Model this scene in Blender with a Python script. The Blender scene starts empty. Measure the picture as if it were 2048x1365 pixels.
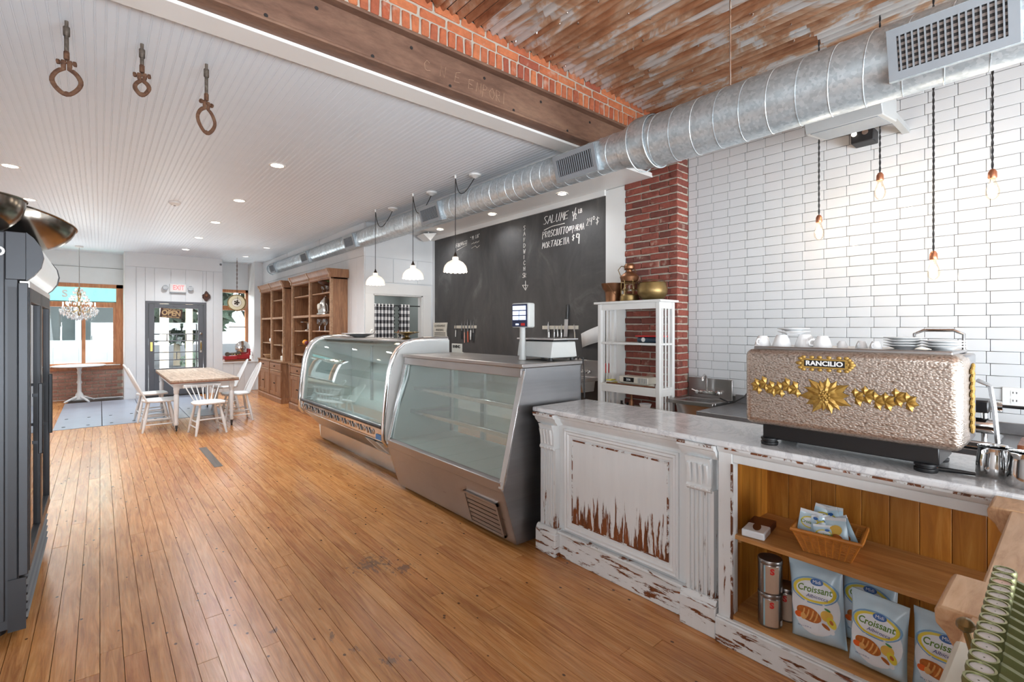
import bpy, bmesh, math, random
from mathutils import Vector, Matrix
random.seed(11)
R = math.radians
PI = math.pi
scene = bpy.context.scene
col = scene.collection

# ------------------------------------------------------------------ camera
CAM = (0.0, 0.0, 1.5)
FPX, YAW, HORIZ = 970.0, 40.35, 657.0
cd = bpy.data.cameras.new('camera')
cam = bpy.data.objects.new('camera', cd)
col.objects.link(cam)
cam.location = CAM
cam.rotation_euler = (R(90), 0, R(-YAW))
cd.sensor_fit = 'HORIZONTAL'
cd.sensor_width = 36.0
cd.lens = FPX / 2048 * 36.0
cd.shift_y = -(682.5 - HORIZ) / 2048
cd.clip_start = 0.05
scene.camera = cam

# ------------------------------------------------------------------ colour management
scene.view_settings.view_transform = 'Standard'
scene.view_settings.look = 'None'
scene.view_settings.exposure = 0.9
scene.view_settings.gamma = 1.0
scene.view_settings.use_curve_mapping = False
scene.cycles.max_bounces = 6
scene.cycles.diffuse_bounces = 3
scene.cycles.glossy_bounces = 3
scene.cycles.transparent_max_bounces = 16
scene.cycles.adaptive_threshold = .07
scene.cycles.adaptive_min_samples = 16
scene.cycles.caustics_reflective = False
scene.cycles.caustics_refractive = False
scene.cycles.sample_clamp_indirect = 6.0

# ------------------------------------------------------------------ world (daylight sky)
w = bpy.data.worlds.new('sky')
scene.world = w
w.use_nodes = True
wn = w.node_tree.nodes
bg = wn['Background']
bg.inputs['Color'].default_value = (0.86, 0.93, 1.0, 1)
bg.inputs['Strength'].default_value = 1.1

# ------------------------------------------------------------------ large lights: daylight and added fill lamps
def area(name, loc, rot, sx, sy, power, color=(1, 1, 1)):
    ld = bpy.data.lights.new(name, 'AREA')
    ld.shape = 'RECTANGLE'; ld.size = sx; ld.size_y = sy
    ld.energy = power; ld.color = color
    o = bpy.data.objects.new(name, ld)
    o.location = loc; o.rotation_euler = rot
    col.objects.link(o)
    return o
# light from behind the camera, widened and tilted up as fill (its glow falls forward along +Y)
area('daylight_back_fill', (1.3, -3.15, 1.45), (R(107), 0, 0), 5.4, 2.3, 430, (.86, .935, 1.0))
# added lamps strengthening the sky light through the street windows and the glazed door (from outside, above the heads of the windows)
area('sky_boost_window', (-.3, 14.75, 2.95), (R(-52), 0, 0), 1.6, .9, 130, (.86, .93, 1.0))
area('sky_boost_door', (1.9, 14.75, 2.95), (R(-52), 0, 0), 2.2, .9, 150, (.86, .93, 1.0))
# added up-lights through the same windows, brightening the ceiling
area('upfill_window', (-.3, 14.9, .12), (R(-125), 0, 0), 1.6, 1.0, 120, (.90, .95, 1.0))
area('upfill_door', (1.8, 14.9, .12), (R(-125), 0, 0), 2.4, 1.0, 130, (.90, .95, 1.0))
# added fill lamp by the left wall, behind the camera
area('side_fill', (-1.62, -.9, 1.6), (R(95), 0, R(-90)), 1.8, 1.5, 30, (.86, .935, 1.0))

# ------------------------------------------------------------------ helpers
def lin(c):
    return tuple(((v / 255.0) / 12.92 if v / 255.0 <= .04045 else ((v / 255.0 + .055) / 1.055) ** 2.4) for v in c[:3])

M = {}
def newmat(name):
    m = bpy.data.materials.new(name); m.use_nodes = True
    nt = m.node_tree; p = nt.nodes['Principled BSDF']
    M[name] = m
    return m, nt, p
def nd(nt, typ, **kw):
    n = nt.nodes.new('ShaderNode' + typ)
    for k, v in kw.items():
        if k in n.inputs.keys(): n.inputs[k].default_value = v
        else: setattr(n, k, v)
    return n
def coords(nt, kind='Object', scale=(1, 1, 1), rand=False, rot=(0, 0, 0)):
    tc = nt.nodes.new('ShaderNodeTexCoord')
    mp = nt.nodes.new('ShaderNodeMapping')
    mp.inputs['Scale'].default_value = scale
    mp.inputs['Rotation'].default_value = rot
    if kind == 'World':
        g = nt.nodes.new('ShaderNodeNewGeometry'); nt.links.new(g.outputs['Position'], mp.inputs['Vector'])
    else:
        nt.links.new(tc.outputs[kind], mp.inputs['Vector'])
    if rand:
        oi = nt.nodes.new('ShaderNodeObjectInfo')
        mul = nd(nt, 'Math', operation='MULTIPLY'); mul.inputs[1].default_value = 37.0
        nt.links.new(oi.outputs['Random'], mul.inputs[0])
        cb = nt.nodes.new('ShaderNodeCombineXYZ')
        for i in range(3): nt.links.new(mul.outputs[0], cb.inputs[i])
        nt.links.new(cb.outputs[0], mp.inputs['Location'])
    return mp.outputs['Vector']
def ramp(nt, fac, stops):
    r = nt.nodes.new('ShaderNodeValToRGB')
    el = r.color_ramp.elements
    while len(el) < len(stops): el.new(0.5)
    for e, (pos, c) in zip(el, stops):
        e.position = pos; e.color = (*c, 1) if len(c) == 3 else c
    nt.links.new(fac, r.inputs['Fac'])
    return r.outputs['Color']
def noise(nt, vec, scale=5, detail=4, rough=.55, dist=0):
    n = nd(nt, 'TexNoise', Scale=scale, Detail=detail, Roughness=rough, Distortion=dist)
    nt.links.new(vec, n.inputs['Vector'])
    return n.outputs['Fac']
def mixc(nt, fac, a, b, blend='MIX'):
    n = nt.nodes.new('ShaderNodeMix'); n.data_type = 'RGBA'; n.blend_type = blend
    def s(i, v):
        if hasattr(v, 'links') or hasattr(v, 'is_linked'): nt.links.new(v, n.inputs[i])
        elif isinstance(v, (int, float)): n.inputs[i].default_value = v
        else: n.inputs[i].default_value = (*v, 1) if len(v) == 3 else v
    s(0, fac); s(6, a); s(7, b)
    return n.outputs[2]
def bump(nt, p, h, strength=.3, dist=.01):
    b = nd(nt, 'Bump', Strength=strength, Distance=dist)
    nt.links.new(h, b.inputs['Height']); nt.links.new(b.outputs['Normal'], p.inputs['Normal'])
def vary(nt, base, fac, amt):
    """multiply base by 1-amt..1+amt by a 0..1 factor"""
    return mixc(nt, 1.0, base, ramp(nt, fac, [(.25, (1 - amt,) * 3), (.75, (1 + amt * .4,) * 3)]), 'MULTIPLY')
def mat(name, rgb, rough=.5, metal=0, var=.06, scale=6, bmp=0, bscale=60, coat=0, emit=0, emit_rgb=None, stretch=(1, 1, 1), randv=0, alpha=1, spec=None):
    m, nt, p = newmat(name)
    v = coords(nt, 'Object', stretch)
    f = noise(nt, v, scale, 4)
    c = vary(nt, lin(rgb), f, var)
    if randv:
        oi = nt.nodes.new('ShaderNodeObjectInfo')
        c = mixc(nt, 1.0, c, ramp(nt, oi.outputs['Random'], [(0, (1 - randv,) * 3), (1, (1 + randv * .3,) * 3)]), 'MULTIPLY')
    nt.links.new(c, p.inputs['Base Color'])
    p.inputs['Roughness'].default_value = rough
    p.inputs['Metallic'].default_value = metal
    if spec is not None: p.inputs['Specular IOR Level'].default_value = spec
    if coat: p.inputs['Coat Weight'].default_value = coat; p.inputs['Coat Roughness'].default_value = .1
    if emit:
        p.inputs['Emission Color'].default_value = (*lin(emit_rgb or rgb), 1)
        p.inputs['Emission Strength'].default_value = emit
    if bmp: bump(nt, p, noise(nt, v, bscale, 3), bmp, .004)
    return m
def wood(name, dark, mid, light, grain=(1, 14, 14), scale=3.0, rough=.45, rand=True, randv=.22, coat=0, kind='Object', bmp=.15, knots=0, spec=None):
    m, nt, p = newmat(name)
    v = coords(nt, kind, grain, rand)
    f = noise(nt, v, scale, 6, .62, 1.2)
    c = ramp(nt, f, [(.25, lin(dark)), (.5, lin(mid)), (.75, lin(light))])
    v2 = coords(nt, kind, tuple(g * .35 for g in grain), rand)
    c = vary(nt, c, noise(nt, v2, scale * 1.2, 3), .22)
    if knots:
        vo = nd(nt, 'TexVoronoi', Scale=knots); nt.links.new(coords(nt, kind, (1, 1, .5), rand), vo.inputs['Vector'])
        k = ramp(nt, vo.outputs['Distance'], [(.03, (1, 1, 1)), (.10, (0, 0, 0))])
        c = mixc(nt, k, c, lin(tuple(x * .45 for x in dark)))
    if randv:
        oi = nt.nodes.new('ShaderNodeObjectInfo')
        c = mixc(nt, 1.0, c, ramp(nt, oi.outputs['Random'], [(0, (1 - randv,) * 3), (1, (1 + randv * .35,) * 3)]), 'MULTIPLY')
    nt.links.new(c, p.inputs['Base Color'])
    p.inputs['Roughness'].default_value = rough
    if spec is not None: p.inputs['Specular IOR Level'].default_value = spec
    if coat: p.inputs['Coat Weight'].default_value = coat; p.inputs['Coat Roughness'].default_value = .2
    if bmp: bump(nt, p, f, bmp, .004)
    return m
def glass(name, tint=(1, 1, 1), refl=.5, base=.03, rough=0.0):
    m = bpy.data.materials.new(name); m.use_nodes = True; M[name] = m
    nt = m.node_tree; nt.nodes.clear()
    out = nt.nodes.new('ShaderNodeOutputMaterial')
    tr = nd(nt, 'BsdfTransparent', Color=(*tint, 1))
    gl = nd(nt, 'BsdfGlossy', Roughness=rough)
    lw = nd(nt, 'LayerWeight', Blend=.35)
    mr = nd(nt, 'MapRange'); mr.inputs[3].default_value = base; mr.inputs[4].default_value = refl
    nt.links.new(lw.outputs['Fresnel'], mr.inputs[0])
    mx = nt.nodes.new('ShaderNodeMixShader')
    nt.links.new(mr.outputs[0], mx.inputs[0]); nt.links.new(tr.outputs[0], mx.inputs[1]); nt.links.new(gl.outputs[0], mx.inputs[2])
    nt.links.new(mx.outputs[0], out.inputs[0])
    return m

class MB:
    """collects simple shapes; build() links them as one mesh object"""
    def __init__(s): s.v = []; s.f = []
    def add(s, vs, fs):
        b = len(s.v); s.v += [tuple(x) for x in vs]; s.f += [tuple(i + b for i in f) for f in fs]; return s
    def box(s, x0, y0, z0, x1, y1, z1):
        x0, x1 = min(x0, x1), max(x0, x1); y0, y1 = min(y0, y1), max(y0, y1); z0, z1 = min(z0, z1), max(z0, z1)
        return s.add([(x0, y0, z0), (x1, y0, z0), (x1, y1, z0), (x0, y1, z0), (x0, y0, z1), (x1, y0, z1), (x1, y1, z1), (x0, y1, z1)],
                     [(0, 3, 2, 1), (4, 5, 6, 7), (0, 1, 5, 4), (1, 2, 6, 5), (2, 3, 7, 6), (3, 0, 4, 7)])
    def cbox(s, c, d):
        return s.box(c[0] - d[0] / 2, c[1] - d[1] / 2, c[2] - d[2] / 2, c[0] + d[0] / 2, c[1] + d[1] / 2, c[2] + d[2] / 2)
    def prism(s, pts, plane, a, b):
        """2-D outline extruded: plane 'xz' along y, 'yz' along x, 'xy' along z"""
        n = len(pts)
        ar = sum(pts[i][0] * pts[(i + 1) % n][1] - pts[(i + 1) % n][0] * pts[i][1] for i in range(n))
        if ar < 0: pts = pts[::-1]
        def mk(p, t):
            return {'xz': (p[0], t, p[1]), 'yz': (t, p[0], p[1]), 'xy': (p[0], p[1], t)}[plane]
        vs = [mk(p, a) for p in pts] + [mk(p, b) for p in pts]
        fl = (plane == 'xz') == (b > a)
        fs = [tuple(range(n))[::1 if fl else -1], tuple(range(n, 2 * n))[::-1 if fl else 1]]
        for i in range(n):
            j = (i + 1) % n
            q = (i, j, n + j, n + i)
            fs.append(q[::-1] if fl else q)
        return s.add(vs, fs)
    def ring(s, pts, r, n=8, closed=False, flat=1.0, caps=True):
        """tube along a path; r is a number or a list"""
        P = [Vector(p) for p in pts]; m = len(P)
        rr = r if isinstance(r, (list, tuple)) else [r] * m
        T = []
        for i in range(m):
            a = P[(i - 1) % m] if (closed or i > 0) else P[i]
            b = P[(i + 1) % m] if (closed or i < m - 1) else P[i]
            d = b - a
            T.append(d.normalized() if d.length > 1e-9 else Vector((0, 0, 1)))
        up = Vector((0, 0, 1)) if abs(T[0].z) < .9 else Vector((1, 0, 0))
        nv = T[0].cross(up).normalized()
        vs = []
        for i in range(m):
            nv = (nv - T[i] * nv.dot(T[i]))
            nv = nv.normalized() if nv.length > 1e-6 else T[i].orthogonal().normalized()
            bv = T[i].cross(nv)
            for k in range(n):
                a = 2 * PI * k / n
                vs.append(P[i] + nv * math.cos(a) * rr[i] + bv * math.sin(a) * rr[i] * flat)
        fs = []
        for i in range(m if closed else m - 1):
            j = (i + 1) % m
            for k in range(n):
                l = (k + 1) % n
                fs.append((i * n + k, i * n + l, j * n + l, j * n + k))
        if not closed and caps:
            fs.append(tuple(range(n))[::-1]); fs.append(tuple(range((m - 1) * n, m * n)))
        return s.add(vs, fs)
    def cyl(s, p0, p1, r, r1=None, n=14):
        return s.ring([p0, p1], [r, r if r1 is None else r1], n)
    def lathe(s, prof, c=(0, 0, 0), n=24, axis='z', a0=0, a1=2 * PI, wob=None):
        full = abs(a1 - a0 - 2 * PI) < 1e-6
        m = n if full else n + 1
        vs = []
        for (r, h) in prof:
            for k in range(m):
                a = a0 + (a1 - a0) * k / n
                rk = r * (wob(a) if wob else 1)
                x, y = rk * math.cos(a), rk * math.sin(a)
                p = {'z': (x, y, h), 'x': (h, x, y), 'y': (y, h, x)}[axis]
                vs.append((p[0] + c[0], p[1] + c[1], p[2] + c[2]))
        fs = []
        for i in range(len(prof) - 1):
            for k in range(n):
                l = (k + 1) % m
                fs.append((i * m + k, i * m + l, (i + 1) * m + l, (i + 1) * m + k))
        return s.add(vs, fs)
    def sph(s, c, r, n=12, sc=(1, 1, 1)):
        h = max(4, n // 2); prof = []
        b = len(s.v)
        for i in range(h + 1):
            t = PI * i / h - PI / 2
            prof.append((max(1e-5, math.cos(t) * r), math.sin(t) * r))
        s.lathe(prof, (0, 0, 0), n)
        for i in range(b, len(s.v)):
            v = s.v[i]; s.v[i] = (v[0] * sc[0] + c[0], v[1] * sc[1] + c[1], v[2] * sc[2] + c[2])
        return s
    def tri(s, vs, fs): return s.add(vs, fs)
    def xf(s, mtx, start=0):
        for i in range(start, len(s.v)): s.v[i] = tuple(mtx @ Vector(s.v[i]))
        return s
    def mesh(s, name, off=(0, 0, 0), ang=38):
        me = bpy.data.meshes.new(name)
        me.from_pydata([(v[0] - off[0], v[1] - off[1], v[2] - off[2]) for v in s.v], [], s.f)
        bmm = bmesh.new(); bmm.from_mesh(me)
        bmesh.ops.recalc_face_normals(bmm, faces=bmm.faces); bmm.to_mesh(me); bmm.free()
        me.update()
        me.polygons.foreach_set('use_smooth', [True] * len(me.polygons))
        me.set_sharp_from_angle(angle=R(ang))
        return me
    def build(s, name, m, parent=None, bevel=0, local=False, seg=2, ang=38, solid=0):
        """vertices are in world coordinates unless local (then in the parent's frame)"""
        off = (0, 0, 0)
        if parent is not None and not local:
            off = tuple(parent.location)
            if parent.parent: off = tuple(Vector(off) + parent.parent.location)
        me = s.mesh(name, off, ang)
        o = bpy.data.objects.new(name, me)
        col.objects.link(o)
        if isinstance(m, str): m = M[m]
        if m: me.materials.append(m)
        if parent is not None: o.parent = parent
        if solid:
            md = o.modifiers.new('solid', 'SOLIDIFY'); md.thickness = solid; md.offset = 0
        if bevel:
            md = o.modifiers.new('bevel', 'BEVEL'); md.width = bevel; md.segments = seg; md.limit_method = 'ANGLE'; md.angle_limit = R(40)
        return o

def thing(name, label, cat, loc=(0, 0, 0), rz=0, group=None):
    o = bpy.data.objects.new(name, None); col.objects.link(o)
    o.empty_display_size = .1
    o.location = loc; o.rotation_euler = (0, 0, rz)
    return tag(o, label, cat, group)
def tag(o, label, cat, group=None):
    o['label'] = label; o['category'] = cat
    if group: o['group'] = group
    return o
def struct(o, label=None):
    o['kind'] = 'structure'
    if label: o['label'] = label
    return o
def sroot(name, loc=(0, 0, 0), label=None):
    o = bpy.data.objects.new(name, None); col.objects.link(o); o.location = loc
    return struct(o, label)
def copy_tree(o, parent=None):
    c = o.copy(); col.objects.link(c); c.parent = parent
    for ch in list(o.children): copy_tree(ch, c)
    return c
def place(me, name, m, parent, loc, rot=(0, 0, 0), scale=(1, 1, 1)):
    """an object sharing mesh data"""
    o = bpy.data.objects.new(name, me); col.objects.link(o)
    if m is not None and not me.materials: me.materials.append(M[m] if isinstance(m, str) else m)
    o.location = loc; o.rotation_euler = rot; o.scale = scale
    if parent is not None:
        o.parent = parent
    return o
def frame(o, xd, yd):
    x = Vector(xd).normalized(); y = Vector(yd).normalized(); z = x.cross(y)
    m = Matrix.Identity(4)
    for i in range(3): m[i][0] = x[i]; m[i][1] = y[i]; m[i][2] = z[i]; m[i][3] = o[i]
    return m
def textmb(s, size, mtx=None, extrude=.001, shear=0, bold=0, spacing=1.0, align='CENTER', warp=None, sx=1.0):
    """lettering as an MB (verts through mtx, or through warp(x, y, z))"""
    cu = bpy.data.curves.new('t', 'FONT'); cu.body = s; cu.size = size; cu.extrude = extrude; cu.shear = shear
    cu.offset = bold; cu.space_character = spacing; cu.align_x = align; cu.align_y = 'CENTER'; cu.resolution_u = 3
    ob = bpy.data.objects.new('t', cu); col.objects.link(ob)
    me = bpy.data.meshes.new_from_object(ob)
    mb = MB()
    for v in me.vertices:
        p = Vector((v.co.x * sx, v.co.y, v.co.z))
        mb.v.append(tuple(mtx @ p) if mtx else tuple(warp(*p)))
    mb.f = [tuple(p.vertices) for p in me.polygons]
    bpy.data.objects.remove(ob); bpy.data.curves.remove(cu); bpy.data.meshes.remove(me)
    return mb
# a little single-stroke hand for chalk and scratches
GL = {'A': ['0,0 3,10 6,0', '1,4 5,4'], 'B': ['0,0 0,10 4,9 4,6 0,5', '0,5 5,4 5,1 0,0'], 'C': ['6,8 3,10 0,6 1,1 4,0 6,2'],
      'D': ['0,0 0,10 4,9 6,5 4,1 0,0'], 'E': ['5,10 0,9 0,0 5,1', '0,5 4,5'], 'F': ['5,10 0,10 0,0', '0,5 4,5'],
      'G': ['6,8 3,10 0,6 1,1 4,0 6,3 4,4'], 'H': ['0,0 0,10', '5,0 5,10', '0,5 5,5'], 'I': ['1,0 1,10'],
      'L': ['0,10 0,0 5,1'], 'M': ['0,0 1,10 3,3 5,10 6,0'], 'N': ['0,0 0,10 5,0 5,10'], 'O': ['3,10 0,6 1,1 4,0 6,5 3,10'],
      'P': ['0,-2 0,10 4,9 4,6 0,5'], 'R': ['0,0 0,10 4,9 4,6 0,5 5,0'], 'S': ['6,9 3,10 0,8 3,5 5,3 3,0 0,1'],
      'T': ['-1,10 6,10', '3,10 2,0'], 'U': ['0,10 0,2 2,0 4,1 5,10'], 'W': ['0,10 1,0 3,7 4,0 6,10'],
      'l': ['1,0 1,11'], '1': ['0,7 2,10 2,0'], '2': ['0,8 2,10 4,8 0,0 5,0'], '4': ['0,10 0,5 5,5', '4,10 4,-1'],
      '9': ['4,9 1,10 0,6 3,5 5,9 4,-2'], '/': ['0,-1 5,11'], '$': ['5,8 2,9 0,7 4,4 2,1 0,2', '2,11 2,-1'],
      '~': ['0,3 2,6 4,4 6,8'], 'v': ['0,10 3,0 6,10'], '|': ['2,0 2,10'], '"': ['0,10 0,8', '2,10 2,8'], 'o': ['2,6 0,3 2,0 4,3 2,6'],
      'i': ['1,0 1,6'], 'd': ['4,10 4,0 1,0 0,3 4,5'], ' ': []}
def strokes(mb, s, mtx, size, w, slant=0.0, rise=0.0, jit=.03, gap=.22, width=None):
    """single-stroke lettering; width stretches the line to a length"""
    adv = [(.25 if ch in 'Iil1|' else .6) + gap for ch in s]
    k = (width / (sum(adv) - gap)) if width else size
    x = 0.0
    for ch, ad in zip(s, adv):
        for st in GL.get(ch, []):
            pts = []
            for c in st.split():
                a, b = (float(q) / 10 for q in c.split(','))
                a += random.uniform(-jit, jit); b += random.uniform(-jit, jit)
                px = (x + a) * k + b * slant * size
                pts.append(mtx @ Vector((px, b * size + px * rise, 0)))
            mb.ring(pts, w, 5)
        x += ad

# points of the place from the photograph's pixels, at a known plane of the room
_c, _s = math.cos(R(YAW)), math.sin(R(YAW))
def ray(u, v):
    a = (u - 1024) / FPX
    return (_s + a * _c, _c - a * _s, (HORIZ - v) / FPX)
def onx(u, v, X):
    d = ray(u, v); t = X / d[0]; return Vector((X, d[1] * t, CAM[2] + d[2] * t))
def ony(u, v, Y):
    d = ray(u, v); t = Y / d[1]; return Vector((d[0] * t, Y, CAM[2] + d[2] * t))
def onz(u, v, Z):
    d = ray(u, v); t = (Z - CAM[2]) / d[2]; return Vector((d[0] * t, d[1] * t, Z))
# ================================================================== materials
mat('wall_white', (226, 229, 231), .55, var=.03)
mat('trim_white', (232, 232, 230), .4, var=.02)
mat('ceiling_white', (224, 232, 240), .48, var=.02)
mat('shade_gap', (120, 118, 114), .8)
mat('grout', (128, 128, 126), .9)
mat('tile', (214, 216, 218), .12, var=.02, scale=2, randv=.03, bmp=.05, bscale=6)
mat('mortar', (184, 174, 160), .95, var=.2, scale=20, bmp=.5, bscale=60)
def brickmat(name, a, b, c):
    m, nt, p = newmat(name)
    oi = nt.nodes.new('ShaderNodeObjectInfo')
    v = coords(nt, 'Object', (1, 1, 1), True)
    base = ramp(nt, oi.outputs['Random'], [(0, lin(a)), (.5, lin(b)), (1, lin(c))])
    f = noise(nt, v, 26, 6, .7)
    cc = vary(nt, base, f, .35)
    sp = ramp(nt, noise(nt, v, 9, 4), [(.60, (0, 0, 0)), (.72, (.55, .55, .55))])
    cc = mixc(nt, sp, cc, lin((196, 178, 160)))
    nt.links.new(cc, p.inputs['Base Color']); p.inputs['Roughness'].default_value = .85
    bump(nt, p, f, .6, .006)
brickmat('brick_pillar', (128, 68, 58), (150, 80, 66), (112, 64, 56))
brickmat('brick_beam', (176, 92, 62), (202, 120, 78), (156, 80, 60))
brickmat('brick_front', (196, 146, 130), (206, 162, 146), (186, 140, 128))
# floor boards
def floormat():
    m, nt, p = newmat('floor_board')
    v = coords(nt, 'World', (26, 1.7, 1), True)
    f = noise(nt, v, 1.0, 4, .66, 1.8)
    c = ramp(nt, f, [(.25, lin((160, 100, 52))), (.5, lin((204, 142, 84))), (.75, lin((226, 172, 114)))])
    oi = nt.nodes.new('ShaderNodeObjectInfo')
    tint = ramp(nt, oi.outputs['Random'], [(0, (.86, .74, .68)), (.3, (.96, .92, .88)), (.7, (1.0, .98, .95)), (1, (1.06, 1.02, .92))])
    c = mixc(nt, 1.0, c, tint, 'MULTIPLY')
    vw = coords(nt, 'World', (2.2, 1.1, 1))
    c = vary(nt, c, noise(nt, vw, 1.1, 3, .6), .22)
    c = vary(nt, c, noise(nt, coords(nt, 'World', (110, 4, 1), True), 1.0, 2, .7), .2)
    # nail holes
    vo = nd(nt, 'TexVoronoi', Scale=1.0); nt.links.new(coords(nt, 'World', (12.1, 8.5, 1)), vo.inputs['Vector'])
    k = ramp(nt, vo.outputs['Distance'], [(.065, (.9,) * 3), (.095, (0, 0, 0))])
    c = mixc(nt, k, c, lin((62, 40, 26)))
    # worn dark stains of their own shape
    geo = nt.nodes.new('ShaderNodeNewGeometry')
    nz = noise(nt, coords(nt, 'World', (14, 6, 1)), 3.0, 4, .75)
    for (sx, sy, r) in ((1.32, 2.93, .24), (1.45, 2.75, .15), (.86, 2.36, .07), (.9, 2.2, .05), (1.0, 2.02, .09), (.66, 2.6, .05)):
        ds = nd(nt, 'VectorMath', operation='DISTANCE'); ds.inputs[1].default_value = (sx, sy, 0)
        nt.links.new(geo.outputs['Position'], ds.inputs[0])
        ml = nd(nt, 'Math', operation='MULTIPLY'); nt.links.new(nz, ml.inputs[0]); ml.inputs[1].default_value = r * 3.2
        ad = nd(nt, 'Math', operation='ADD'); nt.links.new(ds.outputs['Value'], ad.inputs[0]); nt.links.new(ml.outputs[0], ad.inputs[1])
        kk = ramp(nt, ad.outputs[0], [(r * 1.75, (.7,) * 3), (r * 2.0, (0, 0, 0))])
        c = mixc(nt, kk, c, lin((92, 74, 62)))
    nt.links.new(c, p.inputs['Base Color'])
    p.inputs['Roughness'].default_value = .27
    p.inputs['Specular IOR Level'].default_value = .6
    bump(nt, p, f, .12, .004)
floormat()
mat('floor_gap', (52, 34, 22), .9)
wood('dark_patch', (70, 62, 56), (98, 88, 80), (120, 110, 100), (16, 1.3, 1), 1.0, .4, kind='World')
mat('hatch_paint', (150, 156, 170), .3, var=.14, scale=4)
mat('iron', (60, 58, 56), .5, .6)
# rusty steel beam
def rustmat(name, c1, c2, c3, rough=.7, metal=.0, sc=6, stretch=(1, 1, 1)):
    m, nt, p = newmat(name)
    v = coords(nt, 'Object', stretch)
    f = noise(nt, v, sc, 8, .65, .6)
    c = ramp(nt, f, [(.3, lin(c1)), (.5, lin(c2)), (.7, lin(c3))])
    c = vary(nt, c, noise(nt, v, sc * 7, 5, .7), .3)
    nt.links.new(c, p.inputs['Base Color']); p.inputs['Roughness'].default_value = rough; p.inputs['Metallic'].default_value = metal
    bump(nt, p, f, .3, .004)
rustmat('beam_steel', (98, 70, 56), (126, 94, 77), (142, 110, 90), .6, .1, 3, (.5, 2, 2))
rustmat('rusty_iron', (70, 44, 32), (108, 74, 54), (126, 96, 74), .7, .3, 30)
rustmat('old_pipe', (74, 66, 58), (104, 92, 82), (128, 118, 106), .6, .5, 30)
def tinmat():
    m, nt, p = newmat('tin_rust')
    v = coords(nt, 'Object', (3.0, 1.2, 1), True)
    f = noise(nt, v, 1.3, 5, .66, .8)
    c = ramp(nt, f, [(.30, lin((138, 90, 64))), (.44, lin((180, 132, 100))), (.52, lin((198, 166, 140))), (.57, lin((212, 210, 208))), (.8, lin((224, 224, 224)))])
    c = vary(nt, c, noise(nt, coords(nt, 'Object', (40, 2.0, 1), True), 1.0, 3, .6), .25)
    nt.links.new(c, p.inputs['Base Color']); p.inputs['Roughness'].default_value = .38; p.inputs['Metallic'].default_value = .5
tinmat()
def galvmat():
    m, nt, p = newmat('galvanised')
    v = coords(nt, 'Object', (1, 1, 1))
    vo = nd(nt, 'TexVoronoi', Scale=60.0); nt.links.new(v, vo.inputs['Vector'])
    sep = nt.nodes.new('ShaderNodeSeparateColor'); nt.links.new(vo.outputs['Color'], sep.inputs[0])
    c = ramp(nt, sep.outputs[0], [(0, lin((184, 196, 202))), (1, lin((212, 221, 226)))])
    c = vary(nt, c, noise(nt, v, 5, 4), .14)
    nt.links.new(c, p.inputs['Base Color']); p.inputs['Metallic'].default_value = .62
    r = ramp(nt, noise(nt, v, 7, 4), [(.3, (.30,) * 3), (.7, (.44,) * 3)])
    nt.links.new(r, p.inputs['Roughness'])
galvmat()
mat('grille_grey', (150, 156, 162), .45, .3)
mat('grille_dark', (62, 66, 72), .5, .4)
mat('duct_inside', (46, 44, 44), .8)
def chalkmat():
    m, nt, p = newmat('chalkboard')
    v = coords(nt, 'Object', (1, 1.6, .8))
    f = noise(nt, v, 1.3, 7, .68, 1.0)
    c = ramp(nt, f, [(.35, lin((66, 65, 66))), (.6, lin((82, 81, 81))), (.78, lin((118, 117, 116)))])
    c = vary(nt, c, noise(nt, coords(nt, 'Object', (1, 5, .8)), 2.2, 5), .15)
    nt.links.new(c, p.inputs['Base Color']); p.inputs['Roughness'].default_value = .6
chalkmat()
mat('chalk', (236, 232, 226), .9, var=.2, scale=60)
wood('window_pine', (156, 92, 54), (188, 122, 78), (206, 146, 100), (10, 10, 1.2), 2.5, .4)
mat('door_grey', (92, 94, 99), .4, var=.06)
glass('window_glass', (.97, .99, .98), .35, .02)
mat('brass', (214, 176, 96), .25, .9)
mat('chrome', (214, 214, 214), .1, 1.0, var=.03)
mat('room_grey', (142, 148, 144), .7)
mat('light_disc', (255, 246, 232), .5, emit=12, emit_rgb=(255, 240, 220))
mat('light_faint', (236, 234, 230), .5, emit=1.2)  # faint glow put into the material, unlit downlights included
mat('black_matte', (28, 28, 30), .5, var=.05)

ZC, ZT = 3.12, 3.61            # white ceiling, tin ceiling
XT, XB, XC = 4.42, 4.22, 4.24  # tile wall, brick pillar face, chalkboard wall
YJ, XF = 7.05, 3.06            # cross wall with the curtained opening, long wall of the front room
YD, YW = 13.05, 13.72          # entrance wall, window wall
XL, YB = -1.7, -3.25
YBM0, YBM1 = 2.75, 3.03        # beam
XS = 3.26                      # face of the soffit over the chalkboard
rnd = random.random

# ================================================================== floor
fl = sroot('floor', (0, 0, 0), 'worn orange pine floor boards')
MB().box(XL - .3, YB - .3, -.12, XT + .4, YW + .3, -.02).build('subfloor', 'floor_gap', fl)
bw = .0825
n_b = 0
x = -1.32
ci = 0
while x < 2.52:
    y = -.6 - rnd() * 2.4
    while y < YW - .1:
        L = random.choice((1.8, 2.4, 3.0, 3.6, 4.2)) if y < 8 else 6.5
        y1 = min(y + L, YW - .02)
        if y1 > .2 and not (x > -.55 and x + bw < 1.72 and y > 9.72):
            if y < 9.72 < y1 and x > -.55 and x + bw < 1.72: y1 = 9.72
            MB().box(x + .0012, y + .001, -.02, x + bw - .0012, y1 - .001, rnd() * .0012).build('floor_board', 'floor_board', fl)
        y = y1
        if y1 == 9.72: break
    x += bw; ci += 1
MB().box(2.53, YB, -.02, XT, YD, -.001).build('floor_board_rear', 'floor_board', fl)
MB().box(XL, YB, -.02, -1.325, YW, -.001).build('floor_board_side', 'floor_board', fl)
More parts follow.
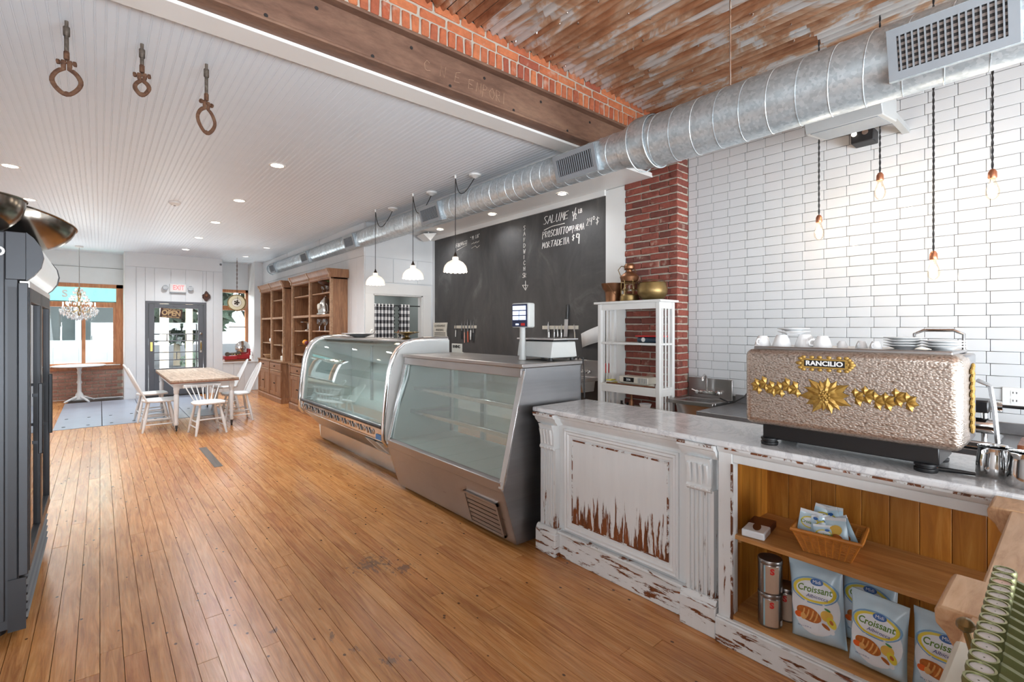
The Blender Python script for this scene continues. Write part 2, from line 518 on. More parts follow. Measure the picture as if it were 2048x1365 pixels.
MB().box(.94, 6.05, .001, 1.02, 7.15, .0035).build('floor_patch', 'dark_patch', fl)
# painted cellar hatch in front of the entrance
ht = thing('floor_hatch', 'pale blue-grey painted floor hatch in front of the grey entrance door', 'hatch', (.58, 11.3, 0))
for i, (a, b) in enumerate(((-.53, .02), (.03, .56), (.57, 1.14), (1.15, 1.70))):
    MB().box(a, 9.74, -.015, b, YD - .02, .004).build('hatch_panel', 'hatch_paint', ht, bevel=.002)
for i in range(16):
    MB().cyl((-.42 + (i % 8) * .28, 9.95 + (i // 8) * .85, .003), (-.42 + (i % 8) * .28, 9.95 + (i // 8) * .85, .008), .022, n=8).build('bolt', 'iron', ht)

# ================================================================== ceilings
cw = sroot('ceiling', (0, 0, ZC), 'white beadboard ceiling')
MB().box(XL - .1, YBM1 - .03, ZC + .012, XC + .1, YW + .3, ZC + .1).build('ceiling_backing', 'ceiling_white', cw)
pw = .0455
prof = [(0, .012), (0, .0018), (.0015, 0), (.0345, 0), (.036, .0018), (.037, .0018), (.0385, .0002), (.041, -.0004), (.0435, .0006), (.0448, .0018), (.0455, .0018), (.0455, .012)]
pm = MB().prism([(a, b) for a, b in prof], 'xz', 0, YW - YBM1 + .1).mesh('ceiling_plank')
k = 0
x = XL
while x < XS - .01:
    place(pm, 'ceiling_plank', 'ceiling_white', cw, (x, YBM1 - .05, -.004))
    x += pw
# tin ceiling of the near room: corrugated sheets
ct = sroot('ceiling_tin', (0, 0, ZT), 'rusty corrugated tin ceiling')
MB().box(XL - .1, YB, ZT + .03, XT + .1, YBM0 + .3, ZT + .1).build('ceiling_deck', 'floor_gap', ct)
def tin(width, length):
    mb = MB(); n = int(width / .064) * 6
    vs = []; fs = []
    for i in range(n + 1):
        xx = width * i / n
        zz = .019 * math.cos(2 * PI * i / 6)
        vs += [(xx, 0, zz), (xx, length, zz)]
    for i in range(n): fs.append((2 * i, 2 * i + 2, 2 * i + 3, 2 * i + 1))
    return mb.add(vs, fs).mesh('tin_sheet', ang=80)
tm = tin(.70, 1.55)
tn = tin(.70, 1.55)
for i in range(9):
    for j in range(4):
        xx = XL + i * .68; yy = YBM0 - 1.55 - j * 1.5 + (i % 2) * .0 + (-.4 if i % 2 else 0)
        place(tm, 'tin_sheet', 'tin_rust', ct, (xx, yy, .012 - .003 * (j % 2) - .002 * (i % 2)), (0, 0, 0))
for i in range(0, 9, 2): pass
for i in range(9):
    if i % 2: place(tin(.70, .5), 'tin_sheet', 'tin_rust', ct, (XL + i * .68, YBM0 - .5, .014))
nm = MB().cyl((0, 0, 0), (0, 0, -.012), .008, .005, n=6).mesh('nail')
for i in range(70):
    place(nm, 'nail', 'chrome', ct, (1.2 + rnd() * 2.9, 1.0 + rnd() * 1.7, .004))

# ================================================================== steel beam with brick on top
tr = sroot('trim_1', (1.3, YBM0, 3.1), 'rusty steel beam with scratched lettering')
bx0, bx1 = XL, XB + .05
MB().box(bx0, YBM0, 3.105, bx1, YBM0 + .13, 3.122).build('lower_flange', 'beam_steel', tr, bevel=.004)
MB().box(bx0, YBM0 + .055, 3.12, bx1, YBM0 + .075, 3.365).build('web', 'beam_steel', tr)
MB().box(bx0, YBM0 - .005, 3.365, bx1, YBM0 + .13, 3.385).build('upper_flange', 'beam_steel', tr, bevel=.004)
mb = MB()
for i in range(14):
    xx = .35 + i * .29 + rnd() * .05; zz = 3.16 if i % 2 else 3.31
    mb.cyl((xx, YBM0 + .0545, zz), (xx, YBM0 + .052, zz), .011, n=8)
mb.build('bolt_hole', 'black_matte', tr)
mb = MB()
strokes(mb, 'C N E', frame((1.62, YBM0 + .054, 3.20), (1, 0, 0), (0, 0, 1)), .075, .0012, .1, 0, .06)
strokes(mb, 'EMPORI', frame((1.98, YBM0 + .054, 3.19), (1, 0, 0), (0, 0, 1)), .075, .0013, .1, -.03, .06)
mat('scratch', (186, 152, 126), .6)
mb.build('scratched_lettering', 'scratch', tr)
t2 = sroot('trim_2', (1.3, 2.95, 3.1), 'white board edging the beadboard ceiling at the beam')
MB().box(bx0, YBM0 + .115, 3.085, XS + .6, YBM1 + .012, 3.105).build('edge_board', 'trim_white', t2, bevel=.002)
wl = sroot('wall_lintel', (1.3, 2.9, 3.4), 'orange brick courses above the steel beam')
MB().box(bx0, YBM0 + .012, 3.385, bx1, YBM1 + .2, ZT + .03).build('mortar_bed', 'mortar', wl)
MB().box(bx0, YBM0 + .14, 3.12, bx1, YBM1 + .2, 3.385).build('lintel_fill', 'mortar', wl)
def brickmesh(l, h, d, seed, j=.004):
    rr = random.Random(seed)
    mb = MB().box(0, 0, 0, l, d, h)
    mb.v = [(v[0] + rr.uniform(-j, j), v[1] + rr.uniform(-j, j) * .6, v[2] + rr.uniform(-j, j) * .8) for v in mb.v]
    bm = bmesh.new(); me = mb.mesh('brick'); bm.from_mesh(me)
    bmesh.ops.bevel(bm, geom=bm.edges[:], offset=.006, segments=1, affect='EDGES'); bm.to_mesh(me); bm.free()
    return me
rw = [brickmesh(.053, .103, .06, i) for i in range(6)]
st = [brickmesh(.196, .055, .06, 10 + i) for i in range(6)]
x = .55
while x < 4.16:
    place(random.choice(rw), 'brick', 'brick_beam', wl, (x - 1.3, YBM0 - 2.9 + rnd() * .008 - .004, 3.392 - 3.4), (0, rnd() * .04 - .02, 0))
    x += .0685
for row in range(2):
    x = .5 - row * .1
    while x < 4.15:
        place(random.choice(st), 'brick', 'brick_beam', wl, (x - 1.3, YBM0 - 2.9 + rnd() * .008 - .002, 3.508 + row * .07 - 3.4), (0, rnd() * .01 - .005, 0))
        x += .213

# ================================================================== right wall: tiles, brick pillar, chalkboard wall
wt = sroot('wall_right', (XT, 0, 0), 'white subway tile wall')
MB().box(XT + .004, YB, 0, XT + .15, 2.72, ZT + .05).build('tile_backing', 'grout', wt)
th, tw2 = .0785, .1555
tilem = MB().box(0, 0, 0, .008, tw2 - .003, th - .003).mesh('tile')
bm = bmesh.new(); bm.from_mesh(tilem); bmesh.ops.bevel(bm, geom=bm.edges[:], offset=.0016, segments=1, affect='EDGES'); bm.to_mesh(tilem); bm.free()
tl = []
for r in range(int((ZT - .9) / th)):
    z = .88 + r * th
    y = 2.51 - (tw2 * .5 if r % 2 else tw2 * .62)
    if True:
        # cut piece beside the pillar
        tl.append((2.51 - (2.51 - y - .003), z, 2.51 - y))
    while y > -1.5:
        y -= tw2
        tl.append((y, z, tw2))
def inview(y, z):
    d = (XT, y, z - 1.5); D = XT * _s + y * _c
    u = 1024 + FPX * (XT * _c - y * _s) / D; v = HORIZ - FPX * (z - 1.5) / D
    top = 325 - .272 * (u - 1330)
    bot = 800 if u < 1490 else 720 if u < 1930 else 870
    return u < 2075 and top - 12 < v < bot + 15
vis = [t for t in tl if inview(t[0] + .07, t[1] + .04)]
rest = [t for t in tl if not inview(t[0] + .07, t[1] + .04)]
vis.sort(key=lambda t: t[0])
def tileobj(t):
    if abs(t[2] - tw2) < 1e-6:
        place(tilem, 'tile', 'tile', wt, (-.008, t[0], t[1]))
    else:
        MB().box(XT - .008, t[0], t[1], XT, t[0] + t[2] - .004, t[1] + th - .003).build('tile', 'tile', wt)
for t in vis[:300]: tileobj(t)
mb = MB()
for t in vis[300:] + rest: mb.box(XT - .008, t[0], t[1], XT, t[0] + t[2] - .003, t[1] + th - .003)
o = mb.build('tile_field', 'tile', wt); o['kind'] = 'stuff'

wp = sroot('wall_pillar', (XB, 2.82, 0), 'red brick pillar between the tiles and the chalkboard')
MB().box(XB + .012, 2.522, 0, XT + .1, 3.118, ZT).build('mortar_core', 'mortar', wp)
bl = [brickmesh(.198, .057, .08, 30 + i, .005) for i in range(6)]     # laid along y after a turn
bh = [brickmesh(.095, .057, .08, 50 + i, .005) for i in range(6)]
row = 0; z = .35
while z < 3.2:
    off = 0 if row % 2 else .1
    y = 2.515
    if off:
        place(random.choice(bh), 'brick', 'brick_pillar', wp, (rnd() * .006 - .002, y + .1 - 2.82, z), (0, 0, R(-90))); y += .106
    while y < 3.0:
        if y + .198 > 3.14:
            break
        place(random.choice(bl), 'brick', 'brick_pillar', wp, (rnd() * .008 - .004, y + .2 - 2.82, z), (0, 0, R(-90)))
        # object turned -90 deg: local x runs along -y
        y += .209
    if y < 3.05:
        place(random.choice(bh), 'brick', 'brick_pillar', wp, (rnd() * .006, min(y + .1, 3.12) - 2.82, z), (0, 0, R(-90)))
    # return face towards the tiles
    place(random.choice(bh if row % 2 else bl), 'brick', 'brick_pillar', wp, (.09 if row % 2 else .02, 2.513 - 2.82 + rnd() * .005, z))
    if row % 2: place(random.choice(bh), 'brick', 'brick_pillar', wp, (-.008, 2.513 - 2.82, z))
    z += .0705; row += 1

wc = sroot('wall_chalkboard_side', (XC, 5.1, 0), 'white wall carrying the chalkboard')
MB().box(XC, 3.13, 0, XC + .15, YJ + .1, ZC + .1).build('wall_panel', 'wall_white', wc)
MB().box(XC - .012, 3.13, 0, XC, 3.39, 3.01).build('corner_board', 'trim_white', wc, bevel=.003)
cb = thing('chalkboard', 'large black chalkboard with handwritten deli prices on the white wall', 'chalkboard', (XC, 5.17, .9))
cy0, cy1 = 3.392, 6.96
MB().box(XC - .008, cy0, .6, XC - .0005, cy1, 2.955).build('board', 'chalkboard', cb)
def chalkline(words):
    mb = MB()
    for (s, u, v, u2, v2, X, size, w, slant) in words:
        p = onx(u, v, X); q = onx(u2, v2, X)
        strokes(mb, s, frame(p, (0, -1, 0), (0, 0, 1)), size, w, slant, (q.z - p.z) / max(.01, p.y - q.y), .035, .12, p.y - q.y)
    return mb
XK = XC - .011
mb = chalkline([('SALUME', 1087, 450, 1136, 438, XK, .098, .0036, .2), ('1', 1145, 433, 1147, 433, XK, .06, .0036, -.1), ('/', 1146, 440, 1151, 438, XK, .12, .0036, .1), ('2', 1150, 438, 1154, 436, XK, .06, .0036, 0), ('LB', 1157, 427, 1164, 425, XK, .05, .0038, .1)])
mb.ring([onx(1088, 461, XK), onx(1104, 453, XK), onx(1129, 447, XK)], .0045, 5)
mb.build('chalk_heading', 'chalk', cb)
mb = chalkline([('PROSCIUTTO', 1085, 477, 1136, 466, XK, .08, .0032, .12), ('DI', 1138, 462, 1143, 460, XK, .05, .0036, .1), ('PARMA', 1145, 464, 1168, 459, XK, .075, .0032, .1), ('24', 1173, 452, 1184, 449, XK, .08, .0034, .1), ('O', 1186, 440, 1190, 439, XK, .04, .0036, 0), ('$', 1192, 449, 1199, 448, XK, .08, .0034, .1)])
mb.build('chalk_line', 'chalk', cb)
mb = chalkline([('MORTADEllA', 1084, 498, 1138, 487, XK, .075, .0034, .1), ('$', 1144, 482, 1150, 480, XK, .065, .0042, .1), ('9', 1153, 485, 1160, 484, XK, .1, .0065, .0)])
mb.build('chalk_line', 'chalk', cb)
mb = MB()
for i, ch in enumerate('SANDWICH'):
    strokes(mb, ch, frame(onx(1047, 461 + i * 11.6, XK), (0, -1, 0), (0, 0, 1)), .056, .0036, .05, 0, .04)
strokes(mb, 'SR', frame(onx(1045, 556, XK), (0, -1, 0), (0, 0, 1)), .06, .0036, .1, 0, .04, .0)
mb.ring([onx(1051, 562, XK), onx(1051, 580, XK)], .0045, 5)
mb.ring([onx(1045, 571, XK), onx(1051, 581, XK), onx(1056, 571, XK), onx(1045, 571, XK)], .0045, 5)
mb.build('chalk_column', 'chalk', cb)
mb = chalkline([('FORMAGGI', 912, 496, 934, 488, XK, .058, .003, .1), ('"14 LB"', 941, 481, 960, 474, XK, .05, .0026, .05), ('~~~', 943, 491, 958, 487, XK, .05, .0025, 0)])
mb.ring([onx(914, 501, XK), onx(934, 490, XK)], .0035, 5)
mb.ring([onx(943, 497, XK), onx(951, 492, XK), onx(954, 496, XK), onx(959, 491, XK)], .003, 5)
mb.build('chalk_note', 'chalk', cb)

# soffit over the chalkboard
sf = sroot('ceiling_soffit', (3.8, 5.0, 3.0), 'white lowered soffit over the chalkboard')
MB().box(XS, 2.80, 3.015, XC, YJ, 3.06).build('soffit_board', 'trim_white', sf)
MB().box(XS, 3.05, 3.06, XS + .03, YJ, ZC + .05).build('soffit_face', 'trim_white', sf)
for i in range(2):
    MB().box(XS - .02 - i * .02, 3.05, 3.085 + i * .015, XS - i * .02, YD, 3.105 + i * .015).build('crown', 'trim_white', sf)
MB().box(XC - .03, 3.39, 2.955, XC, YJ, 3.015).build('soffit_batten', 'trim_white', sf)

# ================================================================== cross wall with curtained opening, long wall of the front room
wx = sroot('wall_cross', (3.65, YJ, 0), 'white planked wall with a curtained opening')
ox0, ox1, oz = 3.19, 4.05, 2.03
MB().box(XF, YJ, 0, ox0, YJ + .1, ZC + .02).build('wall_panel', 'wall_white', wx)
MB().box(ox1, YJ, 0, XC + .1, YJ + .1, ZC + .02).build('wall_panel', 'wall_white', wx)
MB().box(ox0, YJ, oz, ox1, YJ + .1, ZC + .02).build('wall_panel', 'wall_white', wx)
for (a, b, c, d) in ((XF, 2.6, XC, 3.1), (XF, 2.22, 3.52, 2.592), (3.526, 2.22, 3.95, 2.592), (3.956, 2.22, XC, 2.592)):
    MB().box(a + .003, YJ - .012, b, c - .003, YJ, d).build('plank', 'wall_white', wx, bevel=.002)
dr = sroot('door_2', (3.6, YJ, 0), 'white casing of the curtained opening')
for (a, b, c, d) in ((ox0 - .13, 0, ox0, oz), (ox1, 0, ox1 + .15, oz), (ox0 - .13, oz, ox1 + .15, oz + .17)):
    MB().box(a, YJ - .025, b, c, YJ - .0125, d).build('casing', 'trim_white', dr, bevel=.003)
for (a, c) in ((ox0, ox0 + .02), (ox1 - .02, ox1)):
    MB().box(a, YJ - .01, 0, c, YJ + .11, oz).build('jamb', 'trim_white', dr)
MB().box(ox0, YJ - .01, oz - .02, ox1, YJ + .11, oz).build('jamb', 'trim_white', dr)
rr_ = sroot('wall_back_room', (3.7, 8.2, 0), 'grey wall of the room behind the curtain')
MB().box(XF + .1, 8.6, 0, XC + .3, 8.7, ZC).build('wall_panel', 'room_grey', rr_)
MB().box(XC + .2, YJ + .1, 0, XC + .3, 8.6, ZC).build('wall_panel', 'room_grey', rr_)
MB().box(XF + .05, YJ + .1, 2.7, XC + .3, 8.7, 2.8).build('wall_panel', 'room_grey', rr_)
wf = sroot('wall_front_room', (XF, 10, 0), 'white planked long wall behind the bookcases')
MB().box(XF, YJ + .1, 0, XF + .1, YW + .2, ZC + .02).build('wall_panel', 'wall_white', wf)
y = YJ
while y < YD:
    wd = .24 + rnd() * .05
    MB().box(XF - .012, y + .002, 0, XF, min(y + wd, YD) - .002, 2.60).build('plank', 'wall_white', wf, bevel=.002)
    y += wd
for (a, b) in ((YJ, 9.2), (9.2, YD)):
    MB().box(XF - .012, a + .003, 2.606, XF, b - .003, 3.1).build('plank', 'wall_white', wf, bevel=.002)

# ================================================================== entrance wall
we = sroot('wall_front', (1.3, YD, 0), 'white planked entrance wall')
dx0, dx1, dz = .745, 1.86, 2.09
bx0e, bx1e = .40, 2.19
MB().box(bx0e, YD + .012, 0, dx0, YD + .12, ZC).build('wall_panel', 'wall_white', we)
MB().box(dx1, YD + .012, 0, bx1e, YD + .12, ZC).build('wall_panel', 'wall_white', we)
MB().box(dx0, YD + .012, dz, dx1, YD + .12, ZC).build('wall_panel', 'wall_white', we)
for (a, b, c, d) in ((bx0e, 0, .585, 2.81), (.59, 0, dx0 - .006, 2.81), (dx0 - .002, dz, .90, 2.81), (.905, dz, 1.19, 2.81), (1.196, dz, 1.46, 2.81), (1.466, dz, dx1 - .07, 2.81), (dx1 - .065, dz, dx1 + .002, 2.81), (dx1 + .006, 0, 2.0, 2.81), (2.005, 0, bx1e, 2.81), (bx0e, 2.816, bx1e, ZC)):
    MB().box(a + .002, YD, b, c - .002, YD + .012, d).build('plank', 'wall_white', we, bevel=.002)
MB().box(bx0e - .012, YD - .002, 0, bx0e, YW, ZC).build('return_panel', 'trim_white', we)
MB().box(bx1e, YD + .12, .72, bx1e + .012, YW, ZC).build('return_panel', 'trim_white', we)
MB().box(bx0e, YD + .12, 2.3, bx1e, YW, ZC).build('return_panel', 'trim_white', we)
# knee wall and sill under the window by the bookcases
MB().box(bx1e, YD + .012, 0, XF, YW + .1, .68).build('wall_panel', 'wall_white', we)
for a in (bx1e, 2.42, 2.65, 2.88):
    MB().box(a + .002, YD, 0, min(a + .23, XF) - .002, YD + .012, .68).build('plank', 'wall_white', we, bevel=.002)
MB().box(bx1e, YD - .03, .68, XF - .02, YW, .705).build('window_sill', 'trim_white', we, bevel=.004)
MB().box(2.872, YD, .705, XF, YW + .1, ZC).build('wall_panel', 'wall_white', we)
MB().box(bx1e, YW - .02, 2.46, 2.86, YW + .1, ZC).build('wall_panel', 'wall_white', we)
MB().box(2.86, YD, .705, 2.872, YW - .02, ZC).build('return_panel', 'trim_white', we)
# brick wall and window on the fridge side
wb = sroot('wall_window', (-.2, YW, 0), 'pale brick knee wall under the big window')
MB().box(XL, YW + .012, 0, bx0e, YW + .2, .66).build('mortar_core', 'mortar', wb)
row = 0; z = .012
b5 = [brickmesh(.2, .058, .05, 70 + i) for i in range(5)]
while z < .62:
    x = bx0e - .21 - (0.1 if row % 2 else 0)
    while x > -.95:
        place(random.choice(b5), 'brick', 'brick_front', wb, (x + .2, .0 + rnd() * .006, z)); x -= .212
    z += .0715; row += 1
MB().box(XL, YW - .02, 2.44, bx0e, YW + .2, ZC).build('wall_panel', 'wall_white', wb)
MB().box(XL, YW - .03, 2.8, bx0e, YW - .02, 2.806).build('seam_batten', 'shade_gap', wb)
MB().box(XL, YW, .66, -1.0, YW + .2, 2.44).build('wall_panel', 'wall_white', wb)
w1 = sroot('window_1', (-.3, YW, .66), 'orange pine framed shop window with transom')
fx0, fx1 = -.92, .40
for nm_, b in (('sill_board', (fx0, .62, fx1, .70)), ('stile', (.27, .70, fx1, 2.45)), ('stile', (fx0, .70, -.83, 2.45)), ('head_rail', (fx0, 2.37, fx1, 2.45)), ('transom_rail', (-.83, 1.95, .27, 2.06)), ('mullion', (-.295, .76, -.235, 1.95)), ('lower_rail', (-.83, .70, .27, .76)), ('sash_stile', (.22, .76, .27, 1.95))):
    MB().box(b[0], YW - (.05 if 'sill' in nm_ else .03), b[1], b[2], YW + .06, b[3]).build(nm_, 'window_pine', w1, bevel=.004)
MB().box(fx0, YW - .12, .70, fx1 - .06, YW - .03, .715).build('sill_cap', 'trim_white', w1, bevel=.003)
for (a, b, c, d) in ((-.83, .76, -.295, 1.95), (-.235, .76, .22, 1.95)):
    MB().box(a, YW + .015, b, c, YW + .02, d).build('pane', 'window_glass', w1)
glass('teal_glass', (.62, .86, .84), .3, .03)
MB().box(-.83, YW + .015, 2.06, .27, YW + .02, 2.37).build('transom_pane', 'teal_glass', w1)
textmb('S', .2, frame((-.56, YW + .01, 2.22), (1, 0, 0), (0, 0, 1)), .002, bold=.004).build('window_lettering', 'trim_white', w1)
w2 = sroot('window_2', (2.5, YW, .7), 'pine framed window above the wide white sill')
for nm_, b in (('stile', (2.80, .70, 2.86, 2.46)), ('stile', (bx1e, .70, bx1e + .06, 2.46)), ('head_rail', (bx1e, 2.39, 2.86, 2.46)), ('transom_rail', (bx1e + .06, 1.95, 2.80, 2.06)), ('lower_rail', (bx1e + .06, .70, 2.80, .76))):
    MB().box(b[0], YW - .03, b[1], b[2], YW + .06, b[3]).build(nm_, 'window_pine', w2, bevel=.004)
MB().box(bx1e + .06, YW + .015, .76, 2.8, YW + .02, 1.95).build('pane', 'window_glass', w2)
MB().box(bx1e + .06, YW + .015, 2.06, 2.8, YW + .02, 2.39).build('transom_pane', 'window_glass', w2)
# entrance door
d1 = sroot('door_1', (1.3, YD, 0), 'dark grey half-glazed entrance door')
def dbox(nm_, x0, z0, x1, z1, y0=.0, y1=.045, m='door_grey', bev=.003):
    return MB().box(x0, YD + y0, z0, x1, YD + y1, z1).build(nm_, m, d1, bevel=bev)
dbox('frame_stile', dx0, 0, dx0 + .05, dz, -.015, .06); dbox('frame_stile', dx1 - .05, 0, dx1, dz, -.015, .06); dbox('frame_head', dx0, dz - .05, dx1, dz, -.016, .06)
ix0, ix1 = dx0 + .055, dx1 - .055
dbox('stile', ix0, .02, ix0 + .10, dz - .055); dbox('stile', ix1 - .10, .02, ix1, dz - .055)
dbox('top_rail', ix0 + .1, dz - .15, ix1 - .1, dz - .055); dbox('bottom_rail', ix0 + .1, .02, ix1 - .1, .62)
gx0, gx1 = ix0 + .1, ix1 - .1
MB().box(gx0, YD + .02, .62, gx1, YD + .024, dz - .15).build('pane', 'window_glass', d1)
for z in (1.37, 1.22, .97, .80): dbox('glazing_bar', gx0, z - .01, gx1, z + .01, .004, .03)
for xx in (.28, .5, .72): dbox('glazing_bar', gx0 + (gx1 - gx0) * xx - .009, 1.22, gx0 + (gx1 - gx0) * xx + .009, 1.37, .006, .028)
dbox('glazing_bar', gx0 + (gx1 - gx0) * .5 - .009, .80, gx0 + (gx1 - gx0) * .5 + .009, .97, .006, .028)
dbox('glazing_bar', gx1 - .04, .62, gx1 - .02, 1.6, .006, .028)
dbox('push_plate', ix0 + .03, 1.0, ix0 + .07, 1.2, -.004, 0, 'brass'); dbox('lock_plate', ix1 - .07, .95, ix1 - .025, 1.22, -.006, 0, 'chrome')
MB().lathe([(.001, -.05), (.025, -.045), (.03, -.03), (.018, -.015), (.018, 0)], (ix1 - .05, YD, 1.38), 14, 'y').build('knob', 'chrome', d1)
MB().ring([(ix1 - .047, YD - .005, 1.0), (ix1 - .047, YD - .05, 1.04), (ix1 - .047, YD - .05, 1.14), (ix1 - .047, YD - .005, 1.18)], .009, 8).build('handle', 'brass', d1)
dbox('threshold', dx0, 0, dx1, .03, -.05, .1, 'iron')

# ================================================================== unseen sides of the room that hold its light
ws = sroot('wall_left', (XL, 5, 0))
MB().box(XL - .1, YB, 0, XL, YW + .2, ZT + .05).build('wall_panel', 'wall_white', ws)
wk = sroot('wall_back', (1, YB, 0))
MB().box(XL - .1, YB - .1, 0, XT + .1, YB, ZT + .05).build('wall_panel', 'wall_white', wk)

w3 = sroot('back_fill_frame', (1.3, YB, .3), 'added frame around the fill lamp behind the camera')  # unseen frame added around the back fill lamp, wall stays solid
for (a, b, c, d) in ((-1.45, .25, 4.05, .33), (-1.45, 2.58, 4.05, 2.66), (-1.45, .33, -1.37, 2.58), (3.97, .33, 4.05, 2.58)):
    MB().box(a, YB, b, c, YB + .06, d).build('frame_bar', 'window_pine', w3, bevel=.004)
w4 = sroot('side_fill_frame', (XL, -.9, .8), 'added frame around the side fill lamp')  # unseen frame added around the side fill lamp, wall stays solid
for (a, b, c, d) in ((-1.85, .78, .05, .84), (-1.85, 2.36, .05, 2.42), (-1.85, .84, -1.79, 2.36), (-.01, .84, .05, 2.36)):
    MB().box(XL, a, b, XL + .05, c, d).build('frame_bar', 'window_pine', w4, bevel=.004)

# ================================================================== outdoors
mat('pavement', (128, 124, 118), .9, var=.1, scale=3)
mat('asphalt', (130, 130, 132), .9, var=.1)
mat('porch_paint', (222, 226, 226), .5)
mat('post_tan', (214, 196, 170), .6)
mat('foliage', (116, 134, 116), .8, var=.5, scale=12)
mat('far_dark', (96, 106, 106), .6, var=.3, scale=2)
struct(MB().box(-14, YW + .2, -.2, 16, 18.5, -.1).build('pavement', 'pavement'))
struct(MB().box(-30, 18.5, -.3, 30, 60, -.18).build('road', 'asphalt'))
pf = thing('storefront', 'white panelled shop front seen across the pavement through the big window', 'building', (-.9, 19, -.15))
MB().box(-4.4, 19, -.15, .55, 19.2, 1.15).build('wall', 'porch_paint', pf)
MB().box(-4.4, 19, 2.3, .55, 19.2, 3.4).build('wall', 'porch_paint', pf)
for a in (-4.4, -2.2, -.55, .42): MB().box(a, 18.98, 1.15, a + .13, 19.2, 2.3).build('pillar', 'porch_paint', pf)
MB().box(-4.3, 19.12, 1.15, .45, 19.14, 2.3).build('window_pane', 'far_dark', pf)
for a in (-2.0, -1.02, -.38):
    wd = .9 if a < -1.5 else .55
    MB().box(a, 18.97, .25, a + wd, 19.0, .95).build('raised_panel', 'porch_paint', pf, bevel=.02)
for (a, yy, hh, rr2, mm, lb) in ((1.25, 15.2, 3.2, .09, 'post_tan', 'tan porch post seen through the left part of the door glass'), (1.83, 15.6, 3.2, .075, 'post_tan', 'slim pale porch post behind the OPEN sign on the door')):
    p_ = thing('porch_post', lb, 'post', (a, yy, -.1))
    MB().box(a - rr2, yy - rr2, -.1, a + rr2, yy + rr2, hh).build('shaft', mm, p_, bevel=.01)
    MB().box(a - rr2 * 1.3, yy - rr2 * 1.3, -.1, a + rr2 * 1.3, yy + rr2 * 1.3, .1).build('base', mm, p_, bevel=.01)
def bush(name, label, cat, c, r, n, sz, seed, group=None):
    rr = random.Random(seed)
    t = thing(name, label, cat, (c[0], c[1], -.15), 0, group)
    mb = MB()
    for i in range(n):
        d = Vector((rr.gauss(0, 1), rr.gauss(0, 1), rr.gauss(0, 1))).normalized() * (rr.random() ** .4)
        p = Vector(c) + Vector((d.x * r[0], d.y * r[1], d.z * r[2]))
        a = Vector((rr.uniform(-1, 1), rr.uniform(-1, 1), rr.uniform(-1, 1))).normalized() * sz
        b = a.orthogonal().normalized() * sz * .6
        mb.add([p - a, p + b, p + a, p - b], [(0, 1, 2, 3)])
    mb.build('foliage', 'foliage', t)
    MB().cyl((c[0], c[1], -.15), (c[0], c[1], c[2]), .14, .06, n=8).build('trunk', 'post_tan', t)
bush('tree', 'grey-green tree across the road behind the door glass', 'tree', (2.6, 26, 3.0), (2.3, 1.6, 2.2), 1000, .42, 1, 'trees across the road')
bush('tree', 'grey-green tree across the road behind the hanging scale', 'tree', (7.4, 28, 3.2), (1.9, 1.4, 2.4), 1000, .42, 2, 'trees across the road')
for k, (bx_, by_, lb) in enumerate(((-7.5, 31, 'tree far across the road at the left of the big window'), (-3.6, 37, 'tree far across the road behind the white shop front'), (.6, 34, 'tree far across the road behind the door post'), (10.2, 33, 'tree far across the road at the right of the scale window'))):
    bush('tree', lb, 'tree', (bx_, by_, 3.4), (2.2, 1.2, 3.0), 500, .42, 20 + k, 'trees across the road')
bush('shrub', 'low flowering shrub on the pavement seen through the door', 'shrub', (2.35, 17.2, .5), (.6, .4, .35), 300, .08, 3)
# ================================================================== near right: counter, cases, machine
def peelmat(name, paint=(226, 228, 228), under=(140, 78, 40), base=.62, grad=.9, z0=.05, stretch=(30, 30, 4), horiz=False):
    m, nt, p = newmat(name)
    v = coords(nt, 'Object', (6, 6, 34) if horiz else stretch, False)
    f = noise(nt, v, 1.0, 6, .68, .3)
    tc = nt.nodes.new('ShaderNodeTexCoord'); sp = nt.nodes.new('ShaderNodeSeparateXYZ'); nt.links.new(tc.outputs['Object'], sp.inputs[0])
    mr = nd(nt, 'MapRange'); nt.links.new(sp.outputs['Z'], mr.inputs[0])
    mr.inputs[1].default_value = z0; mr.inputs[2].default_value = z0 + .35; mr.inputs[3].default_value = grad * .2; mr.inputs[4].default_value = 0
    ad = nd(nt, 'Math', operation='ADD'); nt.links.new(f, ad.inputs[0]); nt.links.new(mr.outputs[0], ad.inputs[1])
    k = ramp(nt, ad.outputs[0], [(base, (0, 0, 0)), (base + .015, (1, 1, 1))])
    edge = ramp(nt, ad.outputs[0], [(base - .03, (0, 0, 0)), (base, (.5,) * 3), (base + .01, (0, 0, 0))])
    wv = noise(nt, coords(nt, 'Object', (40, 40, 5)), 1.0, 5)
    uc = ramp(nt, wv, [(.3, lin(tuple(x * .6 for x in under))), (.7, lin(under))])
    pc = vary(nt, lin(paint), noise(nt, coords(nt, 'Object', (20, 20, 3)), 1.0, 4), .05)
    c = mixc(nt, k, pc, uc)
    c = mixc(nt, edge, c, lin((150, 140, 130)))
    nt.links.new(c, p.inputs['Base Color']); p.inputs['Roughness'].default_value = .5
    inv = nd(nt, 'Math', operation='SUBTRACT'); inv.inputs[0].default_value = 1
    nt.links.new(k, inv.inputs[1]); bump(nt, p, inv.outputs[0], .5, .003)
peelmat('peel', base=.66, grad=.8)
peelmat('peel_panel', base=.70, grad=1.6, z0=.20, stretch=(34, 34, 3.4))
peelmat('peel_base', base=.615, grad=.3, horiz=True)
peelmat('peel_clean', base=.76, grad=.5)
mat('old_varnish', (140, 78, 40), .5, var=.3, scale=20)
peelmat('peel_edge', base=.50, grad=.6, stretch=(16, 16, 12))
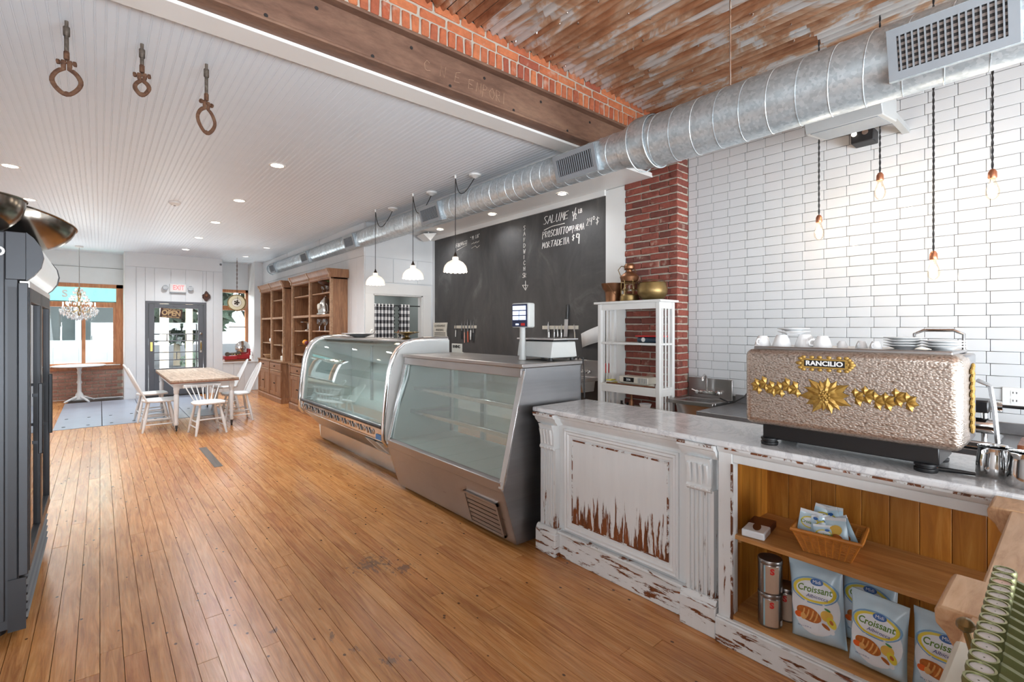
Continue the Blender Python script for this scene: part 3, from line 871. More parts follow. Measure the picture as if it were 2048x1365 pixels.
def marblemat():
    m, nt, p = newmat('marble')
    v = coords(nt, 'Object', (1, 1, 1))
    f = noise(nt, v, 2.6, 8, .7, 2.4)
    c = ramp(nt, f, [(.36, lin((222, 224, 226))), (.46, lin((232, 234, 236))), (.5, lin((204, 206, 210))), (.55, lin((230, 232, 234))), (.7, lin((238, 240, 242)))])
    c = vary(nt, c, noise(nt, v, 9, 6), .10)
    nt.links.new(c, p.inputs['Base Color']); p.inputs['Roughness'].default_value = .16
marblemat()
wood('shelf_pine', (160, 104, 52), (196, 140, 82), (214, 164, 108), (14, 1.2, 14), 1.6, .42)
wood('back_pine', (158, 94, 28), (194, 126, 44), (218, 156, 72), (14, 14, 1.2), 1.6, .42, knots=2.2, randv=.3)
def steelmat(name, rgb, rough, stretch, amt=.08):
    m, nt, p = newmat(name)
    f = noise(nt, coords(nt, 'Object', stretch), 1.0, 5, .6)
    c = vary(nt, lin(rgb), f, amt)
    c = vary(nt, c, noise(nt, coords(nt, 'Object', (2, 2, 2)), 1.0, 4), .12)
    nt.links.new(c, p.inputs['Base Color']); p.inputs['Metallic'].default_value = .95
    nt.links.new(ramp(nt, f, [(.3, (rough * .85,) * 3), (.7, (rough * 1.2,) * 3)]), p.inputs['Roughness'])
steelmat('steel_brushed', (168, 164, 162), .32, (30, 1.0, 30))
steelmat('steel_side', (160, 160, 162), .34, (1.0, 30, 30), .12)
steelmat('steel_plain', (196, 196, 196), .22, (4, 4, 4))
mat('enamel_white', (232, 236, 236), .22, var=.02)
mat('case_interior', (176, 192, 188), .35, var=.03)
glass('case_glass', (.91, .965, .95), .42, .026)
glass('shelf_glass', (.90, .955, .94), .4, .03)
mat('black_rubber', (24, 24, 26), .45, var=.1)
mat('blue_badge', (58, 120, 176), .4)

# ---- marble worktop (one continuous slab)
tw = thing('marble_worktop', 'long white veined marble worktop carrying the espresso machine', 'worktop', (2.52, .8, .93))
MB().box(2.245, -.9, .935, 2.80, 2.43, .966).build('slab', 'marble', tw, bevel=.008, seg=3)

# ---- panelled counter cabinet
pc = thing('counter_cabinet', 'peeling white panelled counter cabinet with fluted pilasters beside the steel case', 'cabinet', (2.5, 1.8, 0))
XPF = 2.33
MB().box(XPF, 1.15, .02, 2.76, 2.40, .935).build('carcass', 'peel_clean', pc)
MB().box(XPF - .03, 1.15, 0, XPF, 2.40, .15).build('plinth', 'peel_base', pc, bevel=.006)
MB().box(XPF - .042, 1.3, .15, XPF, 2.26, .168).build('plinth_moulding', 'peel_base', pc, bevel=.006)
def cornice(parent, y0, y1, xo, m='peel_clean'):
    pr = [(XPF + .02, .86), (xo - .0, .86), (xo - .008, .872), (xo - .022, .885), (xo - .03, .905), (xo - .045, .912), (xo - .05, .934), (XPF + .02, .934)]
    MB().prism(pr, 'xz', y0, y1).build('cornice', m, parent)
cornice(pc, 1.33, 2.235, XPF)
MB().box(XPF - .054, 1.34, .927, XPF - .02, 2.23, .936).build('worn_edge', 'peel_edge', pc)
for (y0, y1) in ((2.235, 2.40), (1.155, 1.325)):
    yc = (y0 + y1) / 2
    MB().box(XPF - .075, y0 - .01, 0, XPF, y1 + .01, .15).build('plinth_block', 'peel_base', pc, bevel=.006)
    MB().prism([(XPF, .15), (XPF - .07, .15), (XPF - .062, .168), (XPF - .05, .178), (XPF, .178)], 'xz', y0 - .008, y1 + .008).build('base_moulding', 'peel_base', pc)
    # fluted shaft
    prf = [(y0 + .012, XPF), (y0 + .012, XPF - .045)]
    n = 5; fw = (y1 - y0 - .024 - .03) / n
    yy = y0 + .027
    for i in range(n):
        prf += [(yy + fw * .15, XPF - .045), (yy + fw * .25, XPF - .036), (yy + fw * .5, XPF - .033), (yy + fw * .75, XPF - .036), (yy + fw * .85, XPF - .045)]
        yy += fw
    prf += [(y1 - .012, XPF - .045), (y1 - .012, XPF)]
    MB().prism([(b, a) for a, b in prf], 'xy', .178, .70).build('fluted_shaft', 'peel', pc)
    cap = MB().prism([(XPF, .69), (XPF - .052, .69), (XPF - .064, .70), (XPF - .064, .71), (XPF - .055, .72), (XPF - .058, .80), (XPF - .07, .845), (XPF - .076, .86), (XPF, .86)], 'xz', y0 + .02, y1 - .02)
    for i in range(4):
        yb = y0 + .04 + i * (y1 - y0 - .08) / 3
        cap.ring([(XPF - .058, yb, .73), (XPF - .063, yb, .78), (XPF - .072, yb, .83)], [.008, .010, .012], 6)
        cap.sph((XPF - .062, yb, .705), .009, 8)
    cap.build('capital', 'peel_clean', pc, ang=30)
    cornice(pc, y0 - .012, y1 + .012, XPF - .05)
    MB().box(XPF - .104, y0 - .008, .926, XPF - .04, y1 + .008, .9355).build('worn_edge', 'peel_edge', pc)
# framed panel with mouldings
py0, py1, pz0, pz1 = 1.40, 2.18, .20, .82
def rectframe(mb, prof, y0, y1, z0, z1, X):
    """sweep profile [(inset, out)] around a rectangle on the plane x = X facing -x"""
    loops = []
    for (ins, out) in prof:
        loops.append([(X - out, y0 + ins, z0 + ins), (X - out, y1 - ins, z0 + ins), (X - out, y1 - ins, z1 - ins), (X - out, y0 + ins, z1 - ins)])
    vs = [p for l in loops for p in l]; fs = []
    for i in range(len(loops) - 1):
        for k in range(4):
            fs.append((i * 4 + k, i * 4 + (k + 1) % 4, (i + 1) * 4 + (k + 1) % 4, (i + 1) * 4 + k))
    return mb.add(vs, fs)
rectframe(MB(), [(-.022, 0), (-.022, .012), (-.012, .02), (-.004, .012), (.008, .016), (.016, .006), (.03, .004), (.036, .0)], py0, py1, pz0, pz1, XPF).build('panel_moulding', 'peel_clean', pc, ang=25)
MB().box(XPF - .006, py0 + .045, pz0 + .045, XPF - .0005, py1 - .045, pz1 - .045).build('centre_panel', 'peel_panel', pc)
rectframe(MB(), [(.040, 0), (.042, .008), (.048, .0085), (.050, .004)], py0, py1, pz0, pz1, XPF).build('worn_bead', 'peel_edge', pc)

# ---- open shelf section
os_ = thing('shelf_cabinet', 'open-fronted white and pine shelf cabinet under the espresso machine', 'cabinet', (2.5, .1, 0))
oy0, oy1 = -.88, 1.138
MB().box(2.27, 1.07, .12, 2.33, oy1, .935).build('stile', 'peel', os_, bevel=.004)
MB().box(2.33, 1.10, .02, 2.72, oy1, .93).build('side_panel', 'shelf_pine', os_)
for i in range(5):
    MB().box(2.34 + i * .076, 1.088, .14, 2.34 + i * .076 + .0745, 1.10, .925).build('side_plank', 'back_pine', os_)
MB().box(2.72, oy0, .02, 2.74, oy1, .93).build('back_panel', 'floor_gap', os_)
y = 1.088; i = 0
while y > oy0 + .02:
    wd = .105
    MB().box(2.708, y - wd + .0015, .14, 2.72 + (i % 2) * .001, y, .925).build('back_plank', 'back_pine', os_, bevel=.002)
    y -= wd; i += 1
MB().box(2.275, oy0, .125, 2.708, 1.09, .145).build('bottom_board', 'shelf_pine', os_)
MB().box(2.30, oy0, .497, 2.708, 1.088, .519).build('shelf_board', 'shelf_pine', os_, bevel=.003)
for zz in (.482, ): MB().box(2.36, 1.07, zz - .02, 2.66, 1.088, zz + .014).build('cleat', 'shelf_pine', os_)
MB().box(2.245, oy0, 0, 2.275, oy1 + .004, .118).build('plinth', 'peel_base', os_, bevel=.006)
MB().box(2.252, oy0, .118, 2.30, oy1 + .002, .128).build('plinth_cap', 'peel_clean', os_, bevel=.004)
MB().box(2.275, oy0, .865, 2.33, 1.07, .905).build('top_rail', 'peel_clean', os_, bevel=.003)
MB().prism([(2.33, .905), (2.272, .905), (2.262, .914), (2.256, .934), (2.33, .934)], 'xz', oy0, oy1).build('cornice', 'peel_clean', os_)
MB().box(2.254, oy0, .926, 2.29, 1.1, .9355).build('worn_edge', 'peel_edge', os_)
MB().box(2.262, 1.066, .13, 2.2715, 1.074, .86).build('worn_edge', 'peel_edge', os_)
MB().box(2.345, 1.075, .845, 2.375, 1.0785, .865).build('price_sticker', 'trim_white', os_)

# ---- straight glass deli case
k2 = thing('display_case', 'stainless steel display case with slanted flat glass next to the peeling counter', 'display case', (2.45, 3.33, 0))
ky0, ky1 = 2.48, 4.17
MB().prism([(2.15, .03), (2.035, .40), (2.72, .40), (2.80, .03)], 'xz', ky0 + .02, ky1).build('base', 'steel_brushed', k2)
MB().prism([(2.033, .40), (2.022, .47), (2.06, .485), (2.09, .40)], 'xz', ky0 + .02, ky1).build('front_rail', 'steel_brushed', k2, bevel=.004)
MB().box(2.06, ky0 + .03, .40, 2.74, ky1 - .02, .46).build('deck', 'case_interior', k2)
for i in range(6):
    MB().box(2.08, ky0 + .05 + i * .265, .461, 2.68, ky0 + .05 + i * .265 + .262, .468).build('deck_tile', 'case_interior', k2, bevel=.003)
side = [(2.15, .03), (2.028, .42), (2.05, .47), (2.225, 1.205), (2.225, 1.225), (2.80, 1.225), (2.80, .03)]
MB().prism(side, 'xz', ky0, ky0 + .025).build('end_panel', 'steel_side', k2, bevel=.003)
MB().prism([(2.05, .47), (2.225, 1.225), (2.8, 1.225), (2.8, .4), (2.06, .4)], 'xz', ky1 - .02, ky1).build('end_panel', 'case_interior', k2)
MB().prism([(2.022, .43), (2.038, .43), (2.232, 1.2), (2.215, 1.21)], 'xz', ky0 - .004, ky0 + .045).build('corner_trim', 'steel_plain', k2, bevel=.003)
MB().prism([(2.022, .43), (2.038, .43), (2.232, 1.2), (2.215, 1.21)], 'xz', ky1 - .03, ky1 + .01).build('corner_trim', 'steel_plain', k2, bevel=.003)
MB().box(2.19, ky0 - .01, 1.225, 2.81, ky1 + .01, 1.255).build('top', 'steel_brushed', k2, bevel=.005)
MB().prism([(2.2, 1.16), (2.205, 1.225), (2.26, 1.225), (2.25, 1.16)], 'xz', ky0 + .02, ky1).build('upper_rail', 'steel_brushed', k2, bevel=.003)
MB().prism([(2.0485, .475), (2.0535, .475), (2.2175, 1.175), (2.2125, 1.175)], 'xz', ky0 + .04, ky1 - .025).build('front_glass', 'case_glass', k2)
for i, (zz, xf) in enumerate(((.93, 2.30), (.72, 2.26))):
    MB().box(xf, ky0 + .06, zz, 2.66, ky1 - .04, zz + .006).build('shelf', 'shelf_glass', k2)
    MB().box(xf - .02, ky0 + .06, zz - .02, xf + .015, ky1 - .04, zz + .014).build('shelf_rail', 'steel_plain', k2, bevel=.003)
    for yy in (ky0 + .05, ky1 - .05):
        MB().prism([(xf, zz - .004), (2.68, zz - .05), (2.68, zz - .004)], 'xz', yy - .004, yy + .004).build('shelf_bracket', 'steel_side', k2)
for i in range(3):
    a = ky0 + .03 + i * .545
    MB().box(2.70, a, .48, 2.712, a + .545, 1.16).build('rear_door', 'shelf_glass', k2)
    for yy in (a, a + .515): MB().box(2.695, yy, .47, 2.72, yy + .03, 1.2).build('rear_door_stile', 'steel_plain', k2)
MB().box(2.30, ky0 + .05, 1.17, 2.36, ky1 - .05, 1.2).build('lamp_tube', 'enamel_white', k2, bevel=.01)
# louvred vent in the sloping base
def on_base(z): return 2.15 - .115 * (z - .03) / .37
def louvre(parent, y0, y1, z0, z1, n, fx, m='steel_plain', fw=.018):
    for nm_, a, b, c, d in (('vent_frame', y0, z0, y0 + fw, z1), ('vent_frame', y1 - fw, z0, y1, z1), ('vent_frame', y0, z0, y1, z0 + fw), ('vent_frame', y0, z1 - fw, y1, z1)):
        MB().prism([(fx(b) + .004, b), (fx(b) - .017, b), (fx(d) - .017, d), (fx(d) + .004, d)], 'xz', a, c).build(nm_, m, parent)
    MB().prism([(fx(z0) + .003, z0), (fx(z0) - .001, z0), (fx(z1) - .001, z1), (fx(z1) + .003, z1)], 'xz', y0 + fw, y1 - fw).build('vent_backing', 'duct_inside', parent)
    hh = (z1 - z0 - 2 * fw) / n
    for i in range(n):
        z = z0 + fw + i * hh
        MB().prism([(fx(z) - .014, z + .003), (fx(z) - .010, z + .001), (fx(z + hh) - .002, z + hh * .74), (fx(z + hh) - .006, z + hh * .78)], 'xz', y0 + fw, y1 - fw).build('vent_slat', m, parent)
louvre(k2, ky0 + .10, ky0 + .50, .05, .30, 6, on_base, 'steel_brushed')

# ---- curved glass deli case
k1 = thing('display_case', 'white and chrome deli case with curved glass front nearest the bookcases', 'display case', (2.45, 5.5, 0))
jy0, jy1 = 4.25, 6.76
outer = [(2.10, .38), (2.052, .44), (2.05, .56), (2.075, .85), (2.105, 1.08), (2.14, 1.2), (2.19, 1.29), (2.26, 1.345), (2.36, 1.37), (2.5, 1.378), (2.76, 1.38)]
endp = outer + [(2.76, .03), (2.30, .03), (2.28, .2)]
MB().prism(endp, 'xz', jy0, jy0 + .05).build('end_panel', 'enamel_white', k1, bevel=.004)
MB().prism(endp, 'xz', jy1 - .05, jy1).build('end_panel', 'enamel_white', k1, bevel=.004)
for yy in (jy0 - .004, jy1 - .004):
    mb = MB(); mb.ring([(a - .006, yy + .025, b + .004) for a, b in outer], .012, 8, flat=2.6); mb.build('chrome_edge', 'chrome', k1)
mb = MB(); mb.ring([(2.045, jy0 + .02, .45), (2.27, jy0 + .02, .2), (2.30, jy0 + .02, .02)], .014, 8); mb.build('chrome_edge', 'steel_plain', k1)
gv = []; gf = []
gp = outer[2:10]
mb = MB()
mb.prism([(a + .012, b - .002) for a, b in gp] + [(a + .018, b - .008) for a, b in gp[::-1]], 'xz', jy0 + .05, jy1 - .05)
mb.build('curved_glass', 'case_glass', k1)
MB().box(2.33, jy0 + .05, 1.355, 2.76, jy1 - .05, 1.38).build('top', 'steel_brushed', k1, bevel=.006)
MB().prism([(2.1, .38), (2.052, .43), (2.05, .555), (2.075, .575), (2.14, .56), (2.14, .38)], 'xz', jy0 + .05, jy1 - .05).build('front_fascia', 'chrome', k1)
mb = MB()
for i in range(11):
    y = jy0 + .28 + i * .215
    mb.lathe([(.022, -.003), (.028, 0), (.022, .003)], (2.046, y, .48), 14, 'x')
    mb.ring([(2.046, y + .05, .455), (2.046, y + .085, .505), (2.046, y + .12, .455), (2.046, y + .155, .505)], .006, 6)
mb.build('embossed_pattern', 'steel_plain', k1)
mb = MB(); mb.cyl((2.035, jy0 + .06, .555), (2.035, jy1 - .06, .555), .016, n=10); mb.build('bumper_rail', 'black_rubber', k1)
MB().prism([(2.085, .395), (2.27, .2), (2.34, .2), (2.16, .395)], 'xz', jy0 + .05, jy1 - .05).build('slanted_panel', 'steel_brushed', k1)
MB().box(2.285, jy0 + .05, .03, 2.34, jy1 - .05, .2).build('kick_plate', 'steel_plain', k1)
MB().prism([(2.073, .405), (2.078, .41), (2.078, .4), (2.073, .4)], 'xz', jy0 + .1, jy1 - .1).build('drip_edge', 'chrome', k1)
MB().box(2.042, jy0 + .085, .425, 2.05, jy0 + .205, .475).build('maker_badge', 'blue_badge', k1, bevel=.004)
louvre(k1, jy0 + .07, jy0 + .31, .215, .375, 8, lambda z: 2.27 - .185 * (z - .2) / .195, 'enamel_white', .01)
louvre(k1, jy0 + .33, jy0 + .57, .215, .375, 8, lambda z: 2.27 - .185 * (z - .2) / .195, 'enamel_white', .01)
MB().box(2.14, jy0 + .05, .44, 2.74, jy1 - .05, .56).build('deck', 'enamel_white', k1)
MB().box(2.72, jy0 + .05, .56, 2.74, jy1 - .05, 1.36).build('back_wall', 'enamel_white', k1)
MB().box(2.34, jy0 + .06, .92, 2.7, jy1 - .06, .928).build('shelf', 'shelf_glass', k1)
MB().box(2.36, jy0 + .06, 1.30, 2.46, jy1 - .06, 1.335).build('lamp_tube', 'enamel_white', k1, bevel=.012)
for yy in (jy0 + .9, jy0 + 1.75): MB().box(2.695, yy, .56, 2.72, yy + .04, 1.35).build('rear_stile', 'steel_plain', k1)

# ---- hammered espresso machine
def hammer():
    m, nt, p = newmat('hammered_bronze')
    vo = nd(nt, 'TexVoronoi', Scale=1.0, feature='SMOOTH_F1'); nt.links.new(coords(nt, 'Object', (190, 130, 200)), vo.inputs['Vector'])
    c = ramp(nt, vo.outputs['Distance'], [(0, lin((214, 204, 196))), (.5, lin((186, 172, 160))), (.95, lin((112, 96, 84)))])
    nt.links.new(c, p.inputs['Base Color']); p.inputs['Metallic'].default_value = .85; p.inputs['Roughness'].default_value = .32
    inv = nd(nt, 'Math', operation='SUBTRACT'); inv.inputs[0].default_value = 1; nt.links.new(vo.outputs['Distance'], inv.inputs[1])
    bump(nt, p, inv.outputs[0], .55, .003)
hammer()
mat('gilt', (178, 142, 72), .45, .45, var=.25, scale=40)
mat('black_enamel', (22, 22, 24), .3, var=.05)
em = thing('espresso_machine', 'hammered bronze espresso machine with gilt flower ornament on the marble', 'espresso machine', (2.48, .65, .966))
ey0, ey1, ez0, ez1, ex0, ex1 = .27, 1.02, 1.062, 1.405, 2.285, 2.66
o = MB().box(ex0, ey0, ez0, ex0 + .20, ey1, ez1).build('front_shell', 'hammered_bronze', em, bevel=.03, seg=4)
o = MB().box(ex0 + .12, ey0 + .006, ez0 + .004, ex1, ey1 - .006, ez1 - .004).build('body', 'steel_side', em, bevel=.008)
MB().box(ex0 + .03, ey0 + .03, ez1 - .003, ex1 - .01, ey1 - .03, ez1 + .012).build('cup_rail', 'steel_brushed', em, bevel=.004)
MB().box(ex0 + .055, ey0 + .07, .995, ex1 - .06, ey1 - .06, ez0 + .01).build('chassis', 'black_enamel', em, bevel=.004)
for xx in (2.352, 2.58):
    for yy in (ey0 + .11, ey1 - .085):
        MB().lathe([(.001, .966), (.034, .966), (.036, .972), (.036, .98), (.031, .983), (.031, .987), (.036, .99), (.036, .998), (.001, .998)], (xx, yy, 0), 20).build('foot', 'black_rubber', em)
# name plate
XE = ex0 - .004
mb = MB().box(XE - .004, .607, 1.333, ex0 + .002, .775, 1.372)
for i in range(22):
    t = i / 22 * 2 * PI
    yy = .691 + (.088 + .006 * math.cos(9 * t)) * max(-1, min(1, 1.35 * math.cos(t))); zz = 1.3525 + .026 * max(-1, min(1, 1.35 * math.sin(t)))
    mb.sph((XE - .001, yy, zz), .009, 8, (.5, 1.1, .8))
mb.sph((XE, .595, 1.352), .014, 8, (.5, 1, .6)); mb.sph((XE, .787, 1.352), .014, 8, (.5, 1, .6))
np_ = mb.build('name_plate', 'gilt', em)
MB().box(XE - .0075, .618, 1.340, XE - .003, .764, 1.366).build('plate_field', 'black_enamel', np_)
textmb('RANCILIO', .0265, frame((XE - .009, .691, 1.353), (0, -1, 0), (0, 0, 1)), .0008, bold=.0009, sx=1.12).build('lettering', 'trim_white', np_)
# gilt flower garland
def leaf(mb, c, ang, L, W, dx=-1):
    b = len(mb.v)
    pts = []
    for i in range(7):
        t = i / 6
        wv = math.sin(PI * min(1, t * 1.02)) * W * (1 + .25 * math.sin(t * 14))
        pts.append((t * L, wv, .004 + .007 * math.sin(PI * t)))
    vs = []
    for (a, wv, h) in pts:
        for sgn, hh in ((-1, 0.001), (0, h), (1, 0.001)):
            vs.append((a, sgn * wv, hh))
    ca, sa = math.cos(ang), math.sin(ang)
    vs = [(c[0] - h, c[1] - (a * ca - w_ * sa), c[2] + (a * sa + w_ * ca)) for (a, w_, h) in vs]
    fs = []
    for i in range(6):
        for k in range(2):
            fs.append((i * 3 + k, i * 3 + k + 1, i * 3 + k + 4, i * 3 + k + 3))
    mb.add(vs, fs)
fy, fz = .688, 1.222
mb = MB()
for k in range(14):
    leaf(mb, (XE, fy, fz), 2 * PI * k / 14 + .1, (.068 if k % 2 else .058) * (1 + .5 * abs(math.cos(2 * PI * k / 14))), .017)
for k in range(9):
    leaf(mb, (XE - .006, fy, fz), 2 * PI * k / 9, .04 * (1 + .5 * abs(math.cos(2 * PI * k / 9))), .015)
for rr_, nn in ((.018, 9), (.009, 6)):
    for k in range(nn): mb.sph((XE - .014, fy + rr_ * math.cos(2 * PI * k / nn), fz + rr_ * math.sin(2 * PI * k / nn)), .006, 6)
mb.sph((XE - .016, fy, fz), .008, 8)
mb.build('gilt_flower', 'gilt', em)
for sgn in (-1, 1):
    mb = MB()
    for k in range(6):
        yy = fy - sgn * (.105 + k * .032); zz = fz + .012 * math.sin(k * 1.9) + .006 + (.012 if sgn < 0 else -.002)
        for a in (-1.1, -.2, .7, 1.6):
            leaf(mb, (XE, yy, zz), (0 if sgn > 0 else PI) + a, .038, .012)
    mb.build('gilt_garland', 'gilt', em)
mb = MB()
for k in range(26):
    mb.sph((ex0 + .17 + .02 * math.sin(k * 2.1), ey0 - .006, ez0 + .06 + k * .0095), .012, 7, (1, .6, 1))
mb.build('side_ornament', 'gilt', em)
mb = MB(); mb.ring([(ex1 - .1, ey0 - .01, 1.30), (ex1 - .06, ey0 - .04, 1.28), (ex1 - .05, ey0 - .05, 1.2), (ex1 - .05, ey0 - .06, 1.06)], .008, 8); mb.build('steam_wand', 'steel_plain', em)
# cups and saucers on top of the machine
mat('china', (240, 240, 240), .15, var=.01)
ztop = ez1 + .012
cupm = MB().lathe([(.001, .004), (.020, 0), (.022, .003), (.030, .020), (.036, .042), (.038, .05), (.0355, .05), (.034, .042), (.027, .02), (.001, .008)], n=20).mesh('cup_body')
hm = MB().ring([(.034, 0, .042), (.05, 0, .04), (.053, 0, .026), (.044, 0, .016), (.03, 0, .016)], .004, 6).mesh('cup_handle')
for i, (xx, yy, sc, lb) in enumerate(((2.40, .985, .95, 'white cup at the end of the machine top nearest the sink'), (2.40, .90, 1.05, 'white cup under the lone saucer on the machine'), (2.42, .81, 1.1, 'third white cup from the sink end on the machine'), (2.40, .735, .98, 'fourth white cup from the sink end on the machine'), (2.44, .672, .55, 'tiny cup in the middle of the machine top'), (2.43, .60, .6, 'tiny cup left of the taller saucer stack'), (2.40, .545, .6, 'tiny cup touching the taller saucer stack'))):
    t = thing('coffee_cup', lb, 'cup', (xx, yy, ztop), rnd() * 6, 'cups on the espresso machine'); t.scale = (sc, sc, sc)
    a = place(cupm, 'bowl', 'china', t, (0, 0, .05), (PI, 0, 0)); b = place(hm, 'handle', 'china', t, (0, 0, .05), (PI, 0, 0))
sm = MB().lathe([(.001, .003), (.03, .0), (.034, .003), (.052, .010), (.066, .014), (.066, .016), (.05, .0125), (.032, .006), (.001, .006)], n=28).mesh('saucer')
def saucer(x, y, z, lb): tag(place(sm, 'saucer', 'china', None, (x, y, z)), lb, 'saucer', 'saucers on the espresso machine')
saucer(2.43, .86, ztop + .053, 'lone saucer balanced on upturned cups'); saucer(2.43, .862, ztop + .068, 'second saucer lying on the lone balanced saucer')
for i in range(4): saucer(2.46, .465, ztop + i * .0105, ('lowest', 'second', 'third', 'topmost')[i] + ' saucer of the stack in the middle of the machine top')
for i in range(3): saucer(2.44, .345, ztop + i * .0105, ('lowest', 'middle', 'topmost')[i] + ' saucer of the stack at the steam-wand end')
mb = MB(); mb.ring([(2.56, .30, ztop), (2.56, .30, ztop + .06), (2.56, .33, ztop + .075), (2.56, .42, ztop + .075), (2.56, .45, ztop + .06), (2.56, .45, ztop)], .006, 8)
mb.build('rear_handle', 'chrome', em)

# ---- milk pitchers, palette knife
def pitcher(name, x, y, r, h, lb, rot):
    t = thing(name, lb, 'pitcher', (x, y, .966), rot)
    MB().lathe([(.001, .002), (r * .98, .0), (r * 1.03, .006), (r * 1.02, h * .4), (r * .93, h * .75), (r * .9, h * .95), (r * .93, h), (r * .9, h), (r * .87, h * .9), (r * .96, h * .4), (r * .95, .01), (.001, .008)], n=32, wob=lambda a: 1 + .0).build('body', 'chrome', t, local=True)
    MB().prism([(r * .86, h * .8), (r * 1.18, h * 1.02), (r * .86, h * 1.0)], 'xz', -.012, .012).build('spout', 'chrome', t, local=True, bevel=.004)
    MB().ring([(-r * .9, 0, h * .9), (-r * 1.45, 0, h * .88), (-r * 1.6, 0, h * .6), (-r * 1.5, 0, h * .3), (-r * .98, 0, h * .2)], .006, 8, flat=1.8).build('handle', 'chrome', t, local=True)
pitcher('milk_pitcher', 2.47, .205, .052, .105, 'steel milk pitcher on the marble nearest the palette knife', R(-20))
pitcher('milk_pitcher', 2.375, .118, .055, .115, 'steel milk pitcher cut by the right edge of the picture', R(150))
kn = thing('palette_knife', 'short black-handled kitchen tool lying on the marble by the machine foot', 'kitchen tool', (2.37, .3, .966))
MB().ring([(2.385, .352, .974), (2.395, .32, .974), (2.405, .25, .974)], [.007, .0085, .006], 8).build('handle', 'black_rubber', kn)
MB().sph((2.384, .36, .975), .010, 10, (.8, 1.3, .8)).build('bristle_tip', 'old_varnish', kn)
# ================================================================== duct along the counter
XD = 3.05
dt = thing('air_duct', 'long galvanised round air duct hung above the counters', 'duct', (XD, 5.5, 2.87))
def duct_tube(name, y0, y1, z, r, seam=.16, m='galvanised'):
    o = MB().lathe([(r, y0), (r, y1)], (XD, 0, z), 40, 'y').build(name, m, dt)
    pts = []; n = int((y1 - y0) / seam * 28)
    for i in range(n + 1):
        t = y0 + (y1 - y0) * i / n; a = 2 * PI * (t / seam)
        pts.append((XD + math.cos(a) * r, t, z + math.sin(a) * r))
    mb = MB(); mb.ring(pts, .0035, 5); mb.build('spiral_seam', m, dt)
zb, rb, zs, rs = 2.845, .178, 2.865, .136
duct_tube('duct_section', -1.6, 2.02, zb, rb, .155)
MB().lathe([(rb + .004, 1.98), (rb + .006, 2.0), (rb + .006, 2.1), (rs + .006, 2.22), (rs + .004, 2.24)], (XD, 0, (zb + zs) / 2 + .003), 40, 'y').build('reducer', 'galvanised', dt)
for yy, rr_ in ((1.98, rb + .008), (2.12, rb + .006)):
    MB().ring([(XD + math.cos(a * PI / 20) * rr_, yy, zb + math.sin(a * PI / 20) * rr_) for a in range(40)], .005, 6, closed=True).build('joint_ring', 'galvanised', dt)
segs = [(2.2, 4.6), (4.6, 7.0), (7.0, 9.15), (9.15, 11.3), (11.3, 12.1)]
for i, (a, b) in enumerate(segs):
    duct_tube('duct_section', a, b, zs, rs - .003 * i, .12)
MB().lathe([(.001, 12.1), (rs, 12.1), (rs, 12.13), (.001, 12.13)], (XD, 0, zs), 32, 'y').build('end_cap', 'galvanised', dt)
def register(y0, y1, z, r, hh, dark, nslat):
    """rectangular supply grille on a collar, facing the room and a little down"""
    ang = R(16)
    yc = (y0 + y1) / 2; W = y1 - y0
    m4 = Matrix.Translation((XD, yc, z)) @ Matrix.Rotation(-ang, 4, 'Y')
    X0 = -r * 1.03
    def b(nm_, x0, ya, za, x1, yb, zb_, m, par=dt):
        mb = MB().box(x0, ya, za, x1, yb, zb_); mb.xf(m4); return mb.build(nm_, m, par)
    b('collar', X0 - .01, -W / 2 - .004, -hh / 2 - .004, -r * .5, W / 2 + .004, hh / 2 + .004, 'galvanised')
    fw = .035 if W > .3 else .03
    fb_ = MB()
    for (ya, za, yb, zb_) in ((-W / 2, -hh / 2, W / 2, -hh / 2 + fw), (-W / 2, hh / 2 - fw, W / 2, hh / 2), (-W / 2, -hh / 2 + fw, -W / 2 + fw, hh / 2 - fw), (W / 2 - fw, -hh / 2 + fw, W / 2, hh / 2 - fw)):
        fb_.box(X0 - .022, ya, za, X0 - .0115, yb, zb_)
    fb_.xf(m4); reg = fb_.build('register', 'grille_grey', dt)
    b('register_back', X0 - .0114, -W / 2 + .02, -hh / 2 + .02, X0 - .0102, W / 2 - .02, hh / 2 - .02, 'duct_inside', reg)
    for i in range(nslat):
        yy = -W / 2 + fw + (W - 2 * fw) * (i + .5) / nslat
        b('register_blade', X0 - .021, yy - .003, -hh / 2 + fw, X0 - .0125, yy + .003, hh / 2 - fw, 'grille_grey', reg)
    if not dark:
        for i in range(6):
            zz = -hh / 2 + fw + (hh - 2 * fw) * (i + .5) / 6
            b('rear_blade', X0 - .0122, -W / 2 + fw, zz - .006, X0 - .0115, W / 2 - fw, zz + .006, 'rear_blade', reg)
mat('rear_blade', (140, 128, 122), .6)
register(.165, .60, zb, rb, .225, False, 16)
register(2.42, 2.86, zs, rs, .205, True, 17)
register(4.68, 5.10, zs, rs, .20, True, 14)
register(7.08, 7.46, zs, rs, .20, True, 12)
register(9.22, 9.60, zs, rs, .20, True, 10)
register(11.42, 11.80, zs, rs, .20, True, 8)
for yy, zz in ((1.45, ZT), (9.0, ZC), (11.0, ZC), (7.0, ZC)):
    MB().cyl((XD, yy, zb + .1), (XD, yy, zz), .005, n=8).build('hanger_rod', 'chrome', dt)

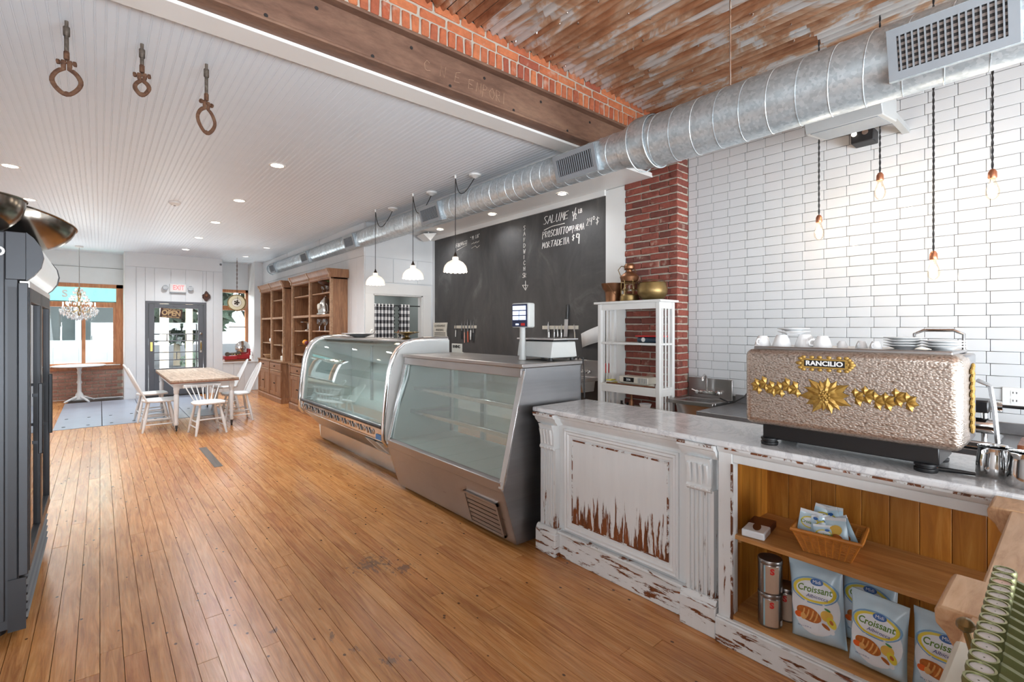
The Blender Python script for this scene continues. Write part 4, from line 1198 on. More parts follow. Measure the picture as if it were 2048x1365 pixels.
# ================================================================== pendants over the deli cases
mat('milk_glass', (246, 238, 228), .3, emit=.35, emit_rgb=(255, 236, 214))
mat('cord_black', (44, 42, 42), .7)
mat('bronze_cap', (58, 48, 40), .4, .6)
def lamp(name, loc, power, color, radius=.04):
    ld = bpy.data.lights.new(name, 'POINT'); ld.energy = power; ld.color = color; ld.shadow_soft_size = radius
    o = bpy.data.objects.new(name, ld); o.location = loc; col.objects.link(o); return o
sh_prof = [(.018, .150), (.030, .148), (.034, .128), (.030, .118), (.05, .108), (.085, .088), (.112, .055), (.122, .03), (.126, .004), (.126, -.004), (.120, .004), (.117, .03), (.108, .053), (.082, .082), (.05, .102), (.028, .112)]
def shade_mesh():
    mb = MB().lathe(sh_prof, (0, 0, 0), 48)
    n = 48
    for i, v in enumerate(mb.v):
        k = i % n; pi_ = i // n
        if 7 <= pi_ <= 10:
            a = 2 * PI * k / n; f = .010 * abs(math.sin(a * 8)) * (1 if pi_ in (8, 9) else .4)
            mb.v[i] = (v[0], v[1], v[2] - f)
    return mb.mesh('shade')
shm = shade_mesh()
for i, (yy, cy_, lb) in enumerate(((4.29, 4.13, 'scalloped milk glass pendant in front of the chalkboard'), (5.2, 5.0, 'middle of the three scalloped milk glass pendants'), (6.24, 6.0, 'scalloped milk glass pendant farthest from the chalkboard writing'))):
    x = 2.86; zsd = 2.105
    t = thing('pendant_lamp', lb, 'pendant lamp', (x, yy, zsd), 0, 'milk glass pendants')
    place(shm, 'lamp_shade', 'milk_glass', t, (0, 0, 0))
    MB().lathe([(.02, .146), (.02, .165), (.012, .18), (.006, .2)], n=14).build('cap', 'bronze_cap', t, local=True)
    MB().cyl((0, 0, .19), (0, 0, ZC - zsd - .02), .004, n=8).build('stem', 'cord_black', t, local=True)
    MB().lathe([(.004, -.04), (.012, -.03), (.012, -.005), (.02, 0)], (0, 0, ZC - zsd), 12).build('hook_plate', 'trim_white', t, local=True)
    mb = MB(); pts = []
    for k in range(13):
        s = k / 12
        pts.append((.14 * s ** 2.5, s * (cy_ - yy), ZC - zsd - .03 - .30 * 4 * s * (1 - s) * (.75 if i else .6)))
    mb.ring(pts, .0045, 6); mb.build('swag_cord', 'cord_black', t, local=True)
    MB().lathe([(.001, -.045), (.02, -.042), (.045, -.022), (.062, -.018), (.066, -.004), (.066, 0)], (.14, cy_ - yy, ZC - zsd - .005), 24).build('ceiling_rose', 'trim_white', t, local=True)
    MB().sph((0, 0, .05), .03, 12).build('bulb', 'light_faint', t, local=True)
    lamp('pendant_light', (x, yy, zsd - .03), 3, (1, .88, .74), .05)

# bare bulbs by the tiles
glass('bulb_glass', (1.0, .93, .84), .25, .03)
mat('filament', (255, 190, 110), .5, emit=60, emit_rgb=(255, 206, 140))
mat('copper', (206, 140, 108), .3, .9)
for (u, vt, vb, lb) in ((1638, 430, 470, 'lower bare bulb hanging nearest the brick pillar'), (1760, 345, 392, 'bare bulb on a short cord below the grey wedge speaker'), (1867, 502, 552, 'lowest bare bulb, above the cups on the machine'), (1985, 338, 388, 'bare bulb on a short cord nearest the right edge')):
    X = 4.0
    p = onx(u, vt, X)
    t = thing('bulb_pendant', lb, 'pendant lamp', (X, p.y, p.z), 0, 'bare bulbs by the tile wall')
    MB().lathe([(.004, 0), (.012, -.004), (.02, -.02), (.021, -.05), (.019, -.056), (.001, -.056)], n=18).build('socket', 'copper', t, local=True)
    MB().lathe([(.013, -.055), (.016, -.075), (.028, -.11), (.033, -.135), (.029, -.16), (.016, -.178), (.001, -.184)], n=18).build('bulb', 'bulb_glass', t, local=True)
    mb = MB(); mb.ring([(.004 * math.cos(k * 2.4), .004 * math.sin(k * 2.4), -.075 - k * .007) for k in range(13)], .0028, 5); mb.build('filament', 'filament', t, local=True)
    H_ = ZT - p.z
    for ph in (0, PI):
        mb = MB(); n = int(H_ / .012)
        mb.ring([(.0032 * math.cos(k * .9 + ph), .0032 * math.sin(k * .9 + ph), H_ * k / n) for k in range(n + 1)], .0035, 5); mb.build('twisted_cord', 'cord_black', t, local=True)
    lamp('bulb_light', (X, p.y, p.z - .12), 1.8, (1, .92, .8), .03)

# recessed downlights
def can(x, y, z, on=True, lb='', grp='ceiling downlights', power=85, rr_=.075):
    t = thing('downlight', lb, 'downlight', (x, y, z), 0, grp)
    MB().lathe([(rr_ * .75, -.002), (rr_ * .8, -.006), (rr_, -.006), (rr_ + .004, 0)], n=24).build('trim_ring', 'trim_white', t, local=True)
    MB().lathe([(.001, -.0035), (rr_ * .78, -.0035)], n=24).build('diffuser', 'light_disc' if on else 'light_faint', t, local=True)
    if on and power:
        ld = bpy.data.lights.new('downlight_beam', 'SPOT'); ld.energy = power; ld.spot_size = R(150); ld.spot_blend = .8; ld.color = (.95, .97, 1.0); ld.shadow_soft_size = .06
        o = bpy.data.objects.new('downlight_beam', ld); o.location = (x, y, z - .012); col.objects.link(o)
nth = ('first', 'second', 'third', 'fourth', 'fifth')
for i, yy in enumerate((5.17, 6.9, 8.55, 10.2, 11.9)):
    can(1.34, yy, ZC - .004, True, nth[i] + ' downlight from the steel beam in the row over the dining table')
    can(-.68, yy, ZC - .004, True, nth[i] + ' downlight from the steel beam in the row over the black cooler', power=55)
can(2.55, 10.6, ZC - .004, False, 'unlit downlight near the bookcases and the duct', 'unlit downlights'); can(2.5, 12.2, ZC - .004, False, 'unlit downlight in the far corner over the hanging scale', 'unlit downlights')
for i, yy in enumerate((3.79, 5.07, 6.36)):
    can(3.96, yy, 3.013, True, ('soffit downlight over the chalked salume prices', 'middle soffit downlight over the chalkboard', 'soffit downlight nearest the curtained opening')[i], 'soffit downlights', 14, .06)
can(3.75, 7.85, 2.698, True, 'added lamp brightening the room behind the curtain', 'back room fill lamp', 30)  # unseen lamp added to lift the dark room
sd = thing('smoke_detector', 'round white smoke detector on the beadboard ceiling', 'smoke detector', (.73, 7.53, ZC - .004))
MB().lathe([(.001, -.045), (.035, -.045), (.05, -.03), (.065, -.02), (.068, 0)], n=24).build('housing', 'trim_white', sd, local=True)
MB().lathe([(.001, -.048), (.014, -.048), (.016, -.044)], n=14).build('sensor', 'black_matte', sd, local=True)

# ================================================================== rusty pipe hangers on the ceiling
def hanger(loc, rod, rw, rh, yaw, lb, m_ring='rusty_iron'):
    t = thing('pipe_hanger', lb, 'pipe hanger', loc, yaw, 'old pipe hangers on the ceiling')
    MB().cyl((0, 0, 0), (0, 0, -.045), .008, n=10).build('threaded_stub', 'old_pipe', t, local=True)
    MB().lathe([(.012, -.03), (.0145, -.034), (.0145, -.075), (.012, -.08)], n=12).build('coupling', 'old_pipe', t, local=True)
    MB().cyl((0, 0, -.06), (0, 0, -rod + .02), .0095, n=10).build('rod', 'old_pipe', t, local=True)
    MB().lathe([(.010, -rod + .045), (.0125, -rod + .04), (.0125, -rod + .005), (.008, -rod)], n=12).build('coupling', 'rusty_iron', t, local=True)
    z0 = -rod - .015
    pts = []
    for k in range(25):
        a = R(100) + R(340) * k / 24
        a = R(104) + R(332) * k / 24
        sz = math.sin(a)
        pts.append((math.cos(a) * rw / 2 * (1 - .16 * max(0, sz) - .1 * max(0, -sz)), 0, z0 - .032 - rh / 2 + sz * rh / 2 - (.010 * max(0, -sz) ** 6)))
    pts = [(-.012, 0, z0 + .012), (-.013, 0, z0 - .012)] + pts + [(.013, 0, z0 - .012), (.012, 0, z0 + .012)]
    mb = MB(); mb.ring(pts, .0075, 8, flat=1.5); mb.build('clamp_ring', m_ring, t, local=True)
    mb = MB(); mb.cyl((-.036, 0, z0), (.036, 0, z0), .006, n=8); mb.cyl((-.04, 0, z0), (-.028, 0, z0), .013, n=6); mb.cyl((.028, 0, z0), (.04, 0, z0), .013, n=6); mb.build('clamp_bolt', 'rusty_iron', t, local=True)
    MB().sph((0, 0, z0 - .035 - rh), .011, 8, (1.2, .8, 1)).build('ring_boss', 'rusty_iron', t, local=True)
hanger((-.134, 3.46, ZC - .004), .205, .12, .125, R(-15), 'largest rusty pipe hanger ring, at the left')
hanger((.182, 3.46, ZC - .004), .165, .068, .07, R(-20), 'smallest rusty pipe hanger, in the middle')
hanger((.496, 3.47, ZC - .004), .225, .115, .14, R(30), 'narrow rusty pipe hanger ring nearest the beam', 'rusty_iron')

# ================================================================== black glass-door cooler with bowls
mat('cooler_grey', (62, 65, 70), .38, .35, var=.06)
mat('cooler_dark', (48, 50, 54), .4, .3)
mat('header_panel', (208, 212, 212), .3, emit=.25)
glass('cooler_glass', (.86, .9, .92), .97, .30)
fr = thing('drinks_cooler', 'tall dark grey two-door glass drinks cooler at the left edge', 'refrigerator', (-.64, 3.95, 0))
FX, FY0, FY1 = -.262, 3.34, 4.60
MB().box(-1.0, FY0, .05, FX - .04, FY0 + .04, 1.965).build('side_panel', 'cooler_grey', fr, bevel=.004)
MB().box(-1.0, FY1 - .04, .05, FX - .04, FY1, 1.965).build('side_panel', 'cooler_grey', fr, bevel=.004)
MB().box(-1.0, FY0 + .04, .05, -.96, FY1 - .04, 1.965).build('back_panel', 'cooler_dark', fr)
MB().box(-.96, FY0 + .04, 1.93, FX - .04, FY1 - .04, 1.965).build('top_panel', 'cooler_grey', fr)
MB().box(-.96, FY0 + .04, .05, FX - .05, FY1 - .04, .30).build('base_unit', 'cooler_dark', fr)
MB().box(FX - .04, FY0 - .008, .30, FX - .005, FY0 + .022, 1.72).build('corner_post', 'cooler_grey', fr, bevel=.003)
MB().box(FX - .38, FY0 - .014, .10, FX - .085, FY0, 1.96).build('side_skin', 'cooler_grey', fr, bevel=.003)
MB().box(FX - .075, FY0 - .006, .05, FX - .045, FY0 + .002, 1.70).build('side_channel', 'cooler_dark', fr)
textmb('D', .062, frame((FX - .105, FY0 - .016, 1.865), (1, 0, 0), (0, 0, 1)), .001, bold=.002).build('side_lettering', 'trim_white', fr)
for i, (a, b) in enumerate(((FY0 + .01, (FY0 + FY1) / 2 - .004), ((FY0 + FY1) / 2 + .004, FY1 - .01))):
    mb = MB()
    for q in ((a, .31, a + .05, 1.70), (b - .05, .31, b, 1.70), (a + .05, .31, b - .05, .37), (a + .05, 1.63, b - .05, 1.70)): mb.box(FX - .035, q[0], q[1], FX, q[2], q[3])
    do = mb.build('door', 'cooler_grey', fr, bevel=.003)
    MB().box(FX - .022, a + .05, .37, FX - .016, b - .05, 1.63).build('door_glass', 'cooler_glass', do)
    hy = a + .10 if i == 0 else a + .12
    MB().box(FX + .022, hy - .01, .86, FX + .040, hy + .01, 1.22).build('handle', 'cooler_dark', do, bevel=.004)
    for z in (.92, 1.16): MB().box(FX, hy - .006, z - .008, FX + .023, hy + .006, z + .008).build('handle_bracket', 'grille_dark', do)
for z in (.62, .9, 1.18, 1.45): MB().box(-.94, FY0 + .05, z, FX - .09, FY1 - .05, z + .008).build('wire_shelf', 'trim_white', fr)
MB().box(-.955, FY0 + .045, .30, -.95, FY1 - .045, 1.92).build('liner', 'trim_white', fr)
for i in range(6):
    MB().prism([(FX - .05, .06 + i * .04), (FX - .012, .065 + i * .04), (FX - .008, .075 + i * .04), (FX - .05, .09 + i * .04)], 'xz', FY0 + .03, FY1 - .03).build('grille_slat', 'grille_dark' if i % 2 else 'cooler_grey', fr)
arc = [(FX - .012, 1.735), (FX + .012, 1.76), (FX + .035, 1.80), (FX + .044, 1.85), (FX + .035, 1.90), (FX + .012, 1.94), (FX - .012, 1.965)]
MB().prism(arc, 'xz', FY0 + .03, FY1 - .03).build('header_sign', 'header_panel', fr)
big = [(FX - .012 + (a - FX + .012) * 1.1, 1.85 + (z - 1.85) * 1.03) for a, z in arc]
for (a, b) in ((FY0 - .006, FY0 + .03), (FY1 - .03, FY1 + .008)):
    MB().prism(big, 'xz', a, b).build('header_end_cap', 'cooler_grey', fr)
MB().box(FX - .084, FY0 - .006, 1.735, FX - .012, FY1 + .006, 1.966).build('header_box', 'cooler_grey', fr, bevel=.003)
MB().box(FX - .035, FY0, 1.70, FX + .0, FY1, 1.73).build('light_strip', 'trim_white', fr)
for (xx, yy) in ((-.9, FY0 + .1), (-.9, FY1 - .1), (FX - .12, FY0 + .1), (FX - .12, FY1 - .1)):
    MB().cyl((xx, yy, 0), (xx, yy, .055), .03, n=12).build('foot', 'black_rubber', fr)
MB().box(FX - .075, FY0 - .012, .04, FX - .012, FY0 - .006, .29).build('kick_corner', 'cooler_dark', fr)
mat('bowl_steel', (158, 150, 140), .2, 1.0, var=.12, scale=5)
def bowl(name, loc, r, h, tilt, lb):
    t = thing(name, lb, 'bowl', loc)
    t.rotation_euler = tilt
    prof = [(.001, 0)] + [(r * math.sin(PI / 2 * k / 9) ** .8, h * (1 - math.cos(PI / 2 * k / 9)) ** .9) for k in range(1, 10)]
    inn = [(max(.001, a - .004), b + .004) for a, b in prof[::-1]]
    MB().lathe(prof + inn, n=40).build('body', 'bowl_steel', t, local=True)
    MB().ring([(r * math.cos(k * PI / 20), r * math.sin(k * PI / 20), h) for k in range(40)], .006, 6, closed=True).build('rim', 'bowl_steel', t, local=True)
bowl('mixing_bowl', (-.53, 3.62, 1.967), .235, .2, (0, 0, 0), 'steel mixing bowl on the cooler cut by the left edge')
bowl('mixing_bowl', (-.40, 4.22, 2.0), .245, .2, (R(-6), R(14), 0), 'tilted steel mixing bowl leaning over the cooler header')

# ================================================================== speaker wedge and camera on the tile wall
sp = thing('wedge_speaker', 'grey wedge-shaped ceiling speaker between the duct and the tiles', 'speaker', (3.75, 1.2, 2.75))
y0, y1 = onx(1640, 260, 3.9).y, onx(1790, 240, 3.9).y
mat('speaker_grey', (172, 174, 174), .5)
MB().prism([(3.55, 2.93), (3.62, 2.80), (3.95, 2.845), (3.95, 3.02), (3.6, 3.02)], 'xz', y1, y0).build('cabinet', 'speaker_grey', sp, bevel=.006)
MB().prism([(3.625, 2.797), (3.94, 2.840), (3.94, 2.845), (3.625, 2.803)], 'xz', y1 + .03, y0 - .03).build('front_cloth', 'grille_grey', sp)
MB().box(3.94, y1 + .02, 2.9, XT - .008, y1 + .06, 2.94).build('wall_bracket', 'speaker_grey', sp)
sc = thing('wall_spotlight', 'small black lit spotlight box below the wedge speaker on the tiles', 'light', (4.3, 1.1, 2.7))
p = onx(1728, 275, 4.33)
MB().box(4.28, p.y - .07, p.z - .045, XT - .008, p.y + .07, p.z + .045).build('housing', 'black_matte', sc, bevel=.006)
MB().lathe([(.001, 4.274), (.014, 4.274), (.017, 4.28)], (0, p.y + .05, p.z + .025), 14, 'x').build('lens', 'light_disc', sc)
MB().cyl((4.279, p.y - .02, p.z + .02), (4.272, p.y - .02, p.z + .02), .02, n=12).build('reflector', 'chrome', sc)
# triangular bracket and hatch at the far end of the soffit
tb = thing('corner_speaker', 'cream triangular corner speaker under the far end of the soffit', 'speaker', (3.7, 6.7, 2.8))
p0, p1, p2 = ony(846, 467, 6.6), ony(874, 466, 6.6), ony(861, 482, 6.6)
mb = MB(); mb.add([p0, p1, p2, p0 + Vector((.05, .3, 0)), p1 + Vector((.1, .3, 0)), p2 + Vector((.05, .3, .03))], [(0, 1, 2), (3, 5, 4), (0, 3, 4, 1), (1, 4, 5, 2), (2, 5, 3, 0)])
mb.build('cabinet', 'trim_white', tb, bevel=.004)
MB().cyl((p0 + p1) / 2 + Vector((0, .05, -.005)), Vector(((p0.x + p1.x) / 2, 6.65, 3.013)), .01, n=8).build('bracket', 'trim_white', tb)

# ================================================================== white slatted shelf before the pillar
wsu = thing('shelf_unit', 'white slatted shelf unit standing before the brick pillar', 'shelf unit', (4.06, 2.9, 0))
sx0, sx1, sy0, sy1, szt = 3.92, 4.18, 2.52, 3.245, 1.745
for xx in (sx0, sx1 - .04):
    for yy in (sy0, sy1 - .04): MB().box(xx, yy, 0, xx + .04, yy + .04, szt).build('post', 'trim_white', wsu, bevel=.003)
MB().box(sx0 - .03, sy0 - .03, szt, sx1 + .02, sy1 + .03, szt + .022).build('top', 'trim_white', wsu, bevel=.004)
MB().box(sx0 + .004, sy0 + .04, szt - .06, sx0 + .025, sy1 - .04, szt).build('apron', 'trim_white', wsu)
for z in (1.34, .92, .45, .08):
    MB().box(sx0 + .003, sy0 + .005, z, sx1, sy1 - .005, z + .02).build('shelf', 'trim_white', wsu, bevel=.002)
MB().box(sx0 + .004, sy0 + .04, .86, sx0 + .025, sy1 - .04, .92).build('apron', 'trim_white', wsu)
for yy in (sy0 + .012, sy1 - .026):
    for z in (1.685, .86): MB().box(sx0 + .04, yy, z, sx1 - .04, yy + .014, z + .06).build('side_rail', 'trim_white', wsu)
    for k in range(3):
        xx = sx0 + .068 + k * .052
        MB().box(xx, yy + .002, .1, xx + .020, yy + .012, 1.69).build('slat', 'trim_white', wsu)
# things on it
mat('copper_old', (150, 106, 76), .4, .8, var=.3, scale=12)
mat('brass_old', (150, 126, 82), .4, .8, var=.35, scale=12)
zt2 = szt + .0225
tb_ = thing('copper_bucket', 'dented copper bucket with flared rim on the white shelf unit', 'bucket', (4.06, 3.16, zt2)); tb_.scale = (.88, .88, .95)
MB().lathe([(.001, 0), (.085, 0), (.092, .11), (.098, .125), (.12, .15), (.135, .2), (.138, .205), (.133, .203), (.112, .155), (.09, .13), (.001, .12)], n=28).build('body', 'copper_old', tb_, local=True)
MB().ring([(-.13, 0, .2), (-.16, -.05, .19), (-.15, -.1, .12), (-.1, -.11, .08)], .004, 6).build('bail_handle', 'copper_old', tb_, local=True)
lt = thing('brass_lantern', 'old brass and copper ship lantern between the bucket and the cauldron', 'lantern', (4.04, 2.94, zt2)); lt.scale = (.9, .9, .98)
MB().lathe([(.001, 0), (.10, 0), (.105, .012), (.10, .06), (.085, .075), (.001, .075)], n=24).build('base', 'brass_old', lt, local=True)
MB().lathe([(.06, .075), (.075, .12), (.06, .19)], n=20).build('glass_chimney', 'bulb_glass', lt, local=True)
for k in range(6):
    a = k * PI / 3
    MB().cyl((.09 * math.cos(a), .09 * math.sin(a), .06), (.09 * math.cos(a), .09 * math.sin(a), .25), .005, n=6).build('guard_bar', 'brass_old', lt, local=True)
for z in (.12, .19): MB().ring([(.092 * math.cos(k * PI / 12), .092 * math.sin(k * PI / 12), z) for k in range(24)], .004, 5, closed=True).build('guard_ring', 'brass_old', lt, local=True)
MB().lathe([(.075, .2), (.09, .205), (.105, .25), (.10, .26), (.055, .295), (.03, .305), (.03, .32), (.055, .335), (.06, .36), (.045, .385), (.001, .39)], n=24).build('hood', 'copper_old', lt, local=True)
MB().ring([(-.02, .10, .26), (-.03, .13, .33), (0, .11, .37), (.02, -.04, .35), (.0, -.09, .29)], .005, 6).build('carry_handle', 'brass_old', lt, local=True)
cl = thing('brass_cauldron', 'round brass cauldron with iron handles next to the pillar edge', 'pot', (4.05, 2.68, zt2))
MB().lathe([(.001, .004), (.07, 0), (.11, .02), (.138, .07), (.14, .11), (.128, .15), (.125, .165), (.132, .172), (.128, .172), (.12, .16), (.13, .11), (.125, .07), (.001, .02)], n=32).build('body', 'brass_old', cl, local=True)
MB().ring([(-.02, .125, .16), (-.02, .155, .17), (-.05, .15, .185), (-.1, .05, .19), (-.1, -.06, .19), (-.05, -.14, .185), (-.02, -.155, .165)], .006, 6).build('bail_handle', 'rusty_iron', cl, local=True)
mat('enamel_blue', (46, 66, 84), .35); mat('lid_red', (206, 50, 48), .4)
cd_ = thing('casserole_dish', 'dark blue dish with red lid on the upper shelf', 'dish', (4.04, 2.68, 1.3605))
MB().box(-.07, -.13, 0, .07, .13, .055).build('dish', 'enamel_blue', cd_, local=True, bevel=.02)
MB().box(-.078, -.14, .056, .078, .14, .07).build('lid', 'lid_red', cd_, local=True, bevel=.006)
MB().lathe([(.001, -.0715), (.022, -.0715), (.022, -.069)], (0, .05, .03), 14, 'x').build('round_label', 'trim_white', cd_, local=True)
rd = thing('clock_radio', 'cream clock radio with dark display on the middle shelf', 'radio', (4.02, 2.83, .9405))
mat('radio_cream', (214, 208, 194), .45)
MB().box(-.075, -.17, .018, .075, .17, .088).build('housing', 'radio_cream', rd, local=True, bevel=.012)
MB().box(-.078, -.01, .035, -.0745, .11, .078).build('display', 'black_enamel', rd, local=True)
textmb('2:36', .028, frame((-.0795, .05, .056), (0, -1, 0), (0, 0, 1)), .0004).build('display_digits', 'header_panel', rd, local=True)
for k in range(6): MB().box(-.077, -.155 + k * .018, .03, -.0745, -.148 + k * .018, .08).build('speaker_slot', 'grille_grey', rd, local=True)
MB().box(-.06, -.15, .0005, .06, .15, .018).build('foot_plate', 'radio_cream', rd, local=True)
wood('board_brown', (96, 56, 36), (128, 78, 50), (150, 96, 64), (2, 14, 14), 2, .5)
bb = tag(MB().box(3.925, 2.58, .9405, 3.943, 3.14, .955).build('wooden_board', 'board_brown', bevel=.003), 'thin brown board lying in front of the clock radio', 'board')
mat('citron', (222, 210, 84), .5)
gb = thing('paper_bundle', 'small bundle of yellow and white packets beside the clock radio', 'packets', (4.0, 3.12, .9405))
for k in range(3): MB().box(-.05 + k * .005, -.03 + k * .012, .002 + k * .012, .05, .04 + k * .006, .012 + k * .012).build('packet', ('citron', 'trim_white', 'citron')[k], gb, local=True, bevel=.003)
for (nm_, yy, m_, hh) in (('spice_bottle', 3.02, 'black_enamel', .1), ('spice_bottle', 2.95, 'black_enamel', .09), ('sauce_bottle', 2.9, 'copper_old', .17)):
    t = thing(nm_, {3.02: 'small dark bottle low on the shelf unit, left one', 2.95: 'small dark bottle low on the shelf unit, right one', 2.9: 'slim amber bottle low on the shelf unit'}[yy], 'bottle', (4.02, yy, .4705))
    MB().lathe([(.001, 0), (.02, 0), (.022, .01), (.022, hh * .6 + .2), (.01, hh * .75 + .2), (.001, hh * .75 + .2)], n=14).build('body', m_, t, local=True)
    MB().lathe([(.012, hh * .75 + .2), (.012, hh + .2), (.001, hh + .2)], n=12).build('cap', m_, t, local=True)
bwl = thing('glass_bowl', 'small glass bowl low on the shelf unit', 'bowl', (4.02, 2.74, .4705))
MB().lathe([(.001, .22), (.03, .22), (.045, .26), (.06, .30), (.057, .30), (.04, .26), (.001, .23)], n=20).build('bowl', 'china', bwl, local=True)
MB().lathe([(.001, 0), (.04, 0), (.02, .02), (.02, .22), (.001, .22)], n=16).build('stem', 'china', bwl, local=True)

# ================================================================== sinks and work table
def hand_sink(name, y0, y1, X1, zt, lb, depth=.38):
    t = thing(name, lb, 'sink', (X1 - depth / 2, (y0 + y1) / 2, zt - .25))
    MB().box(X1 - .018, y0, zt - .02, X1 - .001, y1, zt + .18).build('backsplash', 'steel_brushed', t, bevel=.004)
    for q in ((X1 - depth, y0, X1 - depth + .05, y1), (X1 - .08, y0, X1 - .018, y1), (X1 - depth + .05, y0, X1 - .08, y0 + .05), (X1 - depth + .05, y1 - .05, X1 - .08, y1)):
        MB().box(q[0], q[1], zt - .035, q[2], q[3], zt).build('rim', 'steel_brushed', t, bevel=.004)
    MB().prism([(X1 - depth + .05, zt - .01), (X1 - depth + .09, zt - .15), (X1 - .11, zt - .15), (X1 - .08, zt - .01)], 'xz', y0 + .045, y1 - .045).build('basin', 'steel_plain', t)
    yc = (y0 + y1) / 2
    MB().ring([(X1 - .03, yc, zt + .06), (X1 - .07, yc, zt + .065), (X1 - .075, yc, zt + .16), (X1 - .085, yc, zt + .20), (X1 - .11, yc, zt + .22), (X1 - .15, yc, zt + .2), (X1 - .155, yc, zt + .17)], .010, 10).build('spout', 'chrome', t)
    MB().box(X1 - .05, yc - .11, zt + .03, X1 - .019, yc + .11, zt + .07).build('faucet_body', 'chrome', t, bevel=.01)
    for s_ in (-1, 1):
        MB().lathe([(.001, X1 - .1), (.016, X1 - .1), (.02, X1 - .085), (.012, X1 - .05)], (0, yc + s_ * .085, zt + .055), 14, 'x').build('tap', 'chrome', t)
        MB().cyl((X1 - .09, yc + s_ * .085, zt + .055), (X1 - .11, yc + s_ * .13, zt + .075), .007, n=8).build('tap_lever', 'chrome', t)
    return t
hand_sink('hand_sink', 2.07, 2.50, XT - .009, .845, 'small steel hand sink on the tiles beside the pillar')
hand_sink('hand_sink', 3.42, 3.95, XC - .012, .96, 'steel hand sink behind the display case under the chalkboard')
MB().box(0, 0, 0, .001, .001, .001)
wt_ = thing('work_table', 'low stainless work table behind the espresso machine', 'table', (4.05, .8, 0))
MB().box(3.70, -.95, .79, XT - .01, 2.04, .826).build('top', 'steel_side', wt_, bevel=.004)
MB().box(XT - .03, -.95, .826, XT - .01, 2.04, .90).build('upstand', 'steel_side', wt_, bevel=.003)
for (xx, yy) in ((3.75, -.9), (3.75, 2.0), (4.36, -.9), (4.36, 2.0), (3.75, .55), (4.36, .55)): MB().cyl((xx, yy, 0), (xx, yy, .79), .02, n=10).build('leg', 'steel_plain', wt_)
MB().box(3.72, -.93, .25, 4.39, 2.02, .265).build('lower_shelf', 'steel_side', wt_)
ca = MB(); ca.ring([onx(1440, 797, 4.3), onx(1455, 804, 4.28), onx(1472, 803, 4.28), onx(1488, 795, 4.28), onx(1500, 780, 4.35)], .006, 6)
tag(ca.build('power_cable', 'cord_black'), 'black cable curling on the work table beside the hand sink', 'cable')
# slicer, cutting board, outlet beyond the machine
sl = thing('meat_slicer', 'chrome meat slicer with round blade on the work table behind the machine', 'slicer', (3.85, .44, .827))
MB().box(3.70, .30, .835, 4.05, .66, .875).build('base', 'steel_plain', sl, bevel=.01)
for (a, b) in ((3.73, .33), (4.02, .33), (3.73, .63), (4.02, .63)): MB().cyl((a, b, .827), (a, b, .836), .015, n=10).build('foot', 'black_rubber', sl)
MB().lathe([(.001, .0), (.125, .0), (.13, .006), (.125, .012), (.001, .012)], (3.86, .5, 1.0), 36, 'y').build('blade', 'chrome', sl)
MB().ring([(3.86 + .14 * math.cos(R(k * 10)), .505, 1.0 + .14 * math.sin(R(k * 10))) for k in range(36)], .012, 8, closed=True).build('blade_guard', 'steel_plain', sl)
MB().box(3.80, .51, .87, 3.92, .62, 1.04).build('motor_housing', 'chrome', sl, bevel=.02)
MB().box(3.72, .335, 1.03, 3.86, .47, 1.10).build('sharpener_box', 'black_enamel', sl, bevel=.008)
MB().cyl((3.79, .33, 1.065), (3.79, .285, 1.065), .03, n=14).build('sharpener_knob', 'chrome', sl)
MB().cyl((3.79, .30, 1.07), (3.79, .20, 1.07), .009, n=10).build('lever', 'black_enamel', sl)
MB().cyl((3.80, .36, .87), (3.80, .36, 1.03), .014, n=10).build('support_post', 'steel_plain', sl)
MB().lathe([(.001, .31), (.04, .31), (.045, .32), (.045, .40), (.001, .40)], (3.80, 0, .95), 20, 'y').build('pusher', 'chrome', sl)
wood('walnut', (92, 44, 30), (140, 80, 52), (190, 136, 100), (3, 18, 3), 2.0, .35)
ctb = thing('cutting_board', 'striped dark cutting board at the right edge behind the pitchers', 'cutting board', (3.9, .08, .827))
for k in range(6): MB().box(3.78 + k * .05, -.2, .828, 3.78 + k * .05 + .0495, .23, .868).build('strip', 'walnut', ctb, bevel=.002)
ol = thing('wall_outlet', 'white double power outlet on the tiles at the right', 'outlet', (XT - .01, .3, 1.1))
p = onx(2030, 795, XT - .01)
MB().box(XT - .016, p.y - .058, p.z - .06, XT - .0085, p.y + .058, p.z + .06).build('plate', 'trim_white', ol, bevel=.003)
for s_ in (-1, 1):
    MB().box(XT - .0175, p.y - .018, p.z + s_ * .025 - .016, XT - .016, p.y + .018, p.z + s_ * .025 + .016).build('socket', 'trim_white', ol)
    for q in (-.008, .008): MB().box(XT - .0185, p.y + q - .0018, p.z + s_ * .025 - .003, XT - .0174, p.y + q + .0018, p.z + s_ * .025 + .009).build('slot', 'black_matte', ol)
pg = thing('power_plugs', 'black power plugs lying behind the cutting board', 'plug', (4.2, .06, .827))
for (a, b) in ((4.25, .1), (4.27, .03)): MB().box(a - .02, b - .02, .828, a + .02, b + .02, .868).build('plug', 'black_rubber', pg, bevel=.006)
MB().ring([(4.25, .1, .835), (4.2, .02, .833), (4.26, -.1, .833), (4.2, -.3, .833)], .005, 6).build('cable', 'black_rubber', pg)

